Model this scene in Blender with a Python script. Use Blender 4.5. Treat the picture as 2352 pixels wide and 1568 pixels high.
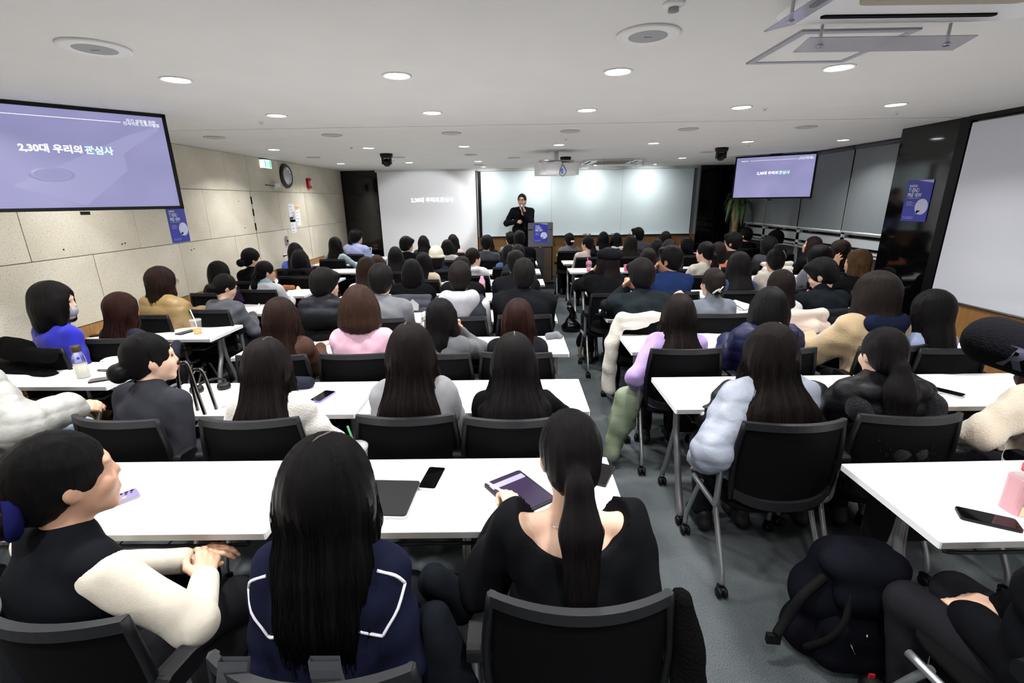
import bpy, math, random
import numpy as np
from mathutils import Vector, Matrix, Euler

sc = bpy.context.scene
COL = sc.collection
for _o in list(bpy.data.objects):
    bpy.data.objects.remove(_o, do_unlink=True)

# ------------------------------------------------------------------ camera
FPX, CX, CY, CAM_H = 1080.0, 1176.0, 784.0, 1.77
PITCH, YAW, ROLL = math.radians(16.74), math.radians(0.564), math.radians(0.9)
_fw = Vector((-math.sin(YAW) * math.cos(PITCH), math.cos(YAW) * math.cos(PITCH), -math.sin(PITCH)))
_rt = Vector((math.cos(YAW), math.sin(YAW), 0.0))
_up = _rt.cross(_fw)
CR = _rt * math.cos(ROLL) - _up * math.sin(ROLL)
CU = _up * math.cos(ROLL) + _rt * math.sin(ROLL)
CW = _fw
cam_d = bpy.data.cameras.new('camera')
cam_d.sensor_width = 36.0
cam_d.lens = FPX / 2352.0 * 36.0
cam_d.clip_start = 0.02
cam_o = bpy.data.objects.new('camera', cam_d)
COL.objects.link(cam_o)
_m = Matrix((CR, CU, -CW)).transposed().to_4x4()
_m.translation = Vector((0, 0, CAM_H))
cam_o.matrix_world = _m
sc.camera = cam_o

# ------------------------------------------------------------------ world, exposure
w = bpy.data.worlds.new('world')
sc.world = w
w.use_nodes = True
w.node_tree.nodes['Background'].inputs[0].default_value = (0.75, 0.8, 0.9, 1)
w.node_tree.nodes['Background'].inputs[1].default_value = 0.02
sc.view_settings.view_transform = 'Standard'
sc.view_settings.look = 'None'
sc.view_settings.gamma = 1.0
sc.view_settings.use_curve_mapping = False
sc.view_settings.exposure = EXPOSURE = 0.0
cy_ = sc.cycles
cy_.max_bounces = 5; cy_.diffuse_bounces = 3; cy_.glossy_bounces = 2; cy_.transmission_bounces = 3; cy_.transparent_max_bounces = 6
cy_.caustics_reflective = False; cy_.caustics_refractive = False
cy_.use_adaptive_sampling = True; cy_.adaptive_threshold = 0.04
LAMP_W = 16.0        # one ceiling downlight
WASH_W = 6.0         # one small wall-washer
ROOM_H = 2.395
XL, XR, YF, YB = -3.6, 4.55, 10.35, -2.2

# ------------------------------------------------------------------ helpers
def ray(x, y):
    return CR * ((x - CX) / FPX) - CU * ((y - CY) / FPX) + CW
def at_z(x, y, z):
    d = ray(x, y); t = (z - CAM_H) / d.z
    return Vector((0, 0, CAM_H)) + d * t
def at_y(x, y, Y):
    d = ray(x, y); return Vector((0, 0, CAM_H)) + d * (Y / d.y)
def at_x(x, y, X):
    d = ray(x, y); return Vector((0, 0, CAM_H)) + d * (X / d.x)
def at_d(x, y, depth):
    return Vector((0, 0, CAM_H)) + ray(x, y) * depth

def lin(c):
    if isinstance(c, str):
        c = tuple(int(c[i:i + 2], 16) / 255 for i in (0, 2, 4))
    return tuple((v / 12.92 if v <= 0.04045 else ((v + 0.055) / 1.055) ** 2.4) for v in c)

MATS = {}
def mat(name, color, rough=0.6, metal=0.0, spec=0.5, noise=None, bump=None, emit=None, alpha=None, trans=None, coat=0.0, sheen=0.0):
    """noise=(scale, amount, detail)  bump=(scale, strength, dist)"""
    if name in MATS:
        return MATS[name]
    m = bpy.data.materials.new(name); m.use_nodes = True
    nt = m.node_tree; b = nt.nodes['Principled BSDF']
    c = lin(color)
    b.inputs['Base Color'].default_value = (*c, 1)
    b.inputs['Roughness'].default_value = rough
    b.inputs['Metallic'].default_value = metal
    b.inputs['Specular IOR Level'].default_value = spec
    if coat: b.inputs['Coat Weight'].default_value = coat
    if sheen:
        b.inputs['Sheen Weight'].default_value = sheen
        b.inputs['Sheen Roughness'].default_value = 0.5
    if trans is not None: b.inputs['Transmission Weight'].default_value = trans
    if alpha is not None: b.inputs['Alpha'].default_value = alpha
    if emit:
        b.inputs['Emission Color'].default_value = (*lin(emit[0]), 1)
        b.inputs['Emission Strength'].default_value = emit[1]
    if noise or bump:
        tc = nt.nodes.new('ShaderNodeTexCoord')
    if noise:
        n = nt.nodes.new('ShaderNodeTexNoise'); n.inputs['Scale'].default_value = noise[0]
        n.inputs['Detail'].default_value = noise[2] if len(noise) > 2 else 4
        nt.links.new(tc.outputs['Object'], n.inputs['Vector'])
        r = nt.nodes.new('ShaderNodeValToRGB')
        a = noise[1]
        r.color_ramp.elements[0].position = 0.3; r.color_ramp.elements[1].position = 0.7
        r.color_ramp.elements[0].color = (*[max(0, v * (1 - a)) for v in c], 1)
        r.color_ramp.elements[1].color = (*[min(1, v * (1 + a)) for v in c], 1)
        nt.links.new(n.outputs['Fac'], r.inputs['Fac'])
        nt.links.new(r.outputs['Color'], b.inputs['Base Color'])
    if bump:
        n2 = nt.nodes.new('ShaderNodeTexNoise'); n2.inputs['Scale'].default_value = bump[0]; n2.inputs['Detail'].default_value = 3
        nt.links.new(tc.outputs['Object'], n2.inputs['Vector'])
        bp = nt.nodes.new('ShaderNodeBump'); bp.inputs['Strength'].default_value = bump[1]
        bp.inputs['Distance'].default_value = bump[2] if len(bump) > 2 else 0.01
        nt.links.new(n2.outputs['Fac'], bp.inputs['Height'])
        nt.links.new(bp.outputs['Normal'], b.inputs['Normal'])
    MATS[name] = m
    return m

class MB:
    """collects simple solids and links them as one mesh object"""
    def __init__(s): s.v = []; s.f = []; s.sm = []
    def add(s, v, f, smooth=False, M=None):
        o = len(s.v)
        if M is not None: v = [M @ Vector(p) for p in v]
        s.v += [tuple(p) for p in v]
        s.f += [tuple(i + o for i in q) for q in f]
        s.sm += [smooth] * len(f); return s
    def box(s, c, d, rz=0.0, M=None):
        x, y, z = (k / 2 for k in d)
        v = [(-x, -y, -z), (x, -y, -z), (x, y, -z), (-x, y, -z), (-x, -y, z), (x, -y, z), (x, y, z), (-x, y, z)]
        R = Matrix.Translation(c) @ Matrix.Rotation(rz, 4, 'Z')
        if M is not None: R = M @ R
        return s.add(v, [(0, 3, 2, 1), (4, 5, 6, 7), (0, 1, 5, 4), (1, 2, 6, 5), (2, 3, 7, 6), (3, 0, 4, 7)], False, R)
    def rbox(s, c, d, r, rz=0.0, M=None, seg=4, flat='Z'):
        """box with rounded vertical corners (rounded in the plane normal to flat)"""
        x, y, z = (k / 2 for k in d)
        ring = []
        if flat == 'Z': a, b_, h = x, y, z
        elif flat == 'Y': a, b_, h = x, z, y
        else: a, b_, h = y, z, x
        r = min(r, a * .99, b_ * .99)
        for qx, qy, st in ((1, 1, 0), (-1, 1, 90), (-1, -1, 180), (1, -1, 270)):
            for i in range(seg + 1):
                t = math.radians(st + 90 * i / seg)
                ring.append((qx * (a - r) + r * math.cos(t), qy * (b_ - r) + r * math.sin(t)))
        n = len(ring)
        def P(p, k):
            if flat == 'Z': return (p[0], p[1], k * h)
            if flat == 'Y': return (p[0], k * h, p[1])
            return (k * h, p[0], p[1])
        v = [P(p, -1) for p in ring] + [P(p, 1) for p in ring]
        f = [(i, (i + 1) % n, (i + 1) % n + n, i + n) for i in range(n)]
        f += [tuple(range(n - 1, -1, -1)), tuple(range(n, 2 * n))]
        if flat == 'Y': f = [q[::-1] for q in f]
        R = Matrix.Translation(c) @ Matrix.Rotation(rz, 4, 'Z')
        if M is not None: R = M @ R
        return s.add(v, f, False, R)
    def tube(s, pts, r, n=8, M=None, caps=True):
        pts = [Vector(p) for p in pts]
        rs = r if isinstance(r, (list, tuple)) else [r] * len(pts)
        v = []; prev = None
        for i, p in enumerate(pts):
            a = pts[max(i - 1, 0)]; b = pts[min(i + 1, len(pts) - 1)]
            t = (b - a).normalized()
            if prev is None:
                u = t.orthogonal().normalized()
            else:
                u = (prev - t * prev.dot(t))
                u = u.normalized() if u.length > 1e-6 else t.orthogonal().normalized()
            prev = u; w_ = t.cross(u)
            for k in range(n):
                q = 2 * math.pi * k / n
                v.append(p + (u * math.cos(q) + w_ * math.sin(q)) * rs[i])
        f = []
        for i in range(len(pts) - 1):
            for k in range(n):
                f.append((i * n + k, i * n + (k + 1) % n, (i + 1) * n + (k + 1) % n, (i + 1) * n + k))
        s.add(v, f, True, M)
        if caps:
            o = len(s.v) - len(v)
            s.f += [tuple(o + k for k in range(n - 1, -1, -1)), tuple(o + len(v) - n + k for k in range(n))]
            s.sm += [False, False]
        return s
    def lathe(s, prof, n=20, c=(0, 0, 0), M=None, smooth=True):
        v = []
        for (r, z) in prof:
            for k in range(n):
                a = 2 * math.pi * k / n
                v.append((r * math.cos(a), r * math.sin(a), z))
        f = []
        for i in range(len(prof) - 1):
            for k in range(n):
                f.append((i * n + k, i * n + (k + 1) % n, (i + 1) * n + (k + 1) % n, (i + 1) * n + k))
        T = Matrix.Translation(c)
        if M is not None: T = M @ T
        s.add(v, f, smooth, T)
        o = len(s.v) - len(v)
        if prof[0][0] > 1e-6: s.f.append(tuple(o + k for k in range(n - 1, -1, -1))); s.sm.append(False)
        if prof[-1][0] > 1e-6: s.f.append(tuple(o + len(v) - n + k for k in range(n))); s.sm.append(False)
        return s
    def prism(s, poly, h, M=None, smooth=False):
        """2-D polygon (x,y) extruded z 0..h"""
        n = len(poly)
        v = [(p[0], p[1], 0) for p in poly] + [(p[0], p[1], h) for p in poly]
        f = [(i, (i + 1) % n, (i + 1) % n + n, i + n) for i in range(n)] + [tuple(range(n - 1, -1, -1)), tuple(range(n, 2 * n))]
        return s.add(v, f, smooth, M)
    def mesh(s, name):
        me = bpy.data.meshes.new(name)
        me.from_pydata(s.v, [], s.f)
        me.polygons.foreach_set('use_smooth', s.sm)
        me.update()
        return me
    def build(s, name, m=None, parent=None, loc=None, rot=None):
        me = s.mesh(name)
        if m is not None: me.materials.append(m)
        return link(name, me, parent, loc, rot)

def link(name, me, parent=None, loc=None, rot=None):
    o = bpy.data.objects.new(name, me); COL.objects.link(o)
    if parent is not None: o.parent = parent
    if loc is not None: o.location = loc
    if rot is not None: o.rotation_euler = rot
    return o
def tag(o, label=None, cat=None, group=None, kind=None):
    if label: o['label'] = label
    if cat: o['category'] = cat
    if group: o['group'] = group
    if kind: o['kind'] = kind
    return o
def empty(name, loc=(0, 0, 0), rz=0.0, label=None, cat=None, group=None, kind=None):
    o = bpy.data.objects.new(name, None); COL.objects.link(o)
    o.location = loc; o.rotation_euler = (0, 0, rz); o.empty_display_size = 0.1
    return tag(o, label, cat, group, kind)
def copy_tree(o, parent=None, loc=None, rz=None):
    c = o.copy(); COL.objects.link(c)
    if parent is not None: c.parent = parent
    if loc is not None: c.location = loc
    if rz is not None: c.rotation_euler = (0, 0, rz)
    for ch in list(o.children): copy_tree(ch, c)
    return c
def text_mesh(body, size, bold=0.0, extrude=0.0, align='LEFT', sx=1.0, spacing=1.0):
    cu = bpy.data.curves.new('txt', 'FONT'); cu.body = body; cu.size = size
    cu.align_x = align; cu.offset = bold; cu.extrude = extrude; cu.space_line = spacing
    cu.resolution_u = 3
    t = bpy.data.objects.new('txt', cu); COL.objects.link(t)
    dg = bpy.context.evaluated_depsgraph_get(); dg.update()
    me = bpy.data.meshes.new_from_object(t.evaluated_get(dg))
    bpy.data.objects.remove(t); bpy.data.curves.remove(cu)
    if sx != 1.0:
        for v in me.vertices: v.co.x *= sx
    return me
def text_obj(name, body, size, m, parent, loc, rot=(math.pi / 2, 0, 0), **k):
    me = text_mesh(body, size, **k); me.materials.append(m)
    return link(name, me, parent, loc, rot)
def cr(pts, n=6):
    """Catmull-Rom through pts"""
    P = [Vector(p) for p in pts]; out = []
    for i in range(len(P) - 1):
        p0 = P[max(i - 1, 0)]; p1 = P[i]; p2 = P[i + 1]; p3 = P[min(i + 2, len(P) - 1)]
        for k in range(n):
            t = k / n
            out.append(0.5 * ((2 * p1) + (p2 - p0) * t + (2 * p0 - 5 * p1 + 4 * p2 - p3) * t * t + (3 * p1 - p0 - 3 * p2 + p3) * t ** 3))
    out.append(P[-1]); return out
rnd = random.Random(7)
# ------------------------------------------------------------------ materials of the room
M_ceil = mat('ceiling_paint', 'd6d6d3', 0.85, noise=(3, .02))
M_black_gloss = mat('black_glass_panel', '08080a', 0.06, spec=0.5)
M_black = mat('black_plastic', '0b0b0d', 0.45, spec=.25)
M_black_soft = mat('black_soft', '0f0f11', 0.8, spec=.1)
M_white_paint = mat('white_metal', 'd8dadb', 0.4)
M_board = mat('whiteboard_glass', 'e4f4f9', 0.65, spec=0.15)
M_board_white = mat('whiteboard_enamel', 'dde0ea', 0.12, spec=0.5)
M_screen_white = mat('projection_fabric', 'f2f3f5', 0.75)
M_silver = mat('silver_metal', 'b4b6ba', 0.32, metal=0.85)
M_chrome = mat('chrome', 'd0d2d6', 0.15, metal=1.0)
M_grey_pl = mat('grey_plastic', '3e4044', 0.5)
M_paper = mat('white_paper', 'ececee', 0.9)
M_white_gloss = mat('white_plastic', 'e9eaec', 0.3)

def stone_mat():
    m = bpy.data.materials.new('travertine_panel'); m.use_nodes = True; nt = m.node_tree; b = nt.nodes['Principled BSDF']
    b.inputs['Roughness'].default_value = 0.85
    tc = nt.nodes.new('ShaderNodeTexCoord')
    oi = nt.nodes.new('ShaderNodeObjectInfo')
    n1 = nt.nodes.new('ShaderNodeTexNoise'); n1.inputs['Scale'].default_value = 2.2; n1.inputs['Detail'].default_value = 5
    n2 = nt.nodes.new('ShaderNodeTexNoise'); n2.inputs['Scale'].default_value = 95; n2.inputs['Detail'].default_value = 4; n2.inputs['Distortion'].default_value = 0.1
    for n in (n1, n2): nt.links.new(tc.outputs['Object'], n.inputs['Vector'])
    r1 = nt.nodes.new('ShaderNodeValToRGB'); e = r1.color_ramp.elements
    e[0].position = .3; e[0].color = (*lin('cbc4b0'), 1); e[1].position = .72; e[1].color = (*lin('ded8c8'), 1)
    nt.links.new(n1.outputs['Fac'], r1.inputs['Fac'])
    r2 = nt.nodes.new('ShaderNodeValToRGB'); e = r2.color_ramp.elements
    e[0].position = .33; e[0].color = (.62, .58, .5, 1); e[1].position = .45; e[1].color = (1, 1, 1, 1)
    nt.links.new(n2.outputs['Fac'], r2.inputs['Fac'])
    mx = nt.nodes.new('ShaderNodeMixRGB'); mx.blend_type = 'MULTIPLY'; mx.inputs[0].default_value = .75
    nt.links.new(r1.outputs['Color'], mx.inputs[1]); nt.links.new(r2.outputs['Color'], mx.inputs[2])
    hs = nt.nodes.new('ShaderNodeHueSaturation')
    mr = nt.nodes.new('ShaderNodeMapRange'); mr.inputs['To Min'].default_value = .95; mr.inputs['To Max'].default_value = 1.05
    nt.links.new(oi.outputs['Random'], mr.inputs['Value']); nt.links.new(mr.outputs['Result'], hs.inputs['Value'])
    nt.links.new(mx.outputs['Color'], hs.inputs['Color']); nt.links.new(hs.outputs['Color'], b.inputs['Base Color'])
    bp = nt.nodes.new('ShaderNodeBump'); bp.inputs['Strength'].default_value = .5; bp.inputs['Distance'].default_value = .004
    nt.links.new(n2.outputs['Fac'], bp.inputs['Height']); nt.links.new(bp.outputs['Normal'], b.inputs['Normal'])
    return m
M_stone = stone_mat()
M_joint = mat('stone_joint', '8d8678', 0.95)

def wood_mat(name, c1, c2, axis_scale):
    m = bpy.data.materials.new(name); m.use_nodes = True; nt = m.node_tree; b = nt.nodes['Principled BSDF']
    b.inputs['Roughness'].default_value = .45
    tc = nt.nodes.new('ShaderNodeTexCoord'); mp = nt.nodes.new('ShaderNodeMapping'); mp.inputs['Scale'].default_value = axis_scale
    n = nt.nodes.new('ShaderNodeTexNoise'); n.inputs['Scale'].default_value = 3.0; n.inputs['Detail'].default_value = 6; n.inputs['Distortion'].default_value = 1.2
    nt.links.new(tc.outputs['Object'], mp.inputs['Vector']); nt.links.new(mp.outputs['Vector'], n.inputs['Vector'])
    r = nt.nodes.new('ShaderNodeValToRGB'); e = r.color_ramp.elements
    e[0].position = .3; e[0].color = (*lin(c1), 1); e[1].position = .7; e[1].color = (*lin(c2), 1)
    nt.links.new(n.outputs['Fac'], r.inputs['Fac']); nt.links.new(r.outputs['Color'], b.inputs['Base Color'])
    return m
M_wood = wood_mat('oak_wainscot', '8f673a', 'a97c48', (9, 9, .8))

def carpet_mat():
    m = bpy.data.materials.new('carpet'); m.use_nodes = True; nt = m.node_tree; b = nt.nodes['Principled BSDF']
    b.inputs['Roughness'].default_value = .95; b.inputs['Specular IOR Level'].default_value = .1
    tc = nt.nodes.new('ShaderNodeTexCoord')
    n1 = nt.nodes.new('ShaderNodeTexNoise'); n1.inputs['Scale'].default_value = 260; n1.inputs['Detail'].default_value = 2
    n2 = nt.nodes.new('ShaderNodeTexNoise'); n2.inputs['Scale'].default_value = 2.4; n2.inputs['Detail'].default_value = 5
    for n in (n1, n2): nt.links.new(tc.outputs['Object'], n.inputs['Vector'])
    r1 = nt.nodes.new('ShaderNodeValToRGB'); e = r1.color_ramp.elements
    e[0].position = .35; e[0].color = (*lin('474c4f'), 1); e[1].position = .68; e[1].color = (*lin('6d7376'), 1)
    nt.links.new(n1.outputs['Fac'], r1.inputs['Fac'])
    r2 = nt.nodes.new('ShaderNodeValToRGB'); e = r2.color_ramp.elements
    e[0].position = .32; e[0].color = (.68, .69, .7, 1); e[1].position = .62; e[1].color = (1, 1, 1, 1)
    nt.links.new(n2.outputs['Fac'], r2.inputs['Fac'])
    mx = nt.nodes.new('ShaderNodeMixRGB'); mx.blend_type = 'MULTIPLY'; mx.inputs[0].default_value = 1
    nt.links.new(r1.outputs['Color'], mx.inputs[1]); nt.links.new(r2.outputs['Color'], mx.inputs[2])
    nt.links.new(mx.outputs['Color'], b.inputs['Base Color'])
    bp = nt.nodes.new('ShaderNodeBump'); bp.inputs['Strength'].default_value = .5; bp.inputs['Distance'].default_value = .004
    nt.links.new(n1.outputs['Fac'], bp.inputs['Height']); nt.links.new(bp.outputs['Normal'], b.inputs['Normal'])
    return m
M_carpet = carpet_mat()

# ------------------------------------------------------------------ shell
def struct(name, mb, m, parent=None):
    o = mb.build(name, m, parent)
    if parent is None: o['kind'] = 'structure'
    return o
def span(x0, x1, y0, y1, z0, z1):
    return MB().box(((x0 + x1) / 2, (y0 + y1) / 2, (z0 + z1) / 2), (x1 - x0, y1 - y0, z1 - z0))

struct('floor', span(XL - .2, XR + .2, YB, YF + .1, -.1, 0), M_carpet)
ceil = empty('ceiling', (0, 0, ROOM_H), kind='structure')
JY = 4.455
for y0, y1 in ((YB, JY - .009), (JY + .009, YF + .1)):
    o = MB().box((.45, (y0 + y1) / 2, .04), (8.6, y1 - y0, .08)).build('ceiling_panel', M_ceil, ceil)
MB().box((.45, JY, .06), (8.6, .05, .02)).build('joint_shadow_strip', M_black_soft, ceil)

# left wall: stone slabs over an oak dado
ZB = (.82, 1.38, 1.94, ROOM_H)
wl = struct('wall_left', span(XL - .2, XL - .012, YB, YF + .1, 0, ROOM_H), M_joint)
def wy(x, y): return at_x(x, y, XL).y
rows_j = [
    [YB, -.6, 1.1, 2.45, wy(213, 584), wy(411, 562), wy(539, 543), wy(660, 525), 8.55, YF],
    [YB, -.2, 1.5, wy(48, 500) - .02, wy(314, 528), wy(464, 438), wy(580, 470), wy(640, 470), wy(705, 470), YF],
    [YB, .4, 2.2, 4.0, wy(405, 390), wy(516, 390), wy(570, 400), wy(642, 400), wy(688, 420), YF]]
for (z0, z1), js in zip(zip(ZB[:-1], ZB[1:]), rows_j):
    js = sorted(js)
    for a, b_ in zip(js[:-1], js[1:]):
        if b_ - a < .05: continue
        g = .003
        me = MB().rbox((0, 0, 0), (.02, b_ - a - 2 * g, z1 - z0 - 2 * g), .004, flat='X', seg=1).mesh('stone_panel')
        me.materials.append(M_stone)
        link('stone_panel', me, wl, (XL - .008 + rnd.uniform(-.001, .001), (a + b_) / 2, (z0 + z1) / 2))
bl = struct('baseboard_left', span(XL - .012, XL + .012, YB, YF, 0, .815), M_wood)
# small bolt holes in the stone
for (x, y) in ((146, 573), (280, 560), (287, 558), (440, 574), (446, 571), (563, 523), (548, 462)):
    p = at_x(x, y, XL + .003)
    MB().lathe([(.006, 0), (.006, .003), (0, .003)], 8, M=Matrix.Translation(p) @ Matrix.Rotation(math.pi / 2, 4, 'Y')).build('bolt_hole', M_black_soft, wl)

# door let into the stone wall
dy0, dy1 = wy(578, 470), wy(703, 480)
door = empty('door_1', (XL, (dy0 + dy1) / 2, 0), kind='structure')
for zc in (1.82, 1.66, 1.47):
    MB().box((.006, dy0 - (dy0 + dy1) / 2, zc), (.012, .018, .095)).build('hinge_slot', M_black_soft, door)
for yy in (dy0, dy1):
    MB().box((.0035, yy - (dy0 + dy1) / 2, 1.4), (.003, .006, 1.1)).build('door_gap', M_joint, door)
p = at_x(657, 553, XL); q = p - Vector((XL, (dy0 + dy1) / 2, 0))
MB().rbox((.012, q.y, q.z), (.02, .07, .15), .03, flat='X').build('lock_plate', M_silver, door)
MB().lathe([(.014, 0), (.014, .012), (0, .014)], 12, M=Matrix.Translation((.022, q.y, q.z)) @ Matrix.Rotation(math.pi / 2, 4, 'Y')).build('lock_dial', M_black, door)
p = at_x(652, 586, XL); q = p - Vector((XL, (dy0 + dy1) / 2, 0))
hd = MB().lathe([(.024, 0), (.024, .01), (.01, .012), (.01, .04)], 14, M=Matrix.Translation((0, q.y, q.z)) @ Matrix.Rotation(math.pi / 2, 4, 'Y')).build('door_handle', M_chrome, door)
MB().tube([(.045, q.y, q.z), (.05, q.y - .05, q.z), (.048, q.y - .11, q.z - .006)], .009, 8).build('lever', M_black, hd)

# front wall
FW = [at_y(x, 470, YF) for x in (752, 870, 1096, 1106, 1590, 1601)]
XA, XB_, XC, XD, XE, XG = (v.x for v in FW)
wf = struct('wall_front', span(XL - .2, XR + .2, YF, YF + .15, 0, ROOM_H), mat('front_wall_paint', 'c9cacb', .8))
struct('trim_1', span(XL, XA + (at_y(870, 470, YF - .05).x - XA), YF - .05, YF, .17, ROOM_H), M_black_gloss)
XS0 = at_y(871, 470, YF - .08).x; XS1 = at_y(1096, 470, YF - .08).x
struct('baseboard_front', span(XL, XG, YF - .03, YF, .17, at_y(1300, 541, YF - .03).z), M_wood)
struct('trim_2', span(XG + .01, XR, YF - .06, YF, 0, ROOM_H), M_black_gloss)
# stage
struct('floor_stage', span(XL, 3.62, 9.62, YF, 0, .165), mat('stage_carpet', '34383a', .95, noise=(80, .3)))
struct('trim_3', span(XL, 3.62, 9.605, 9.62, .145, .168), M_silver)

# right wall with windows
struct('wall_right', span(XR, XR + .15, 5.0, YF, 0, 1.0), mat('right_wall_dark', '2b2b2e', .6))
struct('wall_right_head', span(XR + .10, XR + .2, 5.0, YF, 1.0, ROOM_H), mat('night_outside', '1b1c22', .2))
yb = [at_x(1712, 480, XR - .05).y, at_x(1757, 480, XR - .05).y, at_x(1838, 470, XR - .05).y, at_x(1950, 430, XR - .05).y, 5.0]
bz = 1.285
M_glass_dark = mat('night_window_glass', '0c0e14', .05)
M_alu = mat('white_aluminium', 'b9bdc1', .35, metal=.2)
for i in range(4):
    a, b_ = sorted((yb[i], yb[i + 1]))
    wn = empty('window_%d' % (i + 1), (XR, (a + b_) / 2, 0), kind='structure'); L = b_ - a
    MB().box((.06, 0, 1.5), (.01, L - .02, 1.7)).build('pane', M_glass_dark, wn)
    fr = MB()
    for z0, d in ((1.035, .03), (1.15, .11), (1.26, .02)): fr.box((.01, 0, z0), (.06, L, d))
    for s in (-1, 1): fr.box((.01, s * (L / 2 - .02), 1.5), (.06, .04, 1.78))
    fr.build('window_frame', M_alu, wn)
    MB().box((-.01, 0, .995), (.08, L, .02)).build('window_sill', M_alu, wn)
M_blind = mat('grey_blind_fabric', '6f7578', .8, noise=(1.3, .08, 2))
bl_names = ['narrow grey roller blind beside the potted plant in the corner', 'grey roller blind mostly hidden behind the small television',
            'grey roller blind at the right edge of the small television', 'wide grey roller blind next to the black pillar']
for i in range(4):
    a, b_ = sorted((yb[i], yb[i + 1]))
    e = empty('roller_blind', (XR - .05, (a + b_) / 2, 0), label=bl_names[i], cat='blind', group='roller blinds over the windows')
    L = b_ - a - .03
    v = []; n = 14; f = []
    for k in range(n + 1):
        yy = -L / 2 + L * k / n; off = .004 * math.sin(k * 1.7 + i)
        for z in (bz, 1.65, 2.0, ROOM_H - .04): v.append((off * (ROOM_H - z), yy, z))
    for k in range(n):
        for j in range(3): f.append((k * 4 + j, k * 4 + j + 1, k * 4 + 5 + j, k * 4 + 4 + j))
    MB().add(v, f, True).build('fabric', M_blind, e)
    MB().tube([(0, -L / 2, bz), (0, L / 2, bz)], .013, 8).build('bottom_bar', M_white_paint, e)
    MB().tube([(0, -L / 2, ROOM_H - .03), (0, L / 2, ROOM_H - .03)], .028, 10).build('roller', M_grey_pl, e)
    if i in (0, 1):
        MB().tube([(-.02, L / 2 - .02, ROOM_H - .05), (-.02, L / 2 - .02, .95)], .003, 5).build('pull_cord', M_white_paint, e)
# pillar and sliding boards along the right side
PX = 3.91
struct('pillar', span(PX, XR + .15, 4.50, 5.16, 0, ROOM_H), M_black_gloss)
struct('wall_right_near', span(PX + .05, XR + .15, YB, 4.50, 0, ROOM_H), mat('near_wall_paint', 'a8a8aa', .8))
struct('baseboard_right', span(PX + .0, PX + .05, YB, 4.50, 0, .83), M_wood)
struct('trim_4', span(PX - .01, PX + .05, 4.40, 4.50, 0, ROOM_H), M_black)
struct('trim_5', span(PX - .03, PX + .05, YB, 4.40, ROOM_H - .035, ROOM_H), M_black)
e = empty('sliding_whiteboard', (PX - .005, 2.3, 0), label='tall white sliding board on the right side wall', cat='whiteboard')
MB().rbox((0, .0, 1.59), (.02, 4.15, 1.50), .01, flat='X').build('board', M_board_white, e)
MB().box((-.004, 0, .845), (.03, 4.16, .012)).build('lower_rail', M_silver, e)
struct('wall_back', span(XL - .2, XR + .2, YB - .15, YB, 0, ROOM_H), mat('back_wall_paint', 'b5b3ae', .8))

# ------------------------------------------------------------------ front boards
e = empty('projection_screen', ((XS0 + XS1) / 2, YF - .10, 0), label='white pull-down projection screen beside the glass board', cat='screen')
Wd = XS1 - XS0
MB().box((0, 0, (ROOM_H - .04 + .42) / 2), (Wd, .006, ROOM_H - .04 - .42)).build('fabric', M_screen_white, e)
MB().tube([(-Wd / 2, 0, .42), (Wd / 2, 0, .42)], .015, 8).build('bottom_bar', M_white_paint, e)
MB().box((0, .02, ROOM_H - .02), (Wd + .04, .08, .04)).build('housing', M_white_paint, e)
for s in (-1, 1):
    MB().box((s * (Wd / 2 - .004), -.004, (ROOM_H - .04 + .42) / 2), (.02, .003, ROOM_H - .46)).build('black_border', M_black_soft, e)
M_proj = mat('projected_text_light', 'ffffff', .9, emit=('fff8f0', 1.0))
M_proj2 = mat('projected_text_mint', 'dffaf0', .9, emit=('d8fff2', .95))
pa = at_y(944, 464, YF - .107)
wtot = at_y(1042, 464, YF - .107).x - pa.x
t1 = text_mesh('2,30대 우리의 ', 1, bold=.018); t2 = text_mesh('관심사', 1, bold=.018)
def width(me): return max(v.co.x for v in me.vertices) - min(v.co.x for v in me.vertices)
w1, w2 = width(t1) + .22, width(t2)
s_ = wtot / (w1 + w2)
for me, m_, dx in ((t1, M_proj, 0), (t2, M_proj2, w1 * s_)):
    for v in me.vertices: v.co *= s_
    me.materials.append(m_)
    link('projected_title', me, e, (pa.x - e.location.x + dx, -.007, pa.z), (math.pi / 2, 0, 0))

XW0, XW1 = at_y(1106, 470, YF - .05).x, at_y(1588, 470, YF - .05).x
zb0, zb1 = at_y(1300, 540, YF - .05).z, ROOM_H - .055
e = empty('glass_board', ((XW0 + XW1) / 2, YF - .05, 0), label='wide pale blue glass writing board on the front wall', cat='whiteboard')
Wd = XW1 - XW0; n = 3
for k in range(n):
    L = Wd / n
    MB().box((-Wd / 2 + L * (k + .5), 0, (zb0 + zb1) / 2), (L - .004, .012, zb1 - zb0)).build('glass_panel', M_board, e)
MB().box((-Wd / 2 - .03, -.005, (zb0 + zb1) / 2), (.05, .03, zb1 - zb0 + .05)).build('black_edge', M_black, e)
MB().box((Wd / 2 + .035, -.005, (zb0 + zb1) / 2), (.05, .03, zb1 - zb0 + .05)).build('side_frame', mat('grey_alu', '70747a', .4, metal=.4), e)
MB().box((0, -.01, zb0 - .012), (Wd, .05, .02)).build('lower_frame', M_black, e)
MB().box((0, -.04, zb0 + .002), (Wd, .06, .006)).build('pen_tray', M_white_paint, e)
struct('trim_6', span(XW0 - .06, XW1 + .06, YF - .09, YF, ROOM_H - .05, ROOM_H), M_ceil)
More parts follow.
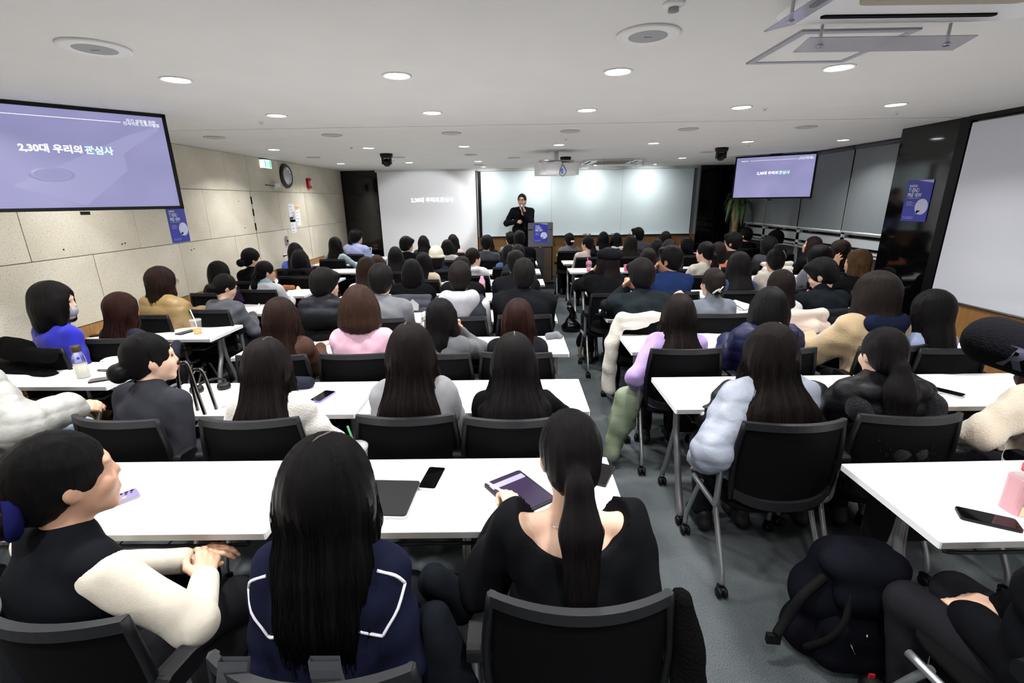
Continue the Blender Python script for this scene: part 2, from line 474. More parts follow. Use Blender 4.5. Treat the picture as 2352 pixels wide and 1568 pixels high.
for i, (x, c, lb) in enumerate(((1297, '3a46a8', 'blue'), (1337, 'd02040', 'red'), (1345, 'e8e8e8', 'white'), (1350, '101010', 'black'), (1401, '3a46a8', 'blue'), (1440, 'c02848', 'red'), (1453, '5a3ab8', 'violet'))):
    p = at_y(x, 539, YF - .10)
    k = empty('marker_pen', (p.x, YF - .09, zb0 + .016), label='%s marker pen on the board tray, %s from the lectern' % (lb, ('first', 'second', 'third', 'fourth', 'fifth', 'sixth', 'seventh')[i]), cat='pen', group='marker pens on the board tray')
    cm = mat('marker_' + lb, c, .4)
    MB().tube([(-.06, 0, 0), (.03, 0, 0)], .009, 8).build('barrel', M_white_gloss if lb != 'black' else cm, k)
    MB().tube([(.03, 0, 0), (.065, 0, 0)], .0102, 8).build('cap', cm, k)
# ------------------------------------------------------------------ ceiling lights
M_lamp = mat('lamp_diffuser', 'ffffff', .5, emit=('f4f6ff', 28.0))
M_ring = mat('lamp_ring', 'e2e2e0', .4)
_ring = MB().lathe([(.076, 0), (.076, -.004), (.072, -.007), (.062, -.004), (.06, 0)], 28).mesh('lamp_ring'); _ring.materials.append(M_ring)
_diff = MB().lathe([(.063, -.002), (.045, -.004), (0, -.005)], 28).mesh('lamp_diffuser'); _diff.materials.append(M_lamp)
_ring2 = MB().lathe([(.058, 0), (.058, -.004), (.054, -.006), (.048, -.003)], 20).mesh('lamp_ring'); _ring2.materials.append(M_ring)
_diff2 = MB().lathe([(.05, -.002), (0, -.004)], 20).mesh('lamp_diffuser'); _diff2.materials.append(M_lamp)
gx = (-2.89, -1.75, -.60, .54, 1.67, 2.79, 3.92)
ORD = ('first', 'second', 'third', 'fourth', 'fifth', 'sixth', 'seventh')
lights = []
for yy, xs, nm in ((2.72, gx[0:5], 'row nearest the camera'), (3.80, gx[0:6], 'second row from the camera'), (6.07, gx, 'row beyond the ceiling joint'), (8.35, (gx[0], gx[1], gx[2], gx[3], gx[5]), 'row nearest the front wall')):
    for k, x in enumerate(xs): lights.append((x, yy, 'round white ceiling downlight, %s from the left in the %s' % (ORD[k], nm), 1))
for yy in (1.4, .2, -1.1):
    for k, x in enumerate((-2.6, -1.2, .4, 1.9, 3.2)): lights.append((x, yy, 'round white ceiling downlight above the back of the room, %s of the %s row' % (ORD[k], {1.4: 'nearest', .2: 'middle', -1.1: 'rearmost'}[yy]), 1))
for k, px_ in enumerate((1109, 1236, 1362, 1487)):
    lights.append((at_z(px_, 381, ROOM_H).x, 9.72, 'small round wall-washer light close to the glass board, %s from the left' % ORD[k], 0))
def lamp_data(name, size, watt, spread):
    L = bpy.data.lights.new(name, 'AREA'); L.shape = 'DISK'; L.size = size; L.energy = watt; L.spread = math.radians(spread); L.color = (1.0, .985, .96); return L
LD = lamp_data('downlight', .16, LAMP_W, 135); LD2 = lamp_data('wall_washer', .10, WASH_W, 130)
for (x, y, lb, big) in lights:
    e = empty('ceiling_downlight' if big else 'wall_washer_light', (x, y, ROOM_H), label=lb, cat='ceiling light', group='ceiling downlights' if big else 'wall washer lights')
    link('trim_ring', _ring if big else _ring2, e); link('diffuser', _diff if big else _diff2, e)
    lo = bpy.data.objects.new('lamp_beam', LD if big else LD2); COL.objects.link(lo); lo.parent = e; lo.location = (0, 0, -.014)
    if not big: lo.rotation_euler = (math.radians(38), 0, 0)

# round air diffusers, speakers, sprinklers
_vr = MB()
for r in (.095, .07, .045): _vr.lathe([(r, 0), (r, -.006), (r - .012, -.010), (r - .02, -.002)], 24)
_vm = _vr.mesh('vent'); _vm.materials.append(mat('vent_grey', 'b4b4b0', .5))
_vb = MB().lathe([(.09, -.001), (0, -.001)], 24).mesh('vent_back'); _vb.materials.append(mat('vent_dark', '6a6a68', .7))
vents = [(x, 4.90) for x in gx[:6]] + [(at_z(x, y, ROOM_H).x, at_z(x, y, ROOM_H).y) for x, y in ((1082, 355), (1624, 349), (720, 361), (915, 361), (1100, 378), (1180, 362))]
for k, (x, y) in enumerate(vents):
    e = empty('ceiling_vent', (x, y, ROOM_H), label='flat round ceiling air vent, %s' % (('%s from the left just beyond the joint' % ORD[k]) if k < 6 else ('small and far, near the front, number %s' % ('one two three four five six'.split()[k - 6]))), cat='vent', group='round ceiling vents')
    link('rings', _vm, e); link('backing', _vb, e)
_sp = MB().lathe([(.125, 0), (.125, -.008), (.112, -.014), (.108, -.010)], 36).mesh('speaker_rim'); _sp.materials.append(M_ring)
_sg = MB().lathe([(.11, -.008), (.06, -.011), (0, -.012)], 36).mesh('speaker_grille'); _sg.materials.append(mat('speaker_grille', '9a9c9e', .7, bump=(400, .6, .002)))
_sl = MB().box((0, 0, -.013), (.03, .006, .002)).mesh('badge'); _sl.materials.append(M_silver)
for x, y, lb in ((-1.71, 2.18, 'large round grey ceiling speaker above the wall television'), (.54, 2.15, 'large round grey ceiling speaker near the ventilation unit')):
    e = empty('ceiling_speaker', (x, y, ROOM_H), label=lb, cat='speaker', group='ceiling speakers')
    link('rim', _sp, e); link('grille', _sg, e); link('badge', _sl, e)
sp = [at_z(x, y, ROOM_H) for x, y in ((1548, 7), (600, 280), (807, 338), (1757, 249), (2060, 258), (903, 368), (1300, 318), (1720, 333))]
for k, p in enumerate(sp):
    big = k == 0
    s = 1.15 if big else .7
    e = empty('smoke_detector' if big else 'ceiling_sprinkler', (p.x, p.y, ROOM_H), label='round white smoke detector at the top edge of the ceiling' if big else 'tiny metal sprinkler head in the ceiling, %s of seven' % ORD[k - 1], cat='detector' if big else 'sprinkler', group=None if big else 'sprinkler heads')
    MB().lathe([(.032 * s, 0), (.032 * s, -.006 * s), (.02 * s, -.012 * s)], 18).build('flange', M_ring, e)
    MB().lathe([(.014 * s, -.008 * s), (.016 * s, -.022 * s), (0, -.025 * s)], 12).build('head', mat('detector_grey', '8a8c90', .5) if big else M_silver, e)

# ------------------------------------------------------------------ televisions
def screen_mat(name, loc):
    m = bpy.data.materials.new(name); m.use_nodes = True; nt = m.node_tree; b = nt.nodes['Principled BSDF']
    b.inputs['Base Color'].default_value = (.02, .02, .03, 1); b.inputs['Roughness'].default_value = .35
    tc = nt.nodes.new('ShaderNodeTexCoord'); n = nt.nodes.new('ShaderNodeTexNoise'); n.inputs['Scale'].default_value = 2.2; n.inputs['Detail'].default_value = 1
    nt.links.new(tc.outputs['Object'], n.inputs['Vector'])
    r = nt.nodes.new('ShaderNodeValToRGB'); e = r.color_ramp.elements
    e[0].position = .3; e[0].color = (*lin('8f8fbd'), 1); e[1].position = .75; e[1].color = (*lin('a9a6d6'), 1)
    nt.links.new(n.outputs['Fac'], r.inputs['Fac']); nt.links.new(r.outputs['Color'], b.inputs['Emission Color'])
    b.inputs['Emission Strength'].default_value = .88
    return m
M_tvscr = screen_mat('tv_picture', 0)
M_tvink = mat('tv_white_text', '202028', .6, emit=('ffffff', 1.15))
M_tvmint = mat('tv_mint_text', '202028', .6, emit=('d6fff4', 1.1))
M_tvdoc = mat('tv_ghost_picture', '101016', .6, emit=('a9a8d6', .88))
M_tvdoc2 = mat('tv_ghost_dark', '101016', .6, emit=('9f9ecd', .88))
def television(center, rz, W, Hh, label, doc):
    e = empty('television', center, rz, label, 'television')
    fr = MB(); t = .022
    fr.box((0, 0, Hh / 2 + t / 2), (W + 2 * t, .05, t)); fr.box((0, 0, -Hh / 2 - t / 2), (W + 2 * t, .05, t))
    for s in (-1, 1): fr.box((s * (W / 2 + t / 2), 0, 0), (t, .05, Hh + 2 * t))
    fr.build('bezel', M_black, e)
    MB().box((0, .02, 0), (W, .03, Hh)).build('back_shell', M_black, e)
    sc_ = MB().box((0, -.004, 0), (W, .016, Hh)).build('screen', M_tvscr, e)
    y = -.0135
    if doc:
        u = lambda x, z: ((x - .5) * W, (.5 - z) * Hh)
        poly = [u(.22, .78), u(.80, .22), u(.97, .10), u(.97, .14), u(.76, .42), u(.76, .60), u(.52, .98)]
        MB().prism(poly, .0006, M=Matrix.Translation((0, y + .0006, 0)) @ Matrix.Rotation(math.pi / 2, 4, 'X')).build('ghost_sheet', M_tvdoc, sc_)
        MB().prism([u(.54, .32), u(.58, .30), u(.64, .36), u(.60, .385)], .0006, M=Matrix.Translation((0, y, 0)) @ Matrix.Rotation(math.pi / 2, 4, 'X')).build('ghost_clip', M_tvdoc2, sc_)
        MB().lathe([(.07, 0), (.075, .0006), (.058, .0006), (.054, 0)], 24, M=Matrix.Translation((u(.40, .66)[0], y, u(.40, .66)[1])) @ Matrix.Rotation(math.pi / 2, 4, 'X') @ Matrix.Scale(1.5, 4, (1, 0, 0)) @ Matrix.Scale(.6, 4, (0, 1, 0))).build('ghost_cup', M_tvdoc2, sc_)
    t1 = text_mesh('2,30대 우리의 ', 1, bold=.04); t2 = text_mesh('관심사', 1, bold=.04)
    w1 = width(t1) + .22; w2 = width(t2); s_ = W * .42 / (w1 + w2)
    for me, m_, dx in ((t1, M_tvink, 0), (t2, M_tvmint, w1 * s_)):
        for v in me.vertices: v.co *= s_
        me.materials.append(m_); link('title', me, sc_, (-.21 * W + dx, y - .001, .07 * Hh), (math.pi / 2, 0, 0))
    MB().box((-.02 * W, y, .415 * Hh), (.60 * W, .001, .006 * Hh)).build('header_line', M_tvink, sc_)
    text_obj('chapter_text', 'Chapter 02', .036 * Hh, M_tvink, sc_, (-.44 * W, y - .001, .405 * Hh), bold=.0004)
    text_obj('header_text', '자기 성장을 위한\n인사이트 스토리텔링', .040 * Hh, M_tvink, sc_, (.385 * W, y - .001, .425 * Hh), align='CENTER', bold=.0002, spacing=.8)
    MB().box((0, -.01, -Hh / 2 - .038), (.05, .03, .022)).build('infrared_receiver', M_black, e)
    MB().box((0, .055, 0), (.45, .04, .35)).build('mount_plate', M_black, e)
    z1 = ROOM_H - center[2]
    MB().tube([(0, .08, -.1), (0, .08, z1)], .025, 10).build('ceiling_pole', M_black, e)
    MB().box((0, .08, z1 - .01), (.16, .12, .02)).build('ceiling_plate', M_black, e)
    return e
def tv_from_corners(xl, yl0, yl1, xr, yr0, yr1, Hh, label, doc, cut=None):
    # side edges give their own depth from the real height of the set
    dl = FPX * Hh / (yl1 - yl0) * 1.085; dr = FPX * Hh / (yr1 - yr0) * 1.085
    a = at_d(xl, (yl0 + yl1) / 2, dl); b = at_d(xr, (yr0 + yr1) / 2, dr)
    d = Vector((b.x - a.x, b.y - a.y)); ang = math.atan2(d.y, d.x); return a, b, ang
a, b_, ang = tv_from_corners(1683, 360, 455, 1875, 353, 457, .625, '', 0)
Wt = math.hypot(b_.x - a.x, b_.y - a.y); c = (a + b_) / 2
television((c.x, c.y, c.z), ang, 1.09, .605, 'small ceiling-hung television in front of the grey blinds', False)
a, b_, ang = tv_from_corners(0, 240, 495, 396, 263, 474, .625, '', 0)
dv = Vector((math.cos(ang), math.sin(ang), 0)); c = Vector((b_.x, b_.y, (a.z + b_.z) / 2)) - dv * .565
television((c.x, c.y, c.z), ang, 1.10, .605, 'large-looking television near the stone wall, cut by the frame', True)

# ------------------------------------------------------------------ projector, cameras, ventilation units
p = at_z(1278, 347, ROOM_H)
e = empty('projector', (p.x, p.y, ROOM_H), math.radians(6), label='white ceiling-mounted projector with a hanging cable', cat='projector')
M_prj = mat('projector_white', 'e6e6e4', .35)
b = MB().rbox((0, 0, -.235), (.56, .42, .15), .06); b.build('housing', M_prj, e)
MB().rbox((0, -.205, -.235), (.36, .03, .12), .03, flat='Y').build('rear_panel', M_white_gloss, e)
MB().lathe([(.05, 0), (.055, .03), (.04, .04)], 18, M=Matrix.Translation((-.1, .2, -.235)) @ Matrix.Rotation(-math.pi / 2, 4, 'X')).build('lens', M_black, e)
k = MB(); k.box((0, 0, -.06), (.05, .05, .12)); k.box((0, 0, -.004), (.2, .14, .008)); k.build('mount', M_white_paint, e)
for a_ in (20, -35, 110, 200):
    r = math.radians(a_); MB().tube([(0, 0, -.12), (.26 * math.cos(r), .2 * math.sin(r), -.13), (.26 * math.cos(r), .2 * math.sin(r), -.16)], .008, 6).build('mount_arm', M_white_paint, e)
MB().tube(cr([(.05, -.22, -.17), (.02, -.24, -.22), (.0, -.235, -.30), (.05, -.23, -.33), (.09, -.23, -.27), (.05, -.22, -.19)], 6), .004, 6).build('cable', M_black, e)
MB().box((.035, -.235, -.27), (.025, .02, .06)).build('connector', mat('blue_plug', '3a78d8', .4), e)

for k, (x, y0, Yx, lb) in enumerate(((887, 353, 0, 'black dome camera hanging from the ceiling left of the projector'), (1658, 339, 0, 'black dome camera hanging from the ceiling beside the small television'), (1315, 347, .9, 'black dome camera half hidden behind the projector'))):
    p = at_z(x, y0, ROOM_H); 
    e = empty('ceiling_camera', (p.x, p.y + Yx, ROOM_H), label=lb, cat='camera', group='black ceiling cameras')
    MB().lathe([(.085, 0), (.085, -.03), (.075, -.05), (.06, -.055)], 20).build('base', M_black, e)
    MB().box((-.052, 0, -.09), (.022, .06, .09)).build('yoke', M_black, e); MB().box((.052, 0, -.09), (.022, .06, .09)).build('yoke', M_black, e)
    MB().lathe([(.0, -.165), (.03, -.16), (.05, -.14), (.056, -.115), (.05, -.085), (.03, -.065), (0, -.06)], 18).build('head', M_black, e)
    MB().lathe([(.022, 0), (.022, .012), (.0, .014)], 14, M=Matrix.Translation((0, -.052, -.115)) @ Matrix.Rotation(math.pi / 2, 4, 'X')).build('lens', M_black_gloss, e)

M_acr = mat('smoked_acrylic', 'a8a6b4', .08, alpha=.55)
M_acrw = mat('frosted_acrylic', 'dfeaf0', .2, alpha=.7)
def aircon(c, rz, label, acr):
    e = empty('air_conditioner', (c[0], c[1], ROOM_H), rz, label, 'air conditioner', 'ceiling cassette air conditioners')
    MB().rbox((0, 0, -.012), (.95, .95, .024), .12, seg=6).build('panel', M_white_gloss, e)
    g = MB().rbox((0, 0, -.028), (.56, .56, .012), .04).build('intake_grille', mat('beige_grille', 'a39b8a', .7), e)
    for i in range(8): MB().box((0, -.22 + i * .063, -.036), (.5, .006, .006)).build('grille_bar', mat('beige_grille_bar', '8d8676', .7), g)
    for a_ in range(4):
        R = Matrix.Rotation(a_ * math.pi / 2, 4, 'Z')
        MB().rbox((0, .40, -.026), (.62, .025, .006), .012, M=R).build('outlet_slot', M_black_soft, e)
        bl_ = MB().box((0, 0, 0), (.62, .10, .004), M=R @ Matrix.Translation((0, .50, -.085)) @ Matrix.Rotation(math.radians(-12), 4, 'X')).build('deflector', acr, e)
        for s in (-1, 1):
            MB().tube([(s * .24, .50, -.02), (s * .24, .50, -.09)], .006, 6, M=R).build('deflector_bracket', M_white_paint, e)
            MB().lathe([(.012, -.006), (.012, .002)], 10, c=(s * .24, .5, -.088), M=R).build('deflector_screw', M_chrome, e)
    return e
p = at_z(2080, 28, ROOM_H)
aircon((1.40, 1.52), math.radians(1), 'large ceiling air conditioner with smoked deflector blades at the top right', M_acr)
p = at_z(1412, 366, ROOM_H)
aircon((p.x, p.y + .35), 0, 'far ceiling air conditioner beyond the projector', M_acrw)
# access hatch frame under the near unit
hp = [at_z(x, y, ROOM_H) for x, y in ((1735, 141), (1925, 141), (2095, 67), (1850, 67))]
hc = sum(hp, Vector()) / 4; L1 = (hp[1] - hp[0]).length; L2 = abs(hp[2].y - hp[1].y)
e = empty('access_hatch', (hc.x, hc.y, ROOM_H), label='square grey-framed access hatch in the ceiling below the air conditioner', cat='hatch')
for s in (-1, 1):
    MB().box((s * .22, 0, -.004), (.03, .47, .008)).build('frame_bar', mat('hatch_grey', '9b9ca4', .5), e)
    MB().box((0, s * .22, -.004), (.41, .03, .008)).build('frame_bar', MATS['hatch_grey'], e)
MB().box((0, 0, -.002), (.41, .41, .004)).build('hatch_panel', M_ceil, e)

# ------------------------------------------------------------------ posters
M_pblue = mat('poster_blue', '3a3fae', .35, noise=(4, .12)); M_plil = mat('poster_lilac', 'b7b4ea', .4); M_pbub = mat('poster_bubble', 'd0d4f2', .4)
M_pw = mat('poster_white', 'f4f4fa', .5); M_pc = mat('poster_cyan', '4fb4d6', .5)
def poster(W, Hh, Mx, label):
    e = empty('event_poster', (0, 0, 0), label=label, cat='poster', group='blue trend preview posters')
    e.matrix_world = Mx
    MB().box((0, .0015, 0), (W, .003, Hh)).build('sheet', M_pblue, e)
    RX = Matrix.Translation((0, -.0008, 0)) @ Matrix.Rotation(math.pi / 2, 4, 'X')
    U = lambda x, y: ((x - .5) * W, (.5 - y) * Hh)
    MB().prism([U(.38, 0), U(1, .0), U(1, .075)], .0006, RX).build('corner_fold', M_plil, e)
    cx, cy, r = .73, .64, .25
    pts = []
    for i in range(36):
        t = 2 * math.pi * i / 36
        pts.append(((cx - .5) * W + r * W * math.cos(t), (.5 - cy) * Hh + r * W * .98 * math.sin(t)))
    pts = [(min(x, W / 2), y) for x, y in pts]
    MB().prism(pts, .0006, RX).build('speech_bubble', M_pbub, e)
    MB().prism([U(.58, .72), U(.72, .74), U(.55, .83)], .0006, RX).build('bubble_tail', M_pbub, e)
    def tx(body, x, y, wid, hgt, m_):
        me = text_mesh(body, 1, bold=.02); me.materials.append(m_)
        xs = [v.co.x for v in me.vertices]; ys = [v.co.y for v in me.vertices]
        a, b_ = min(xs), max(xs); c, d = min(ys), max(ys)
        for v in me.vertices: v.co = Vector(((v.co.x - a) / (b_ - a) * wid * W, (v.co.y - c) / (d - c) * hgt * Hh, 0))
        link('lettering', me, e, (*[(x - .5) * W], -.0022, (.5 - y) * Hh), (math.pi / 2, 0, 0))
    tx('2025', .10, .165, .32, .055, M_pw)
    tx('T', .10, .29, .075, .10, M_pw); tx('R', .18, .29, .075, .10, M_pc); tx('EN', .26, .29, .17, .10, M_pw); tx('D', .44, .29, .10, .10, M_plil)
    tx('PRE', .10, .405, .22, .095, M_pw); tx('V', .325, .405, .085, .095, M_pc); tx('IEW', .415, .405, .23, .095, M_pw)
    tx('자기 성장을 위한 인사이트 스토리', .10, .445, .5, .018, M_pw)
    for y, wd in ((.53, .22), (.555, .3), (.59, .22), (.615, .3)): tx('강연 안내 자료' if wd < .25 else '트렌드 프리뷰 프로그램', .12, y, wd, .014, M_pw)
    tx('일시 11. 28. (목) 19:00', .08, .905, .42, .018, M_pw); tx('www.trendpreview', .08, .94, .40, .018, M_pw)
    return e
# on the stone wall
a = at_x(385, 478, XL + .02); b = at_x(424, 474, XL + .02); c = at_x(432, 553, XL + .02)
W = .40; zc = (b.z + c.z) / 2; yc = (a.y + b.y) / 2
poster(.28, .37, Matrix.Translation((XL + .006, 5.15, 1.575)) @ Matrix.Rotation(math.pi / 2, 4, 'Z'), 'blue event poster on the stone wall below the large television')
a = at_x(2092, 416, PX); b = at_x(2144, 412, PX); c = at_x(2134, 510, PX)
poster(.30, abs(b.z - c.z), Matrix.Translation((PX - .006, (a.y + b.y) / 2, (b.z + c.z) / 2)) @ Matrix.Rotation(-math.pi / 2, 4, 'Z'), 'blue event poster taped to the black pillar')

# ------------------------------------------------------------------ wall things, left
RYP = Matrix.Rotation(math.pi / 2, 4, 'Y')
p = at_x(605, 377, XL)
e = empty('exit_sign', (XL, p.y, p.z), label='glowing green and white exit sign high on the stone wall', cat='sign')
MB().box((.03, 0, 0), (.06, .21, .12)).build('case', M_white_gloss, e)
MB().box((.061, 0, 0), (.004, .20, .11)).build('front_panel', mat('exit_green_face', 'ffffff', .4, emit=('e8fff4', 1.6)), e)
MB().box((.03, -.106, 0), (.055, .002, .11)).build('side_panel', mat('exit_white_face', 'ffffff', .4, emit=('f2fff8', .9)), e)
for dy, w_ in ((.07, .04), (-.07, .03)): MB().box((.0635, dy, 0), (.002, w_, .10)).build('green_band', mat('exit_green', '20b080', .4, emit=('38d8a0', 1.0)), e)
fig = MB(); fig.lathe([(.011, 0), (.011, .002)], 10, M=Matrix.Translation((.063, .01, .035)) @ RYP); fig.tube([(.064, .008, .022), (.064, .0, -.005), (.064, .018, -.035)], .006, 6); fig.tube([(.064, .0, -.005), (.064, -.025, -.025)], .005, 6); fig.tube([(.064, .025, .01), (.064, .004, .02), (.064, -.02, .006)], .004, 6)
fig.build('running_figure', MATS['exit_green'], e)

p = at_x(655, 404, XL)
e = empty('wall_clock', (XL, p.y, p.z), label='round clock with dark frame on the stone wall', cat='clock')
R_ = .185
MB().lathe([(R_, 0), (R_, .02), (R_ - .02, .045), (R_ - .05, .04), (R_ - .055, .02)], 40, M=RYP).build('outer_frame', mat('clock_brown', '2c2422', .35), e)
MB().lathe([(R_ - .05, .03), (R_ - .055, .042), (R_ - .068, .036), (R_ - .07, .02)], 40, M=RYP).build('silver_ring', M_chrome, e)
MB().lathe([(R_ - .066, .018), (0, .018)], 40, M=RYP).build('dial', mat('clock_dial', 'd9d5cc', .5), e)
for h in range(12):
    t = math.radians(h * 30)
    MB().box((.0195, (R_ - .085) * math.sin(t), (R_ - .085) * math.cos(t)), (.002, .006, .018) if h % 3 == 0 else (.002, .005, .008)).build('hour_mark', M_black, e)
MB().tube([(.022, 0, 0), (.022, .035, .05)], .004, 6).build('hour_hand', M_black, e)
MB().tube([(.024, 0, 0), (.024, .06, -.075)], .003, 6).build('minute_hand', M_black, e)

p = at_x(706, 421, XL)
e = empty('fire_alarm', (XL, p.y, p.z), label='red fire alarm strobe on the stone wall', cat='alarm')
MB().rbox((.025, 0, 0), (.05, .11, .17), .03, flat='X').build('housing', mat('alarm_red', 'b0161c', .35), e)
MB().rbox((.06, .012, .0), (.03, .05, .10), .02, flat='X').build('strobe_lens', mat('strobe_clear', 'd8dade', .1), e)
text_obj('lettering', 'FIRE', .03, M_pw, e, (.0515, -.035, -.03), (math.pi / 2, -math.pi / 2, math.pi / 2), bold=.0008)
p = at_x(628, 427, XL)
e = empty('door_closer', (XL, p.y, p.z), label='silver door closer with long arm above the hidden door', cat='door closer')
MB().box((.035, 0, .01), (.06, .17, .05)).build('body', M_white_paint, e); MB().box((.025, -.02, -.03), (.04, .13, .025)).build('base_plate', M_white_paint, e)
MB().tube([(.05, -.05, .0), (.05, -.33, .005)], .008, 6).build('arm', mat('closer_brown', '4a3226', .5), e)
for k, (x, y, w_, h_, lb) in enumerate(((670, 489, .21, .28, 'printed white notice with a grey photo on the stone wall'), (684, 495, .16, .32, 'white notice with an orange heading on the stone wall'), (673, 517, .20, .25, 'lower white notice sheet on the stone wall'))):
    p = at_x(x, y, XL); e = empty('wall_notice', (XL + .004 + .001 * (k != 1), p.y, p.z), label=lb, cat='paper', group='paper notices on the stone wall')
    MB().box((0, 0, 0), (.0012, w_, h_)).build('sheet', M_paper, e)
    mk = mat('print_grey', '8a8c96', .8)
    if k == 0: MB().box((.001, .05, -.04), (.0008, .08, .13)).build('printed_photo', mat('print_light', 'b9bbc8', .8), e)
    if k == 1: MB().box((.001, 0, .13), (.0008, .14, .045)).build('orange_heading', mat('print_orange', 'e2a768', .8), e)
    for j in range(5): MB().box((.001, -.03 + .02 * (j % 2), .10 - j * .05), (.0008, .09 - .02 * (j % 3), .008)).build('printed_line', mk, e)

# ------------------------------------------------------------------ lectern
LY = 9.78; ZS = .165
pl, pr = at_y(1213, 530, LY - .2).x, at_y(1270, 530, LY - .2).x
LW = pr - pl; ztop = at_y(1242, 512, LY - .2).z
e = empty('lectern', ((pl + pr) / 2, LY, ZS), label='grey and dark wood lectern with a blue poster on its front', cat='lectern')
Hh = ztop - ZS
M_lgrey = mat('lectern_grey', '70727a', .35, metal=.5); M_ldark = mat('lectern_wood', '4e4138', .5)
MB().box((0, -.19, Hh - .06), (LW, .02, .12)).build('top_panel', M_lgrey, e)
MB().box((0, -.18, Hh - .13), (LW - .01, .02, .015)).build('dark_strip', M_black, e)
MB().box((0, -.19, Hh - .30), (LW, .02, .32)).build('front_panel', M_lgrey, e)
MB().box((0, -.17, (Hh - .46) / 2), (LW - .01, .02, Hh - .46)).build('lower_panel', M_ldark, e)
MB().box((0, -.185, (Hh - .46) / 2), (.13, .02, Hh - .46)).build('centre_strip', mat('lectern_strip', '3b3b40', .4), e)
for k in range(3): MB().lathe([(.01, 0), (.009, .006), (0, .008)], 10, M=Matrix.Translation((0, -.196, (Hh - .46) * (.98 - .33 * k))) @ Matrix.Rotation(math.pi / 2, 4, 'X')).build('bolt', M_chrome, e)
for s in (-1, 1): MB().box((s * (LW / 2 - .01), -.02, Hh / 2), (.02, .32, Hh)).build('side_panel', M_ldark, e)
MB().box((0, -.01, Hh - .01), (LW, .36, .02), M=Matrix.Rotation(math.radians(0), 4, 'X')).build('desk_top', M_ldark, e)
MB().box((0, 0, .015), (LW + .02, .40, .03)).build('plinth', M_ldark, e)
zt = at_y(1242, 513, LY - .2).z; zb_ = at_y(1242, 556, LY - .2).z
poster(at_y(1257, 530, LY - .2).x - at_y(1226, 530, LY - .2).x, zt - zb_, Matrix.Translation((at_y(1242, 530, LY - .2).x, LY - .204, (zt + zb_) / 2)), 'blue event poster on the front of the lectern')

# ------------------------------------------------------------------ plant in the corner
pb = at_y(1688, 525, 9.2)
e = empty('potted_plant', (pb.x, 9.2, 0), label='tall corn plant with drooping green leaves in the right corner', cat='plant')
MB().lathe([(.13, 0), (.17, .3), (.18, .34), (.165, .34), (.155, .3), (0, .29)], 20).build('pot', mat('pot_dark', '3a3532', .6), e)
M_trunk = mat('trunk_tan', '8c744c', .85, noise=(14, .25), bump=(30, .6, .01)); M_leaf = mat('plant_leaf', '4a6638', .5, noise=(6, .35))
MB().tube(cr([(0, 0, .28), (.01, 0, .8), (.0, 0, 1.28), (.05, 0, 1.42), (.10, .02, 1.68)], 5), [.05] * 21, 10).build('trunk', M_trunk, e)
MB().tube(cr([(0, 0, 1.25), (-.05, .0, 1.4), (-.04, .02, 1.74)], 5), .035, 8).build('branch', M_trunk, e)
for k in range(34):
    top = Vector((.10, .02, 1.66)) if k % 2 else Vector((-.04, .02, 1.72))
    a_ = rnd.uniform(0, 2 * math.pi); L = rnd.uniform(.30, .52); d = Vector((math.cos(a_), math.sin(a_), 0)); sd = Vector((-d.y, d.x, 0))
    up_ = rnd.uniform(.08, .26); dr_ = rnd.uniform(.10, .36); v = []; f = []
    for i in range(7):
        t = i / 6; wd = .035 * math.sin(math.pi * min(1, t * .95 + .08)) + .004
        c_ = top + d * (L * .55 * (t ** .8)) + Vector((0, 0, up_ * 4 * t * (1 - t) * .6 - dr_ * t * t + rnd.uniform(-.004, .004) - .1 * (k % 5) * .2))
        v += [c_ - sd * wd, c_ + Vector((0, 0, -.008)), c_ + sd * wd]
    for i in range(6):
        for j in range(2): f.append((i * 3 + j, i * 3 + j + 1, i * 3 + j + 4, i * 3 + j + 3))
    MB().add(v, f, True).build('leaf', M_leaf, e)

# the projector's own beam
pl_ = bpy.data.lights.new('projector_beam', 'SPOT'); pl_.energy = 260; pl_.spot_size = math.radians(30); pl_.spot_blend = .35; pl_.shadow_soft_size = .03; pl_.color = (.95, .97, 1)
po_ = bpy.data.objects.new('projector_beam', pl_); COL.objects.link(po_)
_pp = bpy.data.objects['projector']; po_.location = _pp.location + Vector((-.12, .26, -.25))
po_.rotation_euler = (Vector(((XS0 + XS1) / 2, YF - .1, 1.45)) - po_.location).to_track_quat('-Z', 'Y').to_euler()
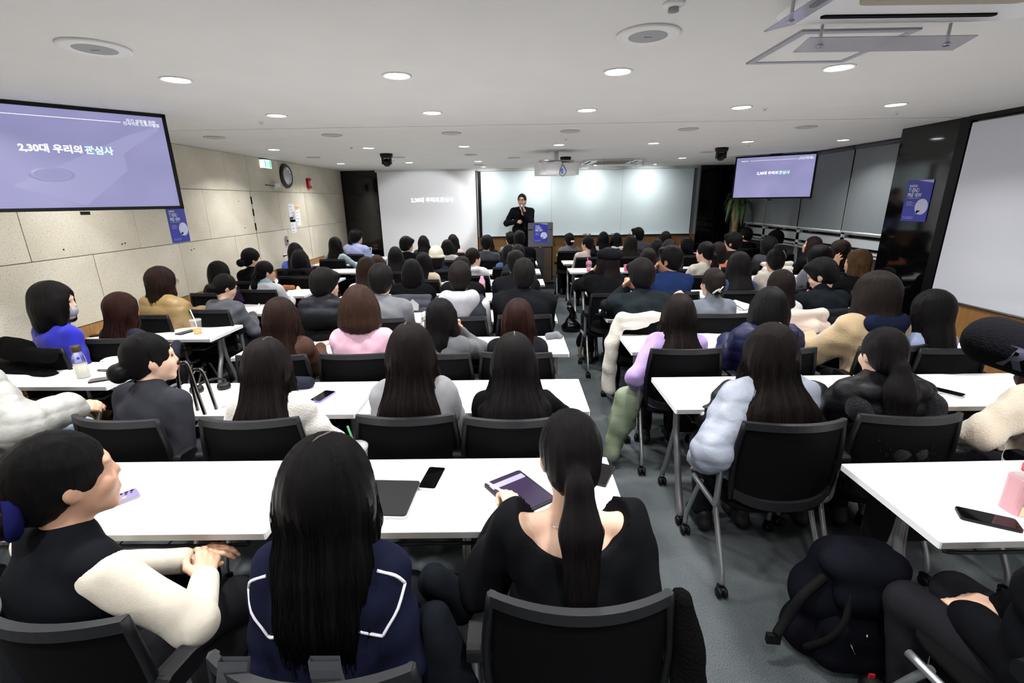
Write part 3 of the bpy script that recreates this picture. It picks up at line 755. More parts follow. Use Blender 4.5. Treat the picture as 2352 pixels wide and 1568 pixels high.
# ------------------------------------------------------------------ tables
M_lam = mat('white_laminate', 'f4f4f6', .35, spec=.4)
M_edge = mat('table_edge_band', 'a2a2a0', .5)
M_tleg = mat('table_leg_steel', '9a9b9e', .38, metal=.75)
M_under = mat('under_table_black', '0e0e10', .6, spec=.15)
TD, TZ = .46, .72
_tbl = {}
def caster_mesh():
    b = MB()
    for s in (-1, 1):
        b.lathe([(.0, -.010), (.022, -.009), (.026, -.004), (.026, .004), (.022, .009), (0, .010)], 12, M=Matrix.Translation((s * .013, -.008, .026)) @ Matrix.Rotation(math.pi / 2, 4, 'Y'))
    b.rbox((0, .0, .040), (.018, .05, .03), .012, flat='X'); b.tube([(0, .006, .05), (0, .006, .072)], .008, 6)
    me = b.mesh('caster'); me.materials.append(M_black); return me
_caster = caster_mesh()
def table_proto(W):
    if W in _tbl: return _tbl[W]
    d = {}
    d['top'] = MB().rbox((0, 0, TZ - .0125), (W, TD, .025), .006, seg=2).mesh('tabletop'); d['top'].materials.append(M_lam)
    d['edge'] = MB().box((0, -TD / 2 - .0006, TZ - .0125), (W - .012, .0012, .023)).mesh('edge_band'); d['edge'].materials.append(M_edge)
    b = MB(); b.tube(cr([(0, .0, .66), (0, -.015, .50), (0, -.06, .40), (0, -.13, .2), (0, -.19, .09), (0, -.195, .06)], 4), .019, 10)
    d['fleg'] = b.mesh('front_leg'); d['fleg'].materials.append(M_tleg)
    b = MB(); b.tube(cr([(.03, .02, .66), (.03, .03, .50), (.03, .06, .40), (.03, .13, .2), (.03, .185, .09), (.03, .19, .06)], 4), .017, 10)
    d['rleg'] = b.mesh('rear_leg'); d['rleg'].materials.append(M_tleg)
    b = MB(); b.rbox((.015, .0, .675), (.07, .26, .035), .01); d['brk'] = b.mesh('leg_bracket'); d['brk'].materials.append(M_tleg)
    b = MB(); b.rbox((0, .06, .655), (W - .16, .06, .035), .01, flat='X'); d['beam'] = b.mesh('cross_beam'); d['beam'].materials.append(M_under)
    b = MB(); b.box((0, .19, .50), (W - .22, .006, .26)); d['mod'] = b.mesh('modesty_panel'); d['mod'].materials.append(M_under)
    b = MB(); w2 = W / 2 - .14
    b.tube(cr([(-w2, .12, .60), (-w2, -.10, .60), (-w2 + .03, -.14, .60), (0, -.14, .60), (w2 - .03, -.14, .60), (w2, -.10, .60), (w2, .12, .60)], 4), .007, 6)
    for k in range(5): b.tube([(-w2 + .1 + k * (2 * w2 - .2) / 4, .12, .6), (-w2 + .1 + k * (2 * w2 - .2) / 4, -.14, .6)], .003, 5)
    d['shelf'] = b.mesh('wire_shelf'); d['shelf'].materials.append(mat('shelf_wire', '3a3b3e', .4, metal=.5))
    _tbl[W] = d; return d
def table(xc, yfront, W, label, rz=0.0):
    d = table_proto(W)
    e = empty('folding_table', (xc, yfront + TD / 2, 0), rz, label, 'table', 'white training tables in rows')
    t = link('tabletop', d['top'], e); link('edge_band', d['edge'], t)
    for s in (-1, 1):
        x = s * (W / 2 - .09)
        f = link('front_leg', d['fleg'], e, (x, 0, 0)); link('caster', _caster, f, (0, -.195, 0))
        r = link('rear_leg', d['rleg'], e, (x - .015, 0, 0)); link('caster', _caster, r, (.03, .19, 0))
        link('leg_bracket', d['brk'], e, (x - .015, 0, 0))
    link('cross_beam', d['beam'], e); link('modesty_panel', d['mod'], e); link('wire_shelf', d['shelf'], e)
    return e
ROWW = ('first', 'second', 'third', 'fourth', 'fifth', 'sixth', 'seventh', 'eighth', 'ninth')
MF = [1.31, 2.22, 3.17, 4.12, 5.05, 6.0, 7.0, 8.0, 8.98]
RF = [1.25, 2.23, 3.19, 4.12, 5.05, 6.05, 7.02, 8.01, 9.0]
LF = [1.72, 2.66, 3.68, 4.58, 5.48, 6.4, 7.35, 8.25, 9.1]
for k in range(9):
    table(-1.445, MF[k], 1.2, 'white training table left in the middle block, %s row from the camera' % ROWW[k], 0)
    table(-.225, MF[k] - .0, 1.2, 'white training table beside the aisle in the middle block, %s row from the camera' % ROWW[k], 0)
    table(-3.04, LF[k], 1.1, 'white training table along the stone wall, %s row from the camera' % ROWW[k], math.radians(-1.5))
    if k == 0:
        table(1.92, RF[0], 1.2, 'white training table at the bottom right with a pink bottle', math.radians(1.0))
    else:
        table(1.42, RF[k], 1.2, 'white training table beside the aisle in the right block, %s row from the camera' % ROWW[k], 0)
        table(2.64, RF[k], 1.2, 'white training table second from the aisle in the right block, %s row' % ROWW[k], 0)
        if k >= 4: table(3.87, RF[k], 1.2, 'white training table by the windows in the right block, %s row' % ROWW[k], 0)

# ------------------------------------------------------------------ chair
M_mesh = mat('chair_mesh_black', '08080a', .8, spec=.06)
M_mesh2 = mat('chair_mesh_sheer', '08080a', .8, alpha=.84, spec=.06)
M_cframe = mat('chair_frame_black', '111215', .45, spec=.2)
M_rail = mat('chair_rail_grey', '191a1d', .5, spec=.25)
M_cseat = mat('chair_seat_fabric', '0b0b0d', .9, spec=.08, bump=(300, .4, .002))
M_csil = mat('chair_silver', 'a9acb0', .33, metal=.8)
def bk(x, z):   # backrest surface: y at (x, z)
    return -.235 - .10 * (z - .48) * .5 + .075 * (x / .225) ** 2
def chair_parts():
    d = {}
    v = []; f = []; nx, nz = 12, 6
    def hw(z): return .205 + .018 * math.sin((z - .47) / .38 * math.pi)
    for j in range(nz + 1):
        z = .50 + .35 * j / nz
        for i in range(nx + 1):
            x = hw(z) * (-1 + 2 * i / nx); v.append((x, bk(x, z), z))
    for j in range(nz):
        for i in range(nx):
            a = j * (nx + 1) + i; f.append((a, a + 1, a + nx + 2, a + nx + 1))
    d['mesh_panel'] = (MB().add(v, f, True).mesh('mesh_panel'), M_mesh)
    def strip(path, wz, wy):
        b = MB(); vv = []; ff = []
        for p in path:
            x, y, z = p
            vv += [(x, y - wy, z - wz), (x, y + wy, z - wz), (x, y + wy, z + wz), (x, y - wy, z + wz)]
        n = len(path)
        for i in range(n - 1):
            for k in range(4): ff.append((i * 4 + k, i * 4 + (k + 1) % 4, (i + 1) * 4 + (k + 1) % 4, (i + 1) * 4 + k))
        ff += [(3, 2, 1, 0), tuple((n - 1) * 4 + k for k in range(4))]
        return b.add(vv, ff, False)
    xs = [-.215 + .43 * i / 14 for i in range(15)]
    d['top_rail'] = (strip([(x, bk(x, .865) , .868 - .012 * (x / .215) ** 2) for x in xs], .016, .011).mesh('top_rail'), M_rail)
    d['lower_rail'] = (strip([(x, bk(x, .49) - .004, .492 + .03 * (x / .215) ** 4) for x in xs], .022, .013).mesh('lower_rail'), M_rail)
    for s, nm in ((-1, 'l'), (1, 'r')):
        b = MB(); b.tube([(s * (hw(.49 + .38 * i / 8) + .008), bk(.215, .49 + .38 * i / 8), .49 + .38 * i / 8) for i in range(9)], .013, 6)
        d['side_rail' + nm] = (b.mesh('side_rail'), M_cframe)
        b = MB(); b.rbox((s * .255, -.135, .665), (.05, .10, .055), .02, flat='X'); b.rbox((s * .235, -.16, .66), (.04, .04, .03), .01)
        d['armrest_hinge' + nm] = (b.mesh('armrest_hinge'), M_cframe)
        b = MB(); b.tube(cr([(s * .262, -.135, .65), (s * .262, -.135, .50), (s * .258, -.12, .43), (s * .245, -.06, .405), (s * .24, .16, .40)], 4), .014, 8)
        d['arm_post' + nm] = (b.mesh('arm_post'), M_csil)
        b = MB(); b.tube(cr([(s * .225, -.05, .405), (s * .228, -.12, .27), (s * .232, -.20, .13), (s * .232, -.215, .065)], 4), .0125, 8)
        d['rear_leg' + nm] = (b.mesh('rear_leg'), M_csil)
        b = MB(); b.tube(cr([(s * .225, .10, .405), (s * .228, .16, .27), (s * .232, .21, .13), (s * .232, .215, .065)], 4), .0125, 8)
        d['front_leg' + nm] = (b.mesh('front_leg'), M_csil)
    b = MB(); n = 20; prof = ((.0, .47, .9), (.5, .47, .97), (1, .455, 1.0), (1, .435, 1.0), (.9, .42, .97))
    vv = []; ff = []
    for (q, z, s_) in prof:
        for k in range(n):
            a = 2 * math.pi * k / n; ca, sa = math.cos(a), math.sin(a); pw = .45
            rx = math.copysign(abs(ca) ** pw, ca) * .225 * s_ * max(q, .02); ry = math.copysign(abs(sa) ** pw, sa) * .215 * s_ * max(q, .02)
            vv.append((rx, ry + .01, z))
    for i in range(len(prof) - 1):
        for k in range(n): ff.append((i * n + k, (i + 1) * n + k, (i + 1) * n + (k + 1) % n, i * n + (k + 1) % n))
    ff.append(tuple(range(n))); ff.append(tuple((len(prof) - 1) * n + k for k in range(n - 1, -1, -1)))
    d['seat'] = (b.add(vv, ff, True).mesh('seat'), M_cseat)
    for me, m_ in d.values(): me.materials.append(m_)
    return d
CH = chair_parts()
def chair(x, y, rz, label):
    e = empty('mesh_chair', (x, y, 0), rz, label, 'chair', 'black mesh-back chairs in rows')
    for k, (me, m_) in CH.items():
        nm = k[:-1] if k[-1] in 'lr' and k not in ('top_rail', 'lower_rail') else k
        if nm == 'lower_rai': nm = 'lower_rail'
        o = link(nm, me, e)
        if nm == 'mesh_panel' and 'pale pink knit' in label: o.material_slots[0].link = 'OBJECT'; o.material_slots[0].material = M_mesh2
        if nm in ('rear_leg', 'front_leg'):
            s = -1 if k[-1] == 'l' else 1
            link('caster', _caster, o, (s * .232, -.215 if nm == 'rear_leg' else .215, 0))
    return e
# ------------------------------------------------------------------ soft-body meshes (smooth union of limbs, meshed with surface nets)
def _smin(a, b, k):
    h = np.maximum(k - np.abs(a - b), 0) / k
    return np.minimum(a, b) - h * h * (k * .25)
def cap(a, b, ra, rb=None, s=(1, 1, 1), quilt=None):
    return ('c', np.array(a, float), np.array(b, float), ra, ra if rb is None else rb, np.array(s, float), quilt)
def ell(c, r, R=None):
    return ('e', np.array(c, float), np.array(r, float), R)
def prim_d(pr, p):
    if pr[0] == 'c':
        _, a, b, ra, rb, s, q = pr
        P = p / s; A = a / s; B = b / s; ba = B - A
        t = np.clip(((P - A) @ ba) / max(ba @ ba, 1e-9), 0, 1)
        d = np.linalg.norm(P - A - t[:, None] * ba, axis=1)
        r = ra + (rb - ra) * t
        if q: r = r + q[1] * np.abs(np.sin(np.pi * q[0] * t)) ** .4
        return (d - r) * (s.min() * .5 + .5)
    _, c, r, R = pr
    P = p - c
    if R is not None: P = P @ R
    k0 = np.linalg.norm(P / r, axis=1); k1 = np.linalg.norm(P / (r * r), axis=1)
    return k0 * (k0 - 1) / np.maximum(k1, 1e-6)
class Field:
    def __init__(s, prims, k=.03, disp=None, cuts=()): s.prims = prims; s.k = k; s.disp = disp; s.cuts = cuts
    def __call__(s, p):
        d = None
        for pr in s.prims:
            q = prim_d(pr, p); d = q if d is None else _smin(d, q, s.k)
        if s.disp is not None: d = d + s.disp(p)
        for c in s.cuts: d = np.maximum(d, c(p))
        return d
    def bounds(s):
        lo = []; hi = []
        for pr in s.prims:
            if pr[0] == 'c':
                r = max(pr[3], pr[4]) * pr[5] + (pr[6][1] if pr[6] else 0); lo.append(np.minimum(pr[1], pr[2]) - r); hi.append(np.maximum(pr[1], pr[2]) + r)
            else: r = pr[2].max() if pr[3] is not None else pr[2]; lo.append(pr[1] - r); hi.append(pr[1] + r)
        return np.min(lo, 0) - .02, np.max(hi, 0) + .02
def net(field, h):
    lo, hi = field.bounds(); B = 5
    nb = np.maximum(np.ceil((hi - lo) / (h * B)).astype(int), 1); n = nb * B + 1
    bc = np.stack(np.meshgrid(*[lo[i] + (np.arange(nb[i]) + .5) * h * B for i in range(3)], indexing='ij'), -1).reshape(-1, 3)
    dc = field(bc); act = np.abs(dc) < h * B * .87 * 1.5 + .006
    V = np.repeat(np.repeat(np.repeat(np.where(dc < 0, -1., 1.).reshape(nb), B, 0), B, 1), B, 2)
    V = np.pad(V, ((0, 1),) * 3, mode='edge')
    ab = np.argwhere(act.reshape(nb))
    off = np.stack(np.meshgrid(*[np.arange(B + 1)] * 3, indexing='ij'), -1).reshape(-1, 3)
    m = np.zeros(n, bool); idx = (ab[:, None, :] * B + off[None]).reshape(-1, 3)
    m[idx[:, 0], idx[:, 1], idx[:, 2]] = True
    ii = np.argwhere(m); V[m] = field(lo + ii * h)
    V[0] = np.maximum(V[0], 1e-4); V[-1] = np.maximum(V[-1], 1e-4); V[:, 0] = np.maximum(V[:, 0], 1e-4); V[:, -1] = np.maximum(V[:, -1], 1e-4); V[:, :, 0] = np.maximum(V[:, :, 0], 1e-4); V[:, :, -1] = np.maximum(V[:, :, -1], 1e-4)
    S = V < 0
    c = [S[i:n[0] - 1 + i, j:n[1] - 1 + j, k:n[2] - 1 + k] for i in (0, 1) for j in (0, 1) for k in (0, 1)]
    cnt = sum(x.astype(np.int8) for x in c); cell = (cnt > 0) & (cnt < 8)
    ci = np.argwhere(cell); vid = np.full(cell.shape, -1, np.int32); vid[cell] = np.arange(len(ci))
    acc = np.zeros((len(ci), 3)); w_ = np.zeros(len(ci))
    cor = [(i, j, k) for i in (0, 1) for j in (0, 1) for k in (0, 1)]
    cv = np.stack([V[ci[:, 0] + i, ci[:, 1] + j, ci[:, 2] + k] for i, j, k in cor], 1)
    for a in range(8):
        for ax in range(3):
            if cor[a][ax]: continue
            o = list(cor[a]); o[ax] = 1; b = cor.index(tuple(o))
            x = (cv[:, a] < 0) != (cv[:, b] < 0)
            t = np.where(x, cv[:, a] / np.where(x, cv[:, a] - cv[:, b], 1), 0)
            p = np.tile(np.array(cor[a], float), (len(ci), 1)); p[:, ax] = t
            acc += np.where(x[:, None], p, 0); w_ += x
    verts = lo + (ci + acc / w_[:, None]) * h
    quads = []
    for ax in range(3):
        sl0 = [slice(None)] * 3; sl1 = [slice(None)] * 3; sl0[ax] = slice(0, -1); sl1[ax] = slice(1, None)
        a = S[tuple(sl0)]; b = S[tuple(sl1)]; e = np.argwhere(a != b)
        u, v = (ax + 1) % 3, (ax + 2) % 3
        e = e[(e[:, u] > 0) & (e[:, v] > 0) & (e[:, u] < n[u] - 1) & (e[:, v] < n[v] - 1)]
        if not len(e): continue
        flip = a[e[:, 0], e[:, 1], e[:, 2]]
        q = []
        for du, dv in ((1, 1), (0, 1), (0, 0), (1, 0)):
            g = e.copy(); g[:, u] -= du; g[:, v] -= dv; q.append(vid[g[:, 0], g[:, 1], g[:, 2]])
        q = np.stack(q, 1); q = np.where(flip[:, None], q, q[:, ::-1]); quads.append(q)
    return verts, np.concatenate(quads)
def np_mesh(name, parts, smooth=True):
    """parts: list of (verts, quads)"""
    vs = []; qs = []; o = 0
    for v, q in parts: vs.append(v); qs.append(q + o); o += len(v)
    v = np.concatenate(vs).astype(np.float32); q = np.concatenate(qs).astype(np.int32)
    me = bpy.data.meshes.new(name)
    me.vertices.add(len(v)); me.vertices.foreach_set('co', v.ravel())
    me.loops.add(len(q) * 4); me.loops.foreach_set('vertex_index', q.ravel())
    me.polygons.add(len(q)); me.polygons.foreach_set('loop_start', np.arange(0, len(q) * 4, 4, dtype=np.int32))
    me.polygons.foreach_set('use_smooth', np.ones(len(q), bool))
    me.update(calc_edges=True)
    me.materials.append(None)
    return me
def wob(seed, scale, amp, n=5):
    r = np.random.RandomState(seed); D = r.normal(size=(n, 3)); D /= np.linalg.norm(D, axis=1)[:, None]
    D *= r.uniform(.6, 1.5, (n, 1)) * scale; ph = r.uniform(0, 6.28, n)
    return lambda p: amp * np.sin(p @ D.T + ph).sum(1) / n * 1.8
def put(name, me, m_, parent, loc=None, rot=None):
    o = link(name, me, parent, loc, rot)
    o.material_slots[0].link = 'OBJECT'; o.material_slots[0].material = m_
    return o

# ------------------------------------------------------------------ hands
def hand_field(curl, thumb, spread=.0, point=None):
    pr = [cap((-.016, -.02, 0), (-.014, .02, 0), .021, .020, (1, 1, .75)), cap((.012, -.02, 0), (.014, .02, 0), .021, .020, (1, 1, .75))]
    xs = (-.029, -.010, .010, .028); ln = (.072, .080, .074, .058); ky = (.082, .088, .084, .076)
    for i in range(4):
        pr.append(cap((xs[i] * .6, .015, .0), (xs[i], ky[i], .002), .0135, .0115))
        c = curl[i] if isinstance(curl, (tuple, list)) else curl
        p = np.array((xs[i], ky[i], .002)); a = 0.; r = .0098
        for j, f in enumerate((.42, .32, .26)):
            a -= c * (1.0, 1.15, .7)[j]
            d = np.array((xs[i] * spread * 8 * math.cos(a), math.cos(a), math.sin(a))); d /= np.linalg.norm(d)
            q = p + d * ln[i] * f; pr.append(cap(p, q, r, r - .0009)); p = q; r -= .0009
    t = thumb
    p0 = np.array((-.022, .012, -.004)); p1 = p0 + np.array((-.026, .030, -.010 - .01 * t)); p2 = p1 + np.array((-.012 + .022 * t, .030, -.006 - .014 * t)); p3 = p2 + np.array((.002 + .018 * t, .026, -.004 - .008 * t))
    pr += [cap(p0, p1, .0145, .0125), cap(p1, p2, .012, .0105), cap(p2, p3, .0105, .0085)]
    return Field(pr, .0075)
_H = {}
def hand(kind, h):
    k = (kind, h)
    if k not in _H:
        _H[k] = net({'relax': hand_field(.38, .3), 'flat': hand_field(.14, .1), 'fist': hand_field(1.25, .9), 'pinch': hand_field((.75, .85, .95, 1.05), 1.0),
                     'open': hand_field((.12, .2, .3, .45), -.2, .03)}[kind], h)
    return _H[k]
def place_hand(kind, h, wrist, d, up, left):
    v, q = hand(kind, h); v = v.copy()
    if left: v[:, 0] *= -1; q = q[:, ::-1]
    y = np.array(d, float); y /= np.linalg.norm(y); z = np.array(up, float); z -= y * (z @ y); z /= np.linalg.norm(z); x = np.cross(y, z)
    return wrist + v @ np.stack([x, y, z]), q

# ------------------------------------------------------------------ seated body
HT = 1.26
HS = 1.10      # head size
def rot3(yaw, pitch=0., roll=0.):
    return np.array(Euler((math.radians(pitch), math.radians(roll), math.radians(yaw)), 'ZYX' if False else 'XYZ').to_matrix())
def ik(S, Ht, l1, l2, hint):
    d = Ht - S; L = np.linalg.norm(d); L2 = min(L, (l1 + l2) * .995); d = d / L; Hn = S + d * L2
    a = (l1 * l1 - l2 * l2 + L2 * L2) / (2 * L2); r = math.sqrt(max(l1 * l1 - a * a, 0))
    hint = np.array(hint, float); hint -= d * (hint @ d); hint /= np.linalg.norm(hint)
    return S + d * a + hint * r, Hn
ARM = {  # wrist target for the right side (x mirrored for the left), elbow hint, hand direction, hand up, hand kind
    'table': ((.11, .40, .765), (.38, -.5, -.9), (-.35, 1, -.10), (0, 0, 1), 'relax'),
    'wide': ((.17, .40, .765), (.8, -.3, -.6), (-.7, .8, -.05), (0, 0, 1), 'relax'),
    'fold': ((.03, .34, .775), (1, -.2, -.5), (-1, .35, 0), (0, 0, 1), 'flat'),
    'lap': ((.08, .24, .60), (.42, -.8, -.3), (-.5, .9, -.2), (0, .2, 1), 'relax'),
    'low': ((.26, .10, .56), (.6, -.8, -.1), (.1, .9, -.5), (.8, 0, .5), 'relax'),
    'chin': ((.09, .20, 1.00), (.7, .1, -.9), (-.25, -.1, 1), (.2, 1, .2), 'fist'),
    'write': ((.10, .37, .785), (.5, -.4, -.8), (-.25, 1, .15), (.35, 0, 1), 'pinch'),
    'mouth': ((.10, .22, 1.00), (.8, .2, -.9), (-.5, -.15, .9), (.2, 1, .2), 'relax'),
    'raise': ((.20, .16, 1.06), (.7, .2, -.9), (-.1, .1, 1), (0, 1, .1), 'open'),
    'stand': ((.24, .04, .72), (.4, -1, 0), (0, .1, -1), (1, 0, 0), 'relax')}
def skel(p):
    """joint positions of a sitter, local frame, facing +Y"""
    L = p.get('lean', .06); sh = p.get('sh', .150); sz = HT - .335 + p.get('shz', 0)
    J = dict(hip=np.array((0, 0, .545)), waist=np.array((0, L * .25, .72)), chest=np.array((0, L * .65, sz - .09)), neck=np.array((0, L * .85, sz + .045)), sh=sh, sz=sz, sy=L * .8, L=L)
    J['head'] = np.array((p.get('hx', 0.), L + .02, HT - .123 * HS)); J['headR'] = rot3(p.get('yaw', 0), p.get('pitch', 0), p.get('roll', 0))
    for s, k in ((1, 'r'), (-1, 'l')):
        pose = p.get('arm' + k, 'lap'); A = ARM[pose] if isinstance(pose, str) else pose
        m = np.array((s, 1, 1)); S = np.array((s * sh, L * .8, sz - .012))
        E, W = ik(S, np.array(A[0]) * m, .275, .245, np.array(A[1]) * m)
        J['S' + k], J['E' + k], J['W' + k] = S, E, W; J['H' + k] = (np.array(A[2]) * m, np.array(A[3]) * m, A[4])
    return J
def torso_prims(J, g, b=1.0):
    L, sh, sz = J['L'], J['sh'], J['sz']; w = J['waist']; c = J['chest']
    return [cap((-.075, -.01, .545), (.075, -.01, .545), .118 * b + g, None, (1, .92, .95)),
            cap((0, -.005, .57), w, .140 * b + g, .128 * b + g, (1, .80, 1)),
            cap(w, c, .128 * b + g, .140 * b + g, (1.04, .76, 1)),
            cap((-sh * .55, c[1], c[2] + .01), (sh * .55, c[1], c[2] + .01), .088 * b + g, None, (1, .95, 1)),
            cap((-sh + .02, J['sy'], sz), (sh - .02, J['sy'], sz), .050 + g, None, (1, .95, 1)),
            cap((-sh * .55, J['sy'] - .005, sz + .012), (0, L * .84, sz + .048), .043 + g, .045 + g * .8),
            cap((sh * .55, J['sy'] - .005, sz + .012), (0, L * .84, sz + .048), .043 + g, .045 + g * .8)]
def arm_prims(J, g, cut=0., q=None, sides='lr', b=1.0, end=1.0):
    out = []
    for k in sides:
        S, E, W = J['S' + k], J['E' + k], J['W' + k]
        W2 = E + (W - E) * (1 - cut) * end
        out += [cap(S, E, .050 * b + g, .042 * b + g, quilt=q), cap(E, W2, .041 * b + g, .030 * b + g * (1 if cut == 0 else .9), quilt=q)]
    return out
def head_prims(J, face=True):
    R = J['headR']; c = J['head']
    T = lambda p: c + R @ (np.array(p, float) * HS)
    ell = lambda c_, r_, R_: globals()['ell'](c_, np.array(r_) * HS, R_)
    pr = [ell(T((0, -.010, .022)), (.074, .092, .094), R), ell(T((0, .022, -.040)), (.060, .066, .074), R), cap(T((-.018, .058, -.094)), T((.018, .058, -.094)), .022),
          cap(J['neck'] + np.array((0, 0, -.05)), T((0, -.022, -.06)), .054, .051)]
    if face:
        pr += [cap(T((0, .080, .010)), T((0, .094, -.028)), .008, .0105), cap(T((-.034, .076, .022)), T((.034, .076, .022)), .013), cap(T((-.018, .080, -.064)), T((.018, .080, -.064)), .009),
               ell(T((-.036, .058, -.03)), (.026, .026, .028), R), ell(T((.036, .058, -.03)), (.026, .026, .028), R),
               ell(T((-.071, -.006, -.012)), (.008, .013, .024), R), ell(T((.071, -.006, -.012)), (.008, .013, .024), R)]
    return pr
_BODY = {}; _TOP = {}; _PANT = {}; _HAIR = {}
def key(p, *f): return tuple((k, str(p.get(k))) for k in f)
BK = ('lean', 'sh', 'shz', 'hx', 'yaw', 'pitch', 'roll', 'arml', 'armr', 'b')
def body_mesh(p, h):
    k = key(p, *BK) + (h,)
    if k not in _BODY:
        J = skel(p); pr = torso_prims(J, -.012, p.get('b', 1.0)) + arm_prims(J, -.004) + head_prims(J)
        parts = [net(Field(pr, .017), h)]
        hh = .0045 if h < .0098 else (.0075 if h < .0125 else .0095)
        for s in 'lr': parts.append(place_hand(J['H' + s][2], hh, J['W' + s], J['H' + s][0], J['H' + s][1], s == 'l'))
        _BODY[k] = np_mesh('body', parts)
    return _BODY[k]
def garment_field(p, J=None, sleeves='lr', seed=3):
    """p['top'] = dict(g thickness, fold, quilt, hood, turtle, collar, vest, hem)"""
    J = J or skel(p); t = p['top']; g = t.get('g', .012); b = p.get('b', 1.0); q = t.get('quilt')
    pr = torso_prims(J, g, b)
    if t.get('vest'): sleeves = ''
    pr += arm_prims(J, g + t.get('sg', 0), t.get('cuff', .04), (q * .7, .007) if q else None, sleeves)
    nb = J['neck']; L = J['L']; up = np.array((0, .12, 1.)); up /= np.linalg.norm(up)
    if t.get('turtle'): pr.append(cap(nb + up * -.01, nb + up * t['turtle'], .060, .057))
    if t.get('collar'): pr.append(cap(nb + up * -.02 + np.array((0, -.004, 0)), nb + up * .012, .066, .062))
    if t.get('hood'):
        z = J['sz'] + .05; y = J['sy'] - .075; s = t['hood']
        pr += [cap((-.075 * s, y, z), (.075 * s, y, z), .045 * s, None, (1, .8, .8)), cap((-.06 * s, y - .015, z - .07 * s), (.06 * s, y - .015, z - .07 * s), .042 * s, None, (1, .6, 1)), cap((-.02, y - .03, z - .12 * s), (.02, y - .03, z - .12 * s), .035 * s, None, (1, .6, 1)),
               cap((-.085 * s, y + .01, z - .012), (-.085 * s, y + .12, z - .03), .027 * s, .020), cap((.085 * s, y + .01, z - .012), (.085 * s, y + .12, z - .03), .027 * s, .020)]
    for a_ in t.get('add', ()): pr.append(a_)
    fold = wob(seed, 55, t.get('fold', .003) * 1.3); fold2 = wob(seed + 9, 20, t.get('fold', .003) * 1.8)
    zq = t.get('quilt')
    def disp(P):
        d = fold(P) + fold2(P)
        if zq: d = d - .009 * np.abs(np.sin((P[:, 2] + .15 * P[:, 1]) * math.pi / .085)) ** .4
        return d
    cuts = [lambda P: t.get('hem', .47) - P[:, 2]]
    if t.get('scoop'):
        c0, r0 = np.array(t['scoop'][0], float), t['scoop'][1]
        cuts.append(lambda P: r0 - np.linalg.norm((P - c0) / np.array((1, 1, .75)), axis=1))
    return Field(pr, .03, disp, cuts)
def top_mesh(p, h):
    k = key(p, 'lean', 'sh', 'shz', 'arml', 'armr', 'b', 'top') + (h,)
    if k not in _TOP: _TOP[k] = np_mesh('top', [net(garment_field(p, seed=abs(hash(str(p['top']))) % 97 if False else len(str(p['top'])) % 23), h)])
    return _TOP[k]
def sleeve_mesh(p, h, g):
    k = key(p, 'lean', 'sh', 'shz', 'arml', 'armr', 'b') + (h, 'slv', g)
    if k not in _TOP:
        J = skel(p); _TOP[k] = np_mesh('sleeves', [net(Field(arm_prims(J, g, .04), .03, wob(5, 40, .003)), h)])
    return _TOP[k]
def pants_field(g, kx=0.):
    pr = [cap((-.075, -.01, .545), (.075, -.01, .545), .122 + g, None, (1, .92, .95))]
    for s in (-1, 1):
        pr += [cap((s * .085, .0, .535), (s * (.11 + kx), .40, .51), .085 + g, .066 + g), cap((s * (.11 + kx), .40, .50), (s * (.11 + kx), .34, .12), .062 + g, .046 + g)]
    return Field(pr, .03, wob(2, 30, .004), [lambda P: P[:, 2] - .63])
def pants_mesh(h, g=.01, kx=0.):
    k = (h, g, kx)
    if k not in _PANT: _PANT[k] = np_mesh('trousers', [net(pants_field(g, kx), h)])
    return _PANT[k]
def shoe_mesh():
    if 'shoe' not in _PANT:
        _PANT['shoe'] = np_mesh('shoe', [net(Field([cap((0, -.03, .06), (0, -.03, .10), .042), cap((0, -.05, .04), (0, .12, .035), .040, .036), cap((0, .04, .06), (0, .10, .04), .03, .03)], .03, None, [lambda P: .004 - P[:, 2]]), .012)])
    return _PANT['shoe']

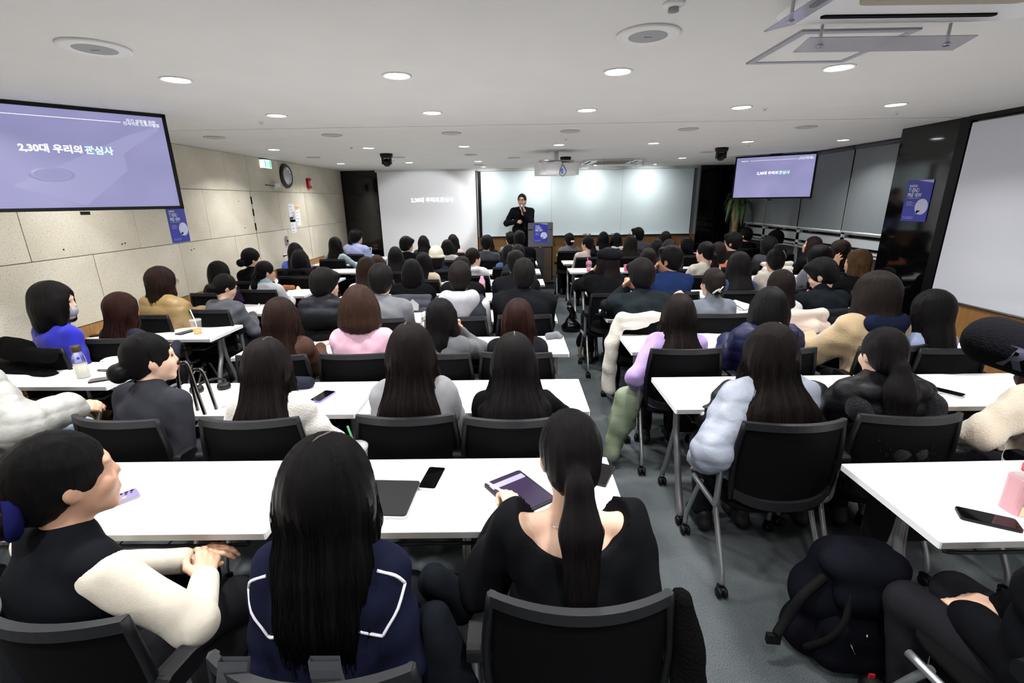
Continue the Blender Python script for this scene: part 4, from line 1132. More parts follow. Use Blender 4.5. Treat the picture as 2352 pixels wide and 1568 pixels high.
# ------------------------------------------------------------------ hair (head frame)
def ridges(seed, amp):
    r = np.random.RandomState(seed); fr = r.randint(9, 46, 7); ph = r.uniform(0, 6.28, 7); am = r.uniform(.5, 1, 7)
    def f(P):
        a = np.arctan2(P[:, 0], -(P[:, 1] + .01)); z = P[:, 2]; o = 0
        for i in range(7): o = o + am[i] * np.sin(fr[i] * a + ph[i] + z * (6 if i % 2 else -5))
        return amp * o / 4 * (1 + np.clip(-z - .05, 0, .4) * 4)
    return f
def hair_field(style, L=.35, w=.10, seed=1, amp=.003, vol=1.0, wb=None):
    v = vol
    capm = [ell((0, -.012, .026), (.086 * v, .104 * v, .106 * v))]
    face = [ell((0, .118, -.045), (.066, .075, .105))]
    cuts = []; pr = list(capm); k = .03
    if style == 'long':
        pr += [ell((0, -.02, -.03), (.094 * v, .088, .10)),
               cap((0, -.035, -.02), (0, -.075, -.16), .088 * v, .088 * v, (1, .66, 1)), cap((0, -.075, -.16), (0, -.118, -.26), .092 * v, w, (1, .5, 1)), cap((0, -.118, -.26), (0, -.115, -L), w, wb or w * .96, (1, .42, 1))]
        for s in (-1, 1): pr += [cap((s * .066, .03, .03), (s * .084, .02, -.09), .024, .026), cap((s * .084, .02, -.09), (s * (w + .0), -.045, -.21), .030, .030), cap((s * (w + .0), -.045, -.21), (s * ((wb or w) + .012), -.085, -min(L, .30)), .028, .016)]
        r = np.random.RandomState(seed); f5 = r.randint(7, 30, 5); p5 = r.uniform(0, 6.28, 5)
        cuts.append(lambda P: (-L - .01) + .028 * np.sin(P[:, 0][:, None] * f5 * 5 + p5).sum(1) / 3 - P[:, 2])
        face = [ell((0, .112, -.055), (.064, .075, .12))]
    elif style == 'bob':
        pr += [ell((0, -.018, -.035), (.104 * v, .102 * v, .105)), cap((0, -.03, -.05), (0, -.045, -.115), .096 * v, .092 * v, (1, .85, 1))]
        for s in (-1, 1): pr += [cap((s * .066, .035, .02), (s * .086, .035, -.12), .024, .024)]
        zc = -L; cuts.append(lambda P: zc + .008 * np.sin(P[:, 0] * 90 + seed) - P[:, 2])
        face = [ell((0, .115, -.055), (.066, .078, .12))]
    elif style == 'wavy':
        pr += [ell((0, -.022, -.02), (.112 * v, .108 * v, .115)), ell((0, -.035, -.085), (.118 * v, .10 * v, .07))]
        face = [ell((0, .12, -.055), (.068, .078, .12))]; cuts.append(lambda P: -.15 - P[:, 2])
    elif style == 'short':
        pr = [ell((0, -.013, .028), (.086 * v, .104 * v, .106 * v)), ell((0, -.05, -.02), (.07, .062, .075)), cap((-.04, .075, .085), (.04, .075, .085), .022)]
        face = [ell((0, .115, -.05), (.080, .09, .115)), ell((.082, .008, -.035), (.022, .026, .045)), ell((-.082, .008, -.035), (.022, .026, .045))]
        cuts.append(lambda P: -.088 - P[:, 2])
    elif style == 'crop':
        pr = [ell((0, -.014, .030), (.083, .102, .100)), ell((0, -.05, -.02), (.07, .062, .075))]
        face = [ell((0, .122, -.022), (.082, .088, .115)), ell((.082, .012, -.035), (.022, .030, .05)), ell((-.082, .012, -.035), (.022, .030, .05))]
        cuts.append(lambda P: -.088 - P[:, 2])
    elif style == 'fringe':
        pr = [ell((0, -.010, .024), (.090 * v, .108 * v, .108 * v)), ell((0, -.04, -.03), (.082, .074, .075)), cap((-.045, .078, .055), (.045, .078, .055), .028)]
        face = [ell((0, .125, -.062), (.078, .09, .095)), ell((.088, .02, -.06), (.026, .03, .045)), ell((-.088, .02, -.06), (.026, .03, .045))]
        cuts.append(lambda P: -.095 - P[:, 2])
    elif style in ('pony', 'bun', 'updo', 'knot'):
        pr = [ell((0, -.012, .026), (.080, .099, .101)), ell((0, -.055, -.025), (.062, .052, .06))]
        face = [ell((0, .126, -.055), (.074, .09, .112)), ell((.082, .008, -.042), (.020, .022, .034)), ell((-.082, .008, -.042), (.020, .022, .034))]
        cuts.append(lambda P: -.095 - P[:, 2])
        if style == 'pony':
            pr += [cap((0, -.095, -.01), (0, -.125, -.035), .024, .024), cap((0, -.125, -.035), (0, -.135, -.14), .030, w * .5, (1, .8, 1)), cap((0, -.135, -.14), (0, -.145, -L), w * .5, w * .28, (1, .7, 1))]
            cuts = []
            k = .02
        elif style == 'bun': pr += [ell((0, -.125, -.035), (.048, .042, .045))]; cuts = []; k = .015
        elif style == 'knot': pr += [ell((0, -.05, .135), (.045, .045, .034)), ell((0, -.08, .09), (.05, .03, .04))]; k = .02
        else: pr += [ell((0, -.105, .0), (.05, .035, .075)), ell((0, -.10, .065), (.038, .03, .03))]; k = .02
    elif style == 'afro':
        pr = [ell((0, -.02, .0), (.128, .128, .13)), ell((0, -.04, -.07), (.115, .10, .08))]; face = [ell((0, .13, -.045), (.075, .085, .11))]; amp = .004
    rg = ridges(seed, amp)
    def fcut(P):
        d = None
        for fpr in face:
            q = -prim_d(fpr, P); d = q if d is None else np.maximum(d, q)
        return d
    return Field(pr, k, rg, cuts + [fcut])
def hair_mesh(style, h, **kw):
    k = (style, h, str(sorted(kw.items())))
    if k not in _HAIR: _HAIR[k] = np_mesh('hair', [net(hair_field(style, **kw), h)])
    return _HAIR[k]
def hair_mat(name, c1, c2, rough=.36):
    if name in MATS: return MATS[name]
    m = bpy.data.materials.new(name); m.use_nodes = True; nt = m.node_tree; b = nt.nodes['Principled BSDF']
    b.inputs['Roughness'].default_value = rough; b.inputs['Specular IOR Level'].default_value = .10
    tc = nt.nodes.new('ShaderNodeTexCoord'); sx = nt.nodes.new('ShaderNodeSeparateXYZ'); nt.links.new(tc.outputs['Object'], sx.inputs[0])
    ng = nt.nodes.new('ShaderNodeMath'); ng.operation = 'MULTIPLY_ADD'; ng.inputs[1].default_value = -1; ng.inputs[2].default_value = -.01; nt.links.new(sx.outputs['Y'], ng.inputs[0])
    at = nt.nodes.new('ShaderNodeMath'); at.operation = 'ARCTAN2'; nt.links.new(sx.outputs['X'], at.inputs[0]); nt.links.new(ng.outputs[0], at.inputs[1])
    zs = nt.nodes.new('ShaderNodeMath'); zs.operation = 'MULTIPLY'; zs.inputs[1].default_value = .6; nt.links.new(sx.outputs['Z'], zs.inputs[0])
    cb = nt.nodes.new('ShaderNodeCombineXYZ'); nt.links.new(at.outputs[0], cb.inputs['X']); nt.links.new(zs.outputs[0], cb.inputs['Y'])
    n = nt.nodes.new('ShaderNodeTexNoise'); n.inputs['Scale'].default_value = 26; n.inputs['Detail'].default_value = 8; n.inputs['Roughness'].default_value = .78; nt.links.new(cb.outputs[0], n.inputs['Vector'])
    r = nt.nodes.new('ShaderNodeValToRGB'); e = r.color_ramp.elements
    e[0].position = .38; e[0].color = (*lin(c1), 1); e[1].position = .72; e[1].color = (*lin(c2), 1)
    nt.links.new(n.outputs['Fac'], r.inputs['Fac']); nt.links.new(r.outputs['Color'], b.inputs['Base Color'])
    bp = nt.nodes.new('ShaderNodeBump'); bp.inputs['Strength'].default_value = .9; bp.inputs['Distance'].default_value = .007
    nt.links.new(n.outputs['Fac'], bp.inputs['Height']); nt.links.new(bp.outputs['Normal'], b.inputs['Normal'])
    MATS[name] = m; return m
HAIRC = {'black': ('060506', '131112'), 'soft': ('090808', '1a1616'), 'dark': ('0c0909', '221917'), 'brown': ('150d0a', '331f18'), 'auburn': ('160b09', '371a14'), 'mid': ('21150f', '452e23'), 'ash': ('120e0c', '271f1c'), 'ombre': ('1c130e', '6d5030')}
M_skin = mat('skin', 'd3a489', .5, noise=(9, .06)); M_skin2 = mat('skin_fair', 'dcb49c', .5, noise=(9, .06)); M_skin3 = mat('skin_tan', 'c08f70', .5, noise=(9, .06))
M_eye = mat('eye_dark', '1a1210', .2); M_brow = mat('eyebrow', '1c1513', .8); M_lip = mat('lips', 'b0665e', .5)
def cloth(c, rough=.85, b=(220, .35, .002), sheen=.15):
    l = sum(lin(c)) / 3
    return mat('cloth_' + c, c, rough, spec=.05 if l < .05 else .2, noise=(14, .10), bump=b, sheen=0 if l < .05 else sheen)
# ------------------------------------------------------------------ people
KNIT = dict(g=.010, fold=.0028); JKT = dict(g=.020, fold=.004, collar=1); SUIT = dict(g=.018, fold=.0022, collar=1); PUFF = dict(g=.038, quilt=5, fold=.004)
HOODIE = dict(g=.020, fold=.004, hood=1.0); TURT = dict(g=.012, fold=.003, turtle=.075); SHIRT = dict(g=.014, fold=.004, collar=1); COAT = dict(g=.028, fold=.005, collar=1); FLEECE = dict(g=.034, fold=.005)
def person(px_, py_, front, label, hair, color, top, dy=.20, h=None, turn=0., skin=None, pants='1c1c20', tname='sweater', seat=True, hk=None, co=.075, cpos=None, chair_label=None, zs=None, **p):
    Y = front - dy
    a = at_y(px_, py_, Y)
    s = a.z / (HT + .010)
    s = min(max(s, .90), 1.10)
    if h is None: h = .0105 if front < 3.5 else (.0140 if front < 5.6 else .0175)
    hh = .0074 if front < 3.5 else (.0100 if front < 5.6 else .0125)
    p = dict(p); p['top'] = top
    if front < 3.5:
        for k in ('arml', 'armr'):
            A = p.get(k, 'lap')
            if A in ('table', 'wide', 'fold', 'write'):
                A = ARM[A]; p[k] = ((A[0][0], A[0][1], round((A[0][2] - .002) / s, 3)),) + A[1:]
    J = skel(p)
    off = Matrix.Rotation(math.radians(turn), 3, 'Z') @ Vector(J['head']) * s
    e = empty('person', (a.x - off.x, Y - off.y, 0), math.radians(turn), label, 'person', 'people in the audience')
    e.scale = (s, s, s)
    put('body', body_mesh(p, h * (1.12 if front < 3.5 else 1.25)), skin or rnd.choice((M_skin, M_skin2, M_skin)), e)
    tm = color if not isinstance(color, str) else cloth(color)
    put(tname, top_mesh(p, h), tm, e)
    if top.get('vest') and top.get('slv'): put('sleeves', sleeve_mesh(p, h, .012), cloth(top['slv']), e)
    put('trousers', pants_mesh(.017), cloth(pants), e)
    for sx in (-1, 1): put('shoe', shoe_mesh(), mat('shoe_dark' if rnd.random() < .6 else 'shoe_light', '17171a' if rnd.random() < .6 else 'b9b4aa', .5), e, (sx * .11, .34, 0))
    st, hc = hair[0], hair[1]; kw = dict(hair[2]) if len(hair) > 2 else {}
    Rm = Matrix([list(r) for r in J['headR']]); hl = Vector(J['head'])
    HM = Matrix.Translation(hl) @ Rm.to_4x4() @ Matrix.Scale(HS, 4)
    if st:
        o = put('hair', hair_mesh(st, hh, **kw), hair_mat('hair_' + hc, *HAIRC[hc]), e)
        o.matrix_basis = HM
        if st == 'long' and abs(p.get('yaw', 0)) > 20:      # the length hangs with the shoulders, half turned
            o.matrix_basis = Matrix.Translation(hl) @ Matrix.Rotation(math.radians(p.get('yaw', 0) * .75), 4, 'Z') @ Matrix.Rotation(math.radians(p.get('pitch', 0)), 4, 'X') @ Matrix.Scale(HS, 4)
    if abs(p.get('yaw', 0)) > 30 and front < 8.5:
        for sx in (-1, 1):
            b = MB().lathe([(0, -.004), (.011, -.002), (.013, 0), (.011, .002), (0, .004)], 10, M=Matrix.Translation((sx * .032, .079, .004)) @ Matrix.Rotation(math.pi / 2, 4, 'X') @ Matrix.Scale(.45, 4, (0, 1, 0)))
            b.build('eye', M_eye, e).matrix_basis = HM
        MB().tube([(-.018, .0885, -.064), (0, .091, -.062), (.018, .0885, -.064)], .005, 6).build('lips', M_lip, e).matrix_basis = HM
    if seat:
        cx_, cy_ = e.location.x, e.location.y
        d = Vector((-math.sin(math.radians(turn * .6)), math.cos(math.radians(turn * .6)), 0)) * co
        who = chair_label or label.replace('person in ', '').split(' in the ')[0].split(',')[0]
        chair(*(cpos[:2] if cpos else (cx_ + d.x, cy_ + d.y)), math.radians(cpos[2] if cpos else turn * .6), 'black mesh-back chair carrying the person in ' + who if len(who.split()) < 9 else 'black mesh-back chair carrying the person in ' + ' '.join(who.split()[:8]))
    return dict(root=e, J=J, s=s, p=p, HM=HM, h=h)
def acc(P, name, mb, m_, M=None, **kw):
    """an accessory in the head frame"""
    o = mb.build(name, m_, P['root']); o.matrix_basis = P['HM'] @ M if M is not None else P['HM']; return o
def acc_sdf(P, name, field, h, m_, head=True):
    o = put(name, np_mesh(name, [net(field, h)]), m_, P['root'])
    if head: o.matrix_basis = P['HM']
    return o
def glasses(P):
    b = MB()
    for s in (-1, 1):
        b.tube([(s * .034 + .022 * math.cos(t * math.pi / 6), .098, .004 + .019 * math.sin(t * math.pi / 6)) for t in range(13)], .0014, 5)
        b.tube([(s * .056, .096, .008), (s * .077, .04, .006), (s * .08, -.01, -.004)], .0014, 5)
    b.tube([(-.012, .099, .008), (.012, .099, .008)], .0014, 5)
    acc(P, 'glasses', b, mat('glasses_wire', '2a2a2c', .3, metal=.6))
def back_line(P, pts, r, m_, name):
    """a cord laid on the back of the garment through (x,z) points"""
    F = garment_field(P['p'], P['J'], seed=len(str(P['p']['top'])) % 23); out = []
    for (x, z) in pts:
        ys = np.linspace(-.45, .25, 300); d = F(np.stack([np.full(300, x), ys, np.full(300, z)], 1)); i = np.argmax(d < 0)
        out.append((x, ys[i] - .002 if d[i] < 0 else -.1, z))
    return MB().tube(cr(out, 3), r, 6).build(name, m_, P['root'])

G = M_black_soft
# ---- first row
SAIL = dict(g=.016, fold=.003)
p1 = person(112, 985, MF[0], 'person in a black vest over cream sleeves, hands clasped, looking right', ('bun', 'black', dict(seed=4)), '101216', dict(g=.014, fold=.002, vest=1, slv='cfc8ba'), dy=.26, h=.0085, cpos=(-1.08, 1.06, -10), turn=-24, yaw=-14, pitch=4, lean=.10, skin=M_skin,
            armr=((.10, .33, .66), (1, -.3, -.3), (-.75, .7, .25), (.6, .2, .7), 'relax'), arml=((.04, .36, .655), (.9, -.4, -.3), (-.6, .8, .1), (.2, -.1, 1), 'relax'), tname='vest')
acc(p1, 'scrunchie', MB().lathe([(.05, -.016), (.062, -.008), (.064, .006), (.052, .016)], 20, M=Matrix.Translation((0, -.103, -.03)) @ Matrix.Rotation(math.radians(75), 4, 'X')), cloth('16184a'))
p2 = person(738, 1020, MF[0], 'person in a navy knit top with a white-lined sailor collar', ('long', 'black', dict(L=.38, w=.088, seed=2, vol=1.22)), '14172a', SAIL, dy=.28, h=.0085, cpos=(-.42, .92, -4), yaw=0, pitch=-6, lean=.10, arml='lap', armr='lap')
M_wl = mat('white_cord', 'dcdce6', .7)
for sx in (-1, 1):
    back_line(p2, [(sx * .205, .90), (sx * .185, .935), (sx * .14, .955)], .0045, M_wl, 'collar_line')
    back_line(p2, [(sx * .205, .90), (sx * .19, .85), (sx * .165, .81), (sx * .15, .785)], .0045, M_wl, 'collar_line')
    back_line(p2, [(sx * .15, .785), (sx * .12, .81), (sx * .08, .845), (sx * .03, .86)], .0045, M_wl, 'collar_line')
p3 = person(1312, 940, MF[0], 'person in a black wide-neck top with puffed sleeves, writing with a stylus', ('pony', 'soft', dict(L=.42, w=.10, seed=6)), '0f1013', dict(g=.018, fold=.006, scoop=((0, .08, .995), .155), sg=.014), dy=.16, h=.0085, yaw=3, pitch=-14, lean=.12, skin=M_skin2,
            arml=((.165, .34, .80), (.45, -.7, -.6), (.25, 1, .10), (-.6, .1, 1), 'pinch'), armr='lap', tname='blouse')
# ---- right edge, first row: head above the frame edge on the right
p4 = person(2600, 1090, RF[0], 'person in a black padded jacket at the right edge, seen from the waist down', ('long', 'soft', dict(L=.34)), '0d0e12', dict(g=.032, fold=.006), dy=.26, h=.011, turn=12, lean=.05, arml='lap', armr='lap', tname='jacket')
# ---- second row
WP = person(-135, 700, LF[1] - .18, 'person in a white quilted puffer jacket at the left edge, hand reaching out', ('short', 'soft', {}), mat('puffer_white', 'a3a39f', .55, bump=(60, .2, .01)), dict(g=.042, quilt=5, fold=.004), dy=.28, h=.0095, turn=-22, lean=.08, pants='8696a8',
            armr=((.26, .33, .69), (.7, -.5, -.5), (.25, 1, -.15), (.6, .0, .8), 'relax'), arml='lap', tname='puffer_jacket')
p5 = person(330, 760, MF[1], 'person in a charcoal knit sweater with a low bun, looking right', ('bun', 'black', dict(seed=3)), '2f3036', dict(g=.012, fold=.003, collar=1), dy=.10, h=.0095, turn=-14, yaw=-32, pitch=2, lean=.10, sh=.158, armr='lap', arml='lap', skin=M_skin2)
p6 = person(605, 780, MF[1], 'person in a fluffy white sweater with straight dark hair', ('long', 'dark', dict(L=.40, w=.12, wb=.145, seed=8, vol=1.12)), mat('fur_white', 'c8c5bf', .95, bump=(140, .9, .006), sheen=.6), dict(g=.022, fold=.005), dy=.12, lean=.10, arml='lap', armr=((.10, .24, .60), (1, -.45, .1), (-.5, .9, -.2), (0, .2, 1), 'relax'), pitch=-6)
p7 = person(940, 745, MF[1], 'person in a light grey hoodie with very long hair', ('long', 'dark', dict(L=.46, w=.13, seed=11, vol=1.12)), '85868a', dict(g=.020, fold=.005), dy=.12, lean=.08, arml='table', armr='table', pitch=-2, tname='hoodie')
p8 = person(1180, 770, MF[1], 'person in a black top leaning over the desk, hair parted in the middle', ('long', 'soft', dict(L=.42, w=.135, seed=13, vol=1.14)), '0b0c0f', KNIT, dy=.12, lean=.12, arml='table', armr='wide', pitch=-12, sh=.158)
p9 = person(1778, 745, RF[1], 'person in a pale blue puffer jacket with very long hair', ('long', 'dark', dict(L=.42, w=.155, wb=.215, seed=15, vol=1.10)), mat('puffer_blue', '8f96a5', .5, bump=(60, .2, .01)), dict(g=.036, quilt=5, fold=.004, hem=.57), dy=.20, co=.045, lean=.08, turn=4, arml='low', armr='table', pitch=-3, tname='puffer_jacket', skin=M_skin)
p10 = person(2042, 748, RF[1], 'person in a black padded coat with a fur-trimmed hood down', ('pony', 'soft', dict(L=.40, w=.14, seed=17)), mat('puffer_black', '0b0c10', .5, spec=.15, bump=(60, .2, .01)), dict(g=.040, quilt=4, fold=.005, hood=1.25), dy=.17, lean=.09, yaw=-6, pitch=-8, arml='table', armr='table', tname='padded_coat')
p11 = person(2440, 760, RF[1], 'person in a cream fleece jacket cut by the right frame edge', ('long', 'auburn', dict(L=.30, w=.11, seed=5)), mat('fleece_cream', 'bfb2a0', .95, bump=(120, .8, .006), sheen=.5), FLEECE, dy=.22, h=.0095, turn=10, lean=.10, arml=((.25, .20, .70), (1, -.2, -.3), (-.6, .7, .1), (0, 0, 1), 'fist'), armr='lap', tname='fleece_jacket')
# ---- third row
p12 = person(112, 647, LF[2] - .28, 'person in a royal blue sweater wearing a grey face mask', ('bob', 'black', dict(L=.22, seed=3, vol=1.1)), '1e2299', KNIT, dy=.22, turn=-18, yaw=-45, lean=.05, arml='lap', armr='lap', skin=M_skin2)
p13 = person(272, 672, LF[2], 'person in a navy sweater at the wall table with straight red-brown hair', ('long', 'auburn', dict(L=.36, w=.115, seed=21, vol=1.1)), '22232e', KNIT, dy=.24, turn=-10, yaw=-14, lean=.12, arml='table', armr='wide')
p14 = person(640, 685, MF[2], 'person in a brown jacket beside the pink sweater', ('long', 'brown', dict(L=.30, w=.12, seed=22, vol=1.12)), '46322a', JKT, dy=.20, lean=.08, arml='table', armr='table', tname='jacket')
p15 = person(822, 655, MF[2], 'person in a pale pink knit sweater with a wavy bob', ('wavy', 'mid', dict(seed=5, amp=.005, vol=1.08)), 'd3a8bb', dict(g=.014, fold=.003, turtle=.03), dy=.18, lean=.08, arml='table', armr='table', sh=.155, skin=M_skin2)
p16 = person(1012, 683, MF[2], 'person in a grey washed jacket with a patterned hair clip', ('long', 'black', dict(L=.34, w=.08, seed=25)), '54565a', JKT, dy=.20, turn=-8, lean=.08, yaw=-30, arml='lap', armr='chin', tname='jacket')
p17 = person(1190, 687, MF[2], 'person in a dark jacket with long reddish hair beside the aisle', ('long', 'auburn', dict(L=.34, w=.105, seed=26, vol=1.1)), '1b1c20', JKT, dy=.20, lean=.09, turn=-6, arml='table', armr='table', tname='jacket')
p18 = person(1562, 675, RF[2], 'person in a lilac hooded top with dark hair spread on the back', ('long', 'dark', dict(L=.32, w=.135, wb=.19, seed=27, vol=1.08)), '9f8abd', dict(g=.022, fold=.004), dy=.20, lean=.07, arml='low', armr='table', tname='hoodie')
p19 = person(1772, 660, RF[2], 'person in a navy puffer coat with its hood down', ('bob', 'black', dict(L=.17, seed=6, vol=1.08)), mat('puffer_navy', '151838', .5, spec=.2, bump=(60, .2, .01)), dict(g=.042, quilt=4, fold=.005, hood=1.25), dy=.20, lean=.08, arml='table', armr='table', pitch=-4, tname='puffer_coat')
p20 = person(2020, 630, RF[2], 'person in a beige shearling jacket over a navy hood', ('long', 'ash', dict(L=.20, w=.12, seed=31, vol=1.25)), mat('shearling', 'a08a68', .95, bump=(120, .8, .006), sheen=.5), dict(g=.045, fold=.005), dy=.18, turn=6, lean=.08, arml='wide', armr='table', tname='shearling_jacket')
p21 = person(2150, 667, RF[2] - .05, 'person in a light blue sweater with long hair gathered at the ends', ('long', 'black', dict(L=.31, w=.10, seed=32, vol=1.12)), '95a2c2', KNIT, dy=.20, turn=8, yaw=6, lean=.07, arml='table', armr='table')
# ---- fourth row
p22 = person(365, 612, LF[3] - .2, 'person in a tan puffer jacket writing at the wall table', ('long', 'brown', dict(L=.36, w=.095, seed=33, vol=1.08)), mat('puffer_tan', '937a4e', .5, bump=(60, .2, .01)), dict(g=.040, quilt=5, fold=.004), dy=.22, turn=-14, yaw=-25, lean=.10, arml='table', armr='write', tname='puffer_jacket')
p23 = person(512, 627, LF[3], 'person in a grey cardigan with a black back panel, writing', ('bun', 'soft', dict(seed=9)), '4a4d53', dict(g=.018, fold=.004), dy=.20, turn=-12, yaw=-30, pitch=-18, lean=.16, arml='table', armr='write', tname='cardigan')
p24 = person(500, 598, LF[4] - .15, 'person in a dark purple sweater behind the grey cardigan', ('bob', 'black', dict(L=.17, seed=8)), '33203a', KNIT, dy=.22, turn=-10, yaw=-22, lean=.08, arml='table', armr='wide')
p25 = person(606, 597, LF[4], 'person in a white and pale denim top with a mint hair tie', ('pony', 'black', dict(L=.24, w=.10, seed=10)), 'b9bcc0', dict(g=.016, fold=.003, hood=.8), dy=.20, turn=-8, yaw=-38, lean=.08, arml='table', armr='table', tname='sweatshirt')
p26 = person(742, 612, MF[3], 'person in a black quilted vest jacket left of the pink sweater', ('fringe', 'soft', {}), mat('puffer_vest', '15171e', .55, spec=.15), dict(g=.028, quilt=5, fold=.002, turtle=.04), dy=.20, turn=-8, yaw=-40, lean=.06, sh=.168, arml='table', armr='table', tname='quilted_jacket')
p27 = person(872, 605, MF[3], 'person in a grey shirt with short black hair', ('short', 'soft', dict(vol=1.06)), '6b6d73', SHIRT, dy=.22, lean=.08, sh=.182, b=1.08, arml='table', armr='table', pitch=-4, tname='shirt')
p28 = person(1055, 598, MF[3], 'person in a dark varsity vest with a light grey hood', ('short', 'dark', {}), '2e3239', dict(g=.020, fold=.003, vest=1, slv='bcbcc0'), dy=.20, lean=.08, sh=.178, b=1.05, arml='table', armr='table', tname='varsity_vest')
p29 = person(1203, 590, MF[3], 'person in a black suit jacket with a white shirt collar beside the aisle', ('short', 'soft', dict(vol=.96)), '121316', SUIT, dy=.18, lean=.06, sh=.198, b=1.16, arml='table', armr='table', skin=M_skin3, tname='suit_jacket')
p30 = person(1474, 590, RF[3], 'person in a black-green turtleneck resting chin on hand beside the aisle', ('fringe', 'soft', {}), '1b2125', dict(g=.016, fold=.004, turtle=.085), dy=.20, lean=.10, turn=6, yaw=14, sh=.188, b=1.08, arml='chin', armr='table', tname='turtleneck')
p31 = person(1640, 612, RF[3], 'person in a grey turtleneck with a white hair clip', ('updo', 'ash', {}), '5c616b', dict(g=.014, fold=.003, turtle=.085), dy=.20, lean=.10, yaw=10, sh=.155, arml=((.20, .18, .98), (1, .2, -.6), (.6, .2, .5), (0, .5, .7), 'fist'), armr='table', tname='turtleneck')
p32 = person(1796, 617, RF[3], 'person in a white cardigan with black pattern', ('long', 'dark', dict(L=.24, w=.05, seed=41)), 'c4c1bc', dict(g=.018, fold=.003), dy=.20, lean=.10, turn=8, yaw=26, arml='table', armr='table', tname='cardigan')
p33 = person(1893, 592, RF[3] + .1, 'person in a black high-collar sweater looking down beside the pillar', ('short', 'black', dict(vol=1.05)), '12161b', dict(g=.018, fold=.003, turtle=.05), dy=.18, lean=.14, turn=8, yaw=42, pitch=-22, sh=.185, b=1.06, arml='table', armr='table')
# ---- fifth row
p34 = person(840, 588, MF[4], 'person in a white top with long brown hair behind the grey shirt', ('long', 'brown', dict(L=.34, w=.09, seed=43)), 'c9c7be', KNIT, dy=.20, lean=.06, arml='table', armr='table')
p35 = person(945, 593, MF[4], 'person in a black wool coat between the grey shirt and the grey hood', ('bob', 'black', dict(L=.19, seed=12)), '101012', COAT, dy=.22, lean=.07, sh=.158, arml='table', armr='table', tname='coat')
p36 = person(1060, 587, MF[4], 'person in a black suit mostly hidden behind the grey hood', ('short', 'dark', {}), '151518', SUIT, dy=.20, lean=.07, sh=.168, arml='table', armr='table', tname='suit_jacket')
p37 = person(1184, 573, MF[4], 'person in a black jacket with a white collar behind the suit wearer', ('short', 'soft', {}), '18191d', SUIT, dy=.18, lean=.06, sh=.178, yaw=12, arml='table', armr='table', tname='jacket')
p38 = person(1397, 567, RF[4], 'person in a black sweater and black beret, hand to the mouth', ('long', 'dark', dict(L=.22, w=.06, seed=45)), '0f0f12', dict(g=.022, fold=.004), dy=.20, lean=.12, turn=6, yaw=30, sh=.178, b=1.1, arml='mouth', armr='table')
p39 = person(1541, 563, RF[4], 'person in a blue blazer with glasses, hand to the mouth', ('short', 'black', dict(vol=1.04)), '1a2a50', dict(g=.018, fold=.002), dy=.20, lean=.10, turn=10, yaw=40, sh=.188, b=1.08, arml='mouth', armr='table', skin=M_skin3, tname='blazer')
p40 = person(1700, 580, RF[4], 'person in a navy blue sweater with long dark hair behind the hair clip', ('long', 'soft', dict(L=.38, w=.13, seed=47, vol=1.15)), '2a3d66', KNIT, dy=.20, lean=.08, arml='table', armr='table')
p41 = person(1785, 567, RF[4] + .1, 'person in a cream sweater with hair tied up in a knot', ('knot', 'black', {}), 'a8a095', dict(g=.018, fold=.004, hood=.8), dy=.20, lean=.10, yaw=-16, turn=6, sh=.168, arml='table', armr='table')
p42 = person(1975, 570, RF[4], 'person in a black jacket with raised hand and hair light at the ends', ('long', 'ombre', dict(L=.28, w=.10, seed=49)), '121214', JKT, dy=.22, lean=.08, turn=16, yaw=40, arml='raise', armr='table', tname='jacket')
# ---- sixth row
p43 = person(865, 584, MF[5], 'person in a dark brown sweater mostly hidden behind the grey shirt', ('long', 'mid', dict(L=.26, w=.10, seed=51)), '4d443f', KNIT, dy=.20, arml='table', armr='table')
p44 = person(972, 578, MF[5], 'person in a cream jacket behind the black wool coat', ('long', 'soft', dict(L=.22, w=.09, seed=52)), 'b8ab96', JKT, dy=.20, turn=-6, yaw=-14, arml='table', armr='table', tname='jacket')
p45 = person(907, 565, MF[6] - .3, 'person in a black and white top with straight black hair', ('long', 'black', dict(L=.27, w=.10, seed=53)), '2a2a30', KNIT, dy=.20, arml='table', armr='table')
p46 = person(1001, 566, MF[6] - .2, 'person in a navy sweater wearing a cream knit beanie', ('bob', 'dark', dict(L=.15, seed=4)), '1d2036', KNIT, dy=.20, arml='table', armr='table')
p47 = person(1086, 567, MF[5] + .25, 'person in a grey hoodie with a low ponytail beside the pink bottle', ('pony', 'dark', dict(L=.28, w=.10, seed=54)), 'b3b4b8', HOODIE, dy=.20, turn=-6, yaw=-40, arml='table', armr='table', tname='hoodie')
p48 = person(1190, 560, MF[6] - .4, 'person in a dark green jacket behind the suit wearer, hair cropped', ('short', 'soft', {}), '24302e', JKT, dy=.20, arml='table', armr='table', tname='jacket')
p49 = person(1490, 568, RF[5], 'person in a dark top behind the turtleneck beside the pink cup', ('long', 'ash', dict(L=.24, w=.095, seed=55)), '232326', KNIT, dy=.20, yaw=8, arml='table', armr='table')
p50 = person(1622, 552, RF[5], 'person in a white argyle sweater with a long ponytail', ('pony', 'black', dict(L=.34, w=.10, seed=56)), 'b7b1a6', KNIT, dy=.20, turn=6, yaw=32, lean=.07, arml='table', armr='table')
p51 = person(1882, 560, RF[5] - .22, 'person in a grey sweater with very full curly hair', ('afro', 'black', {}), '686c74', KNIT, dy=.20, turn=14, yaw=20, sh=.168, arml='table', armr='table')
p52 = person(1931, 549, RF[5] + .05, 'person in a dark jacket with brown hair seen in profile by the window', ('long', 'brown', dict(L=.28, w=.085, seed=57)), '1c1b1e', JKT, dy=.20, turn=18, yaw=48, arml='table', armr='table', tname='jacket')
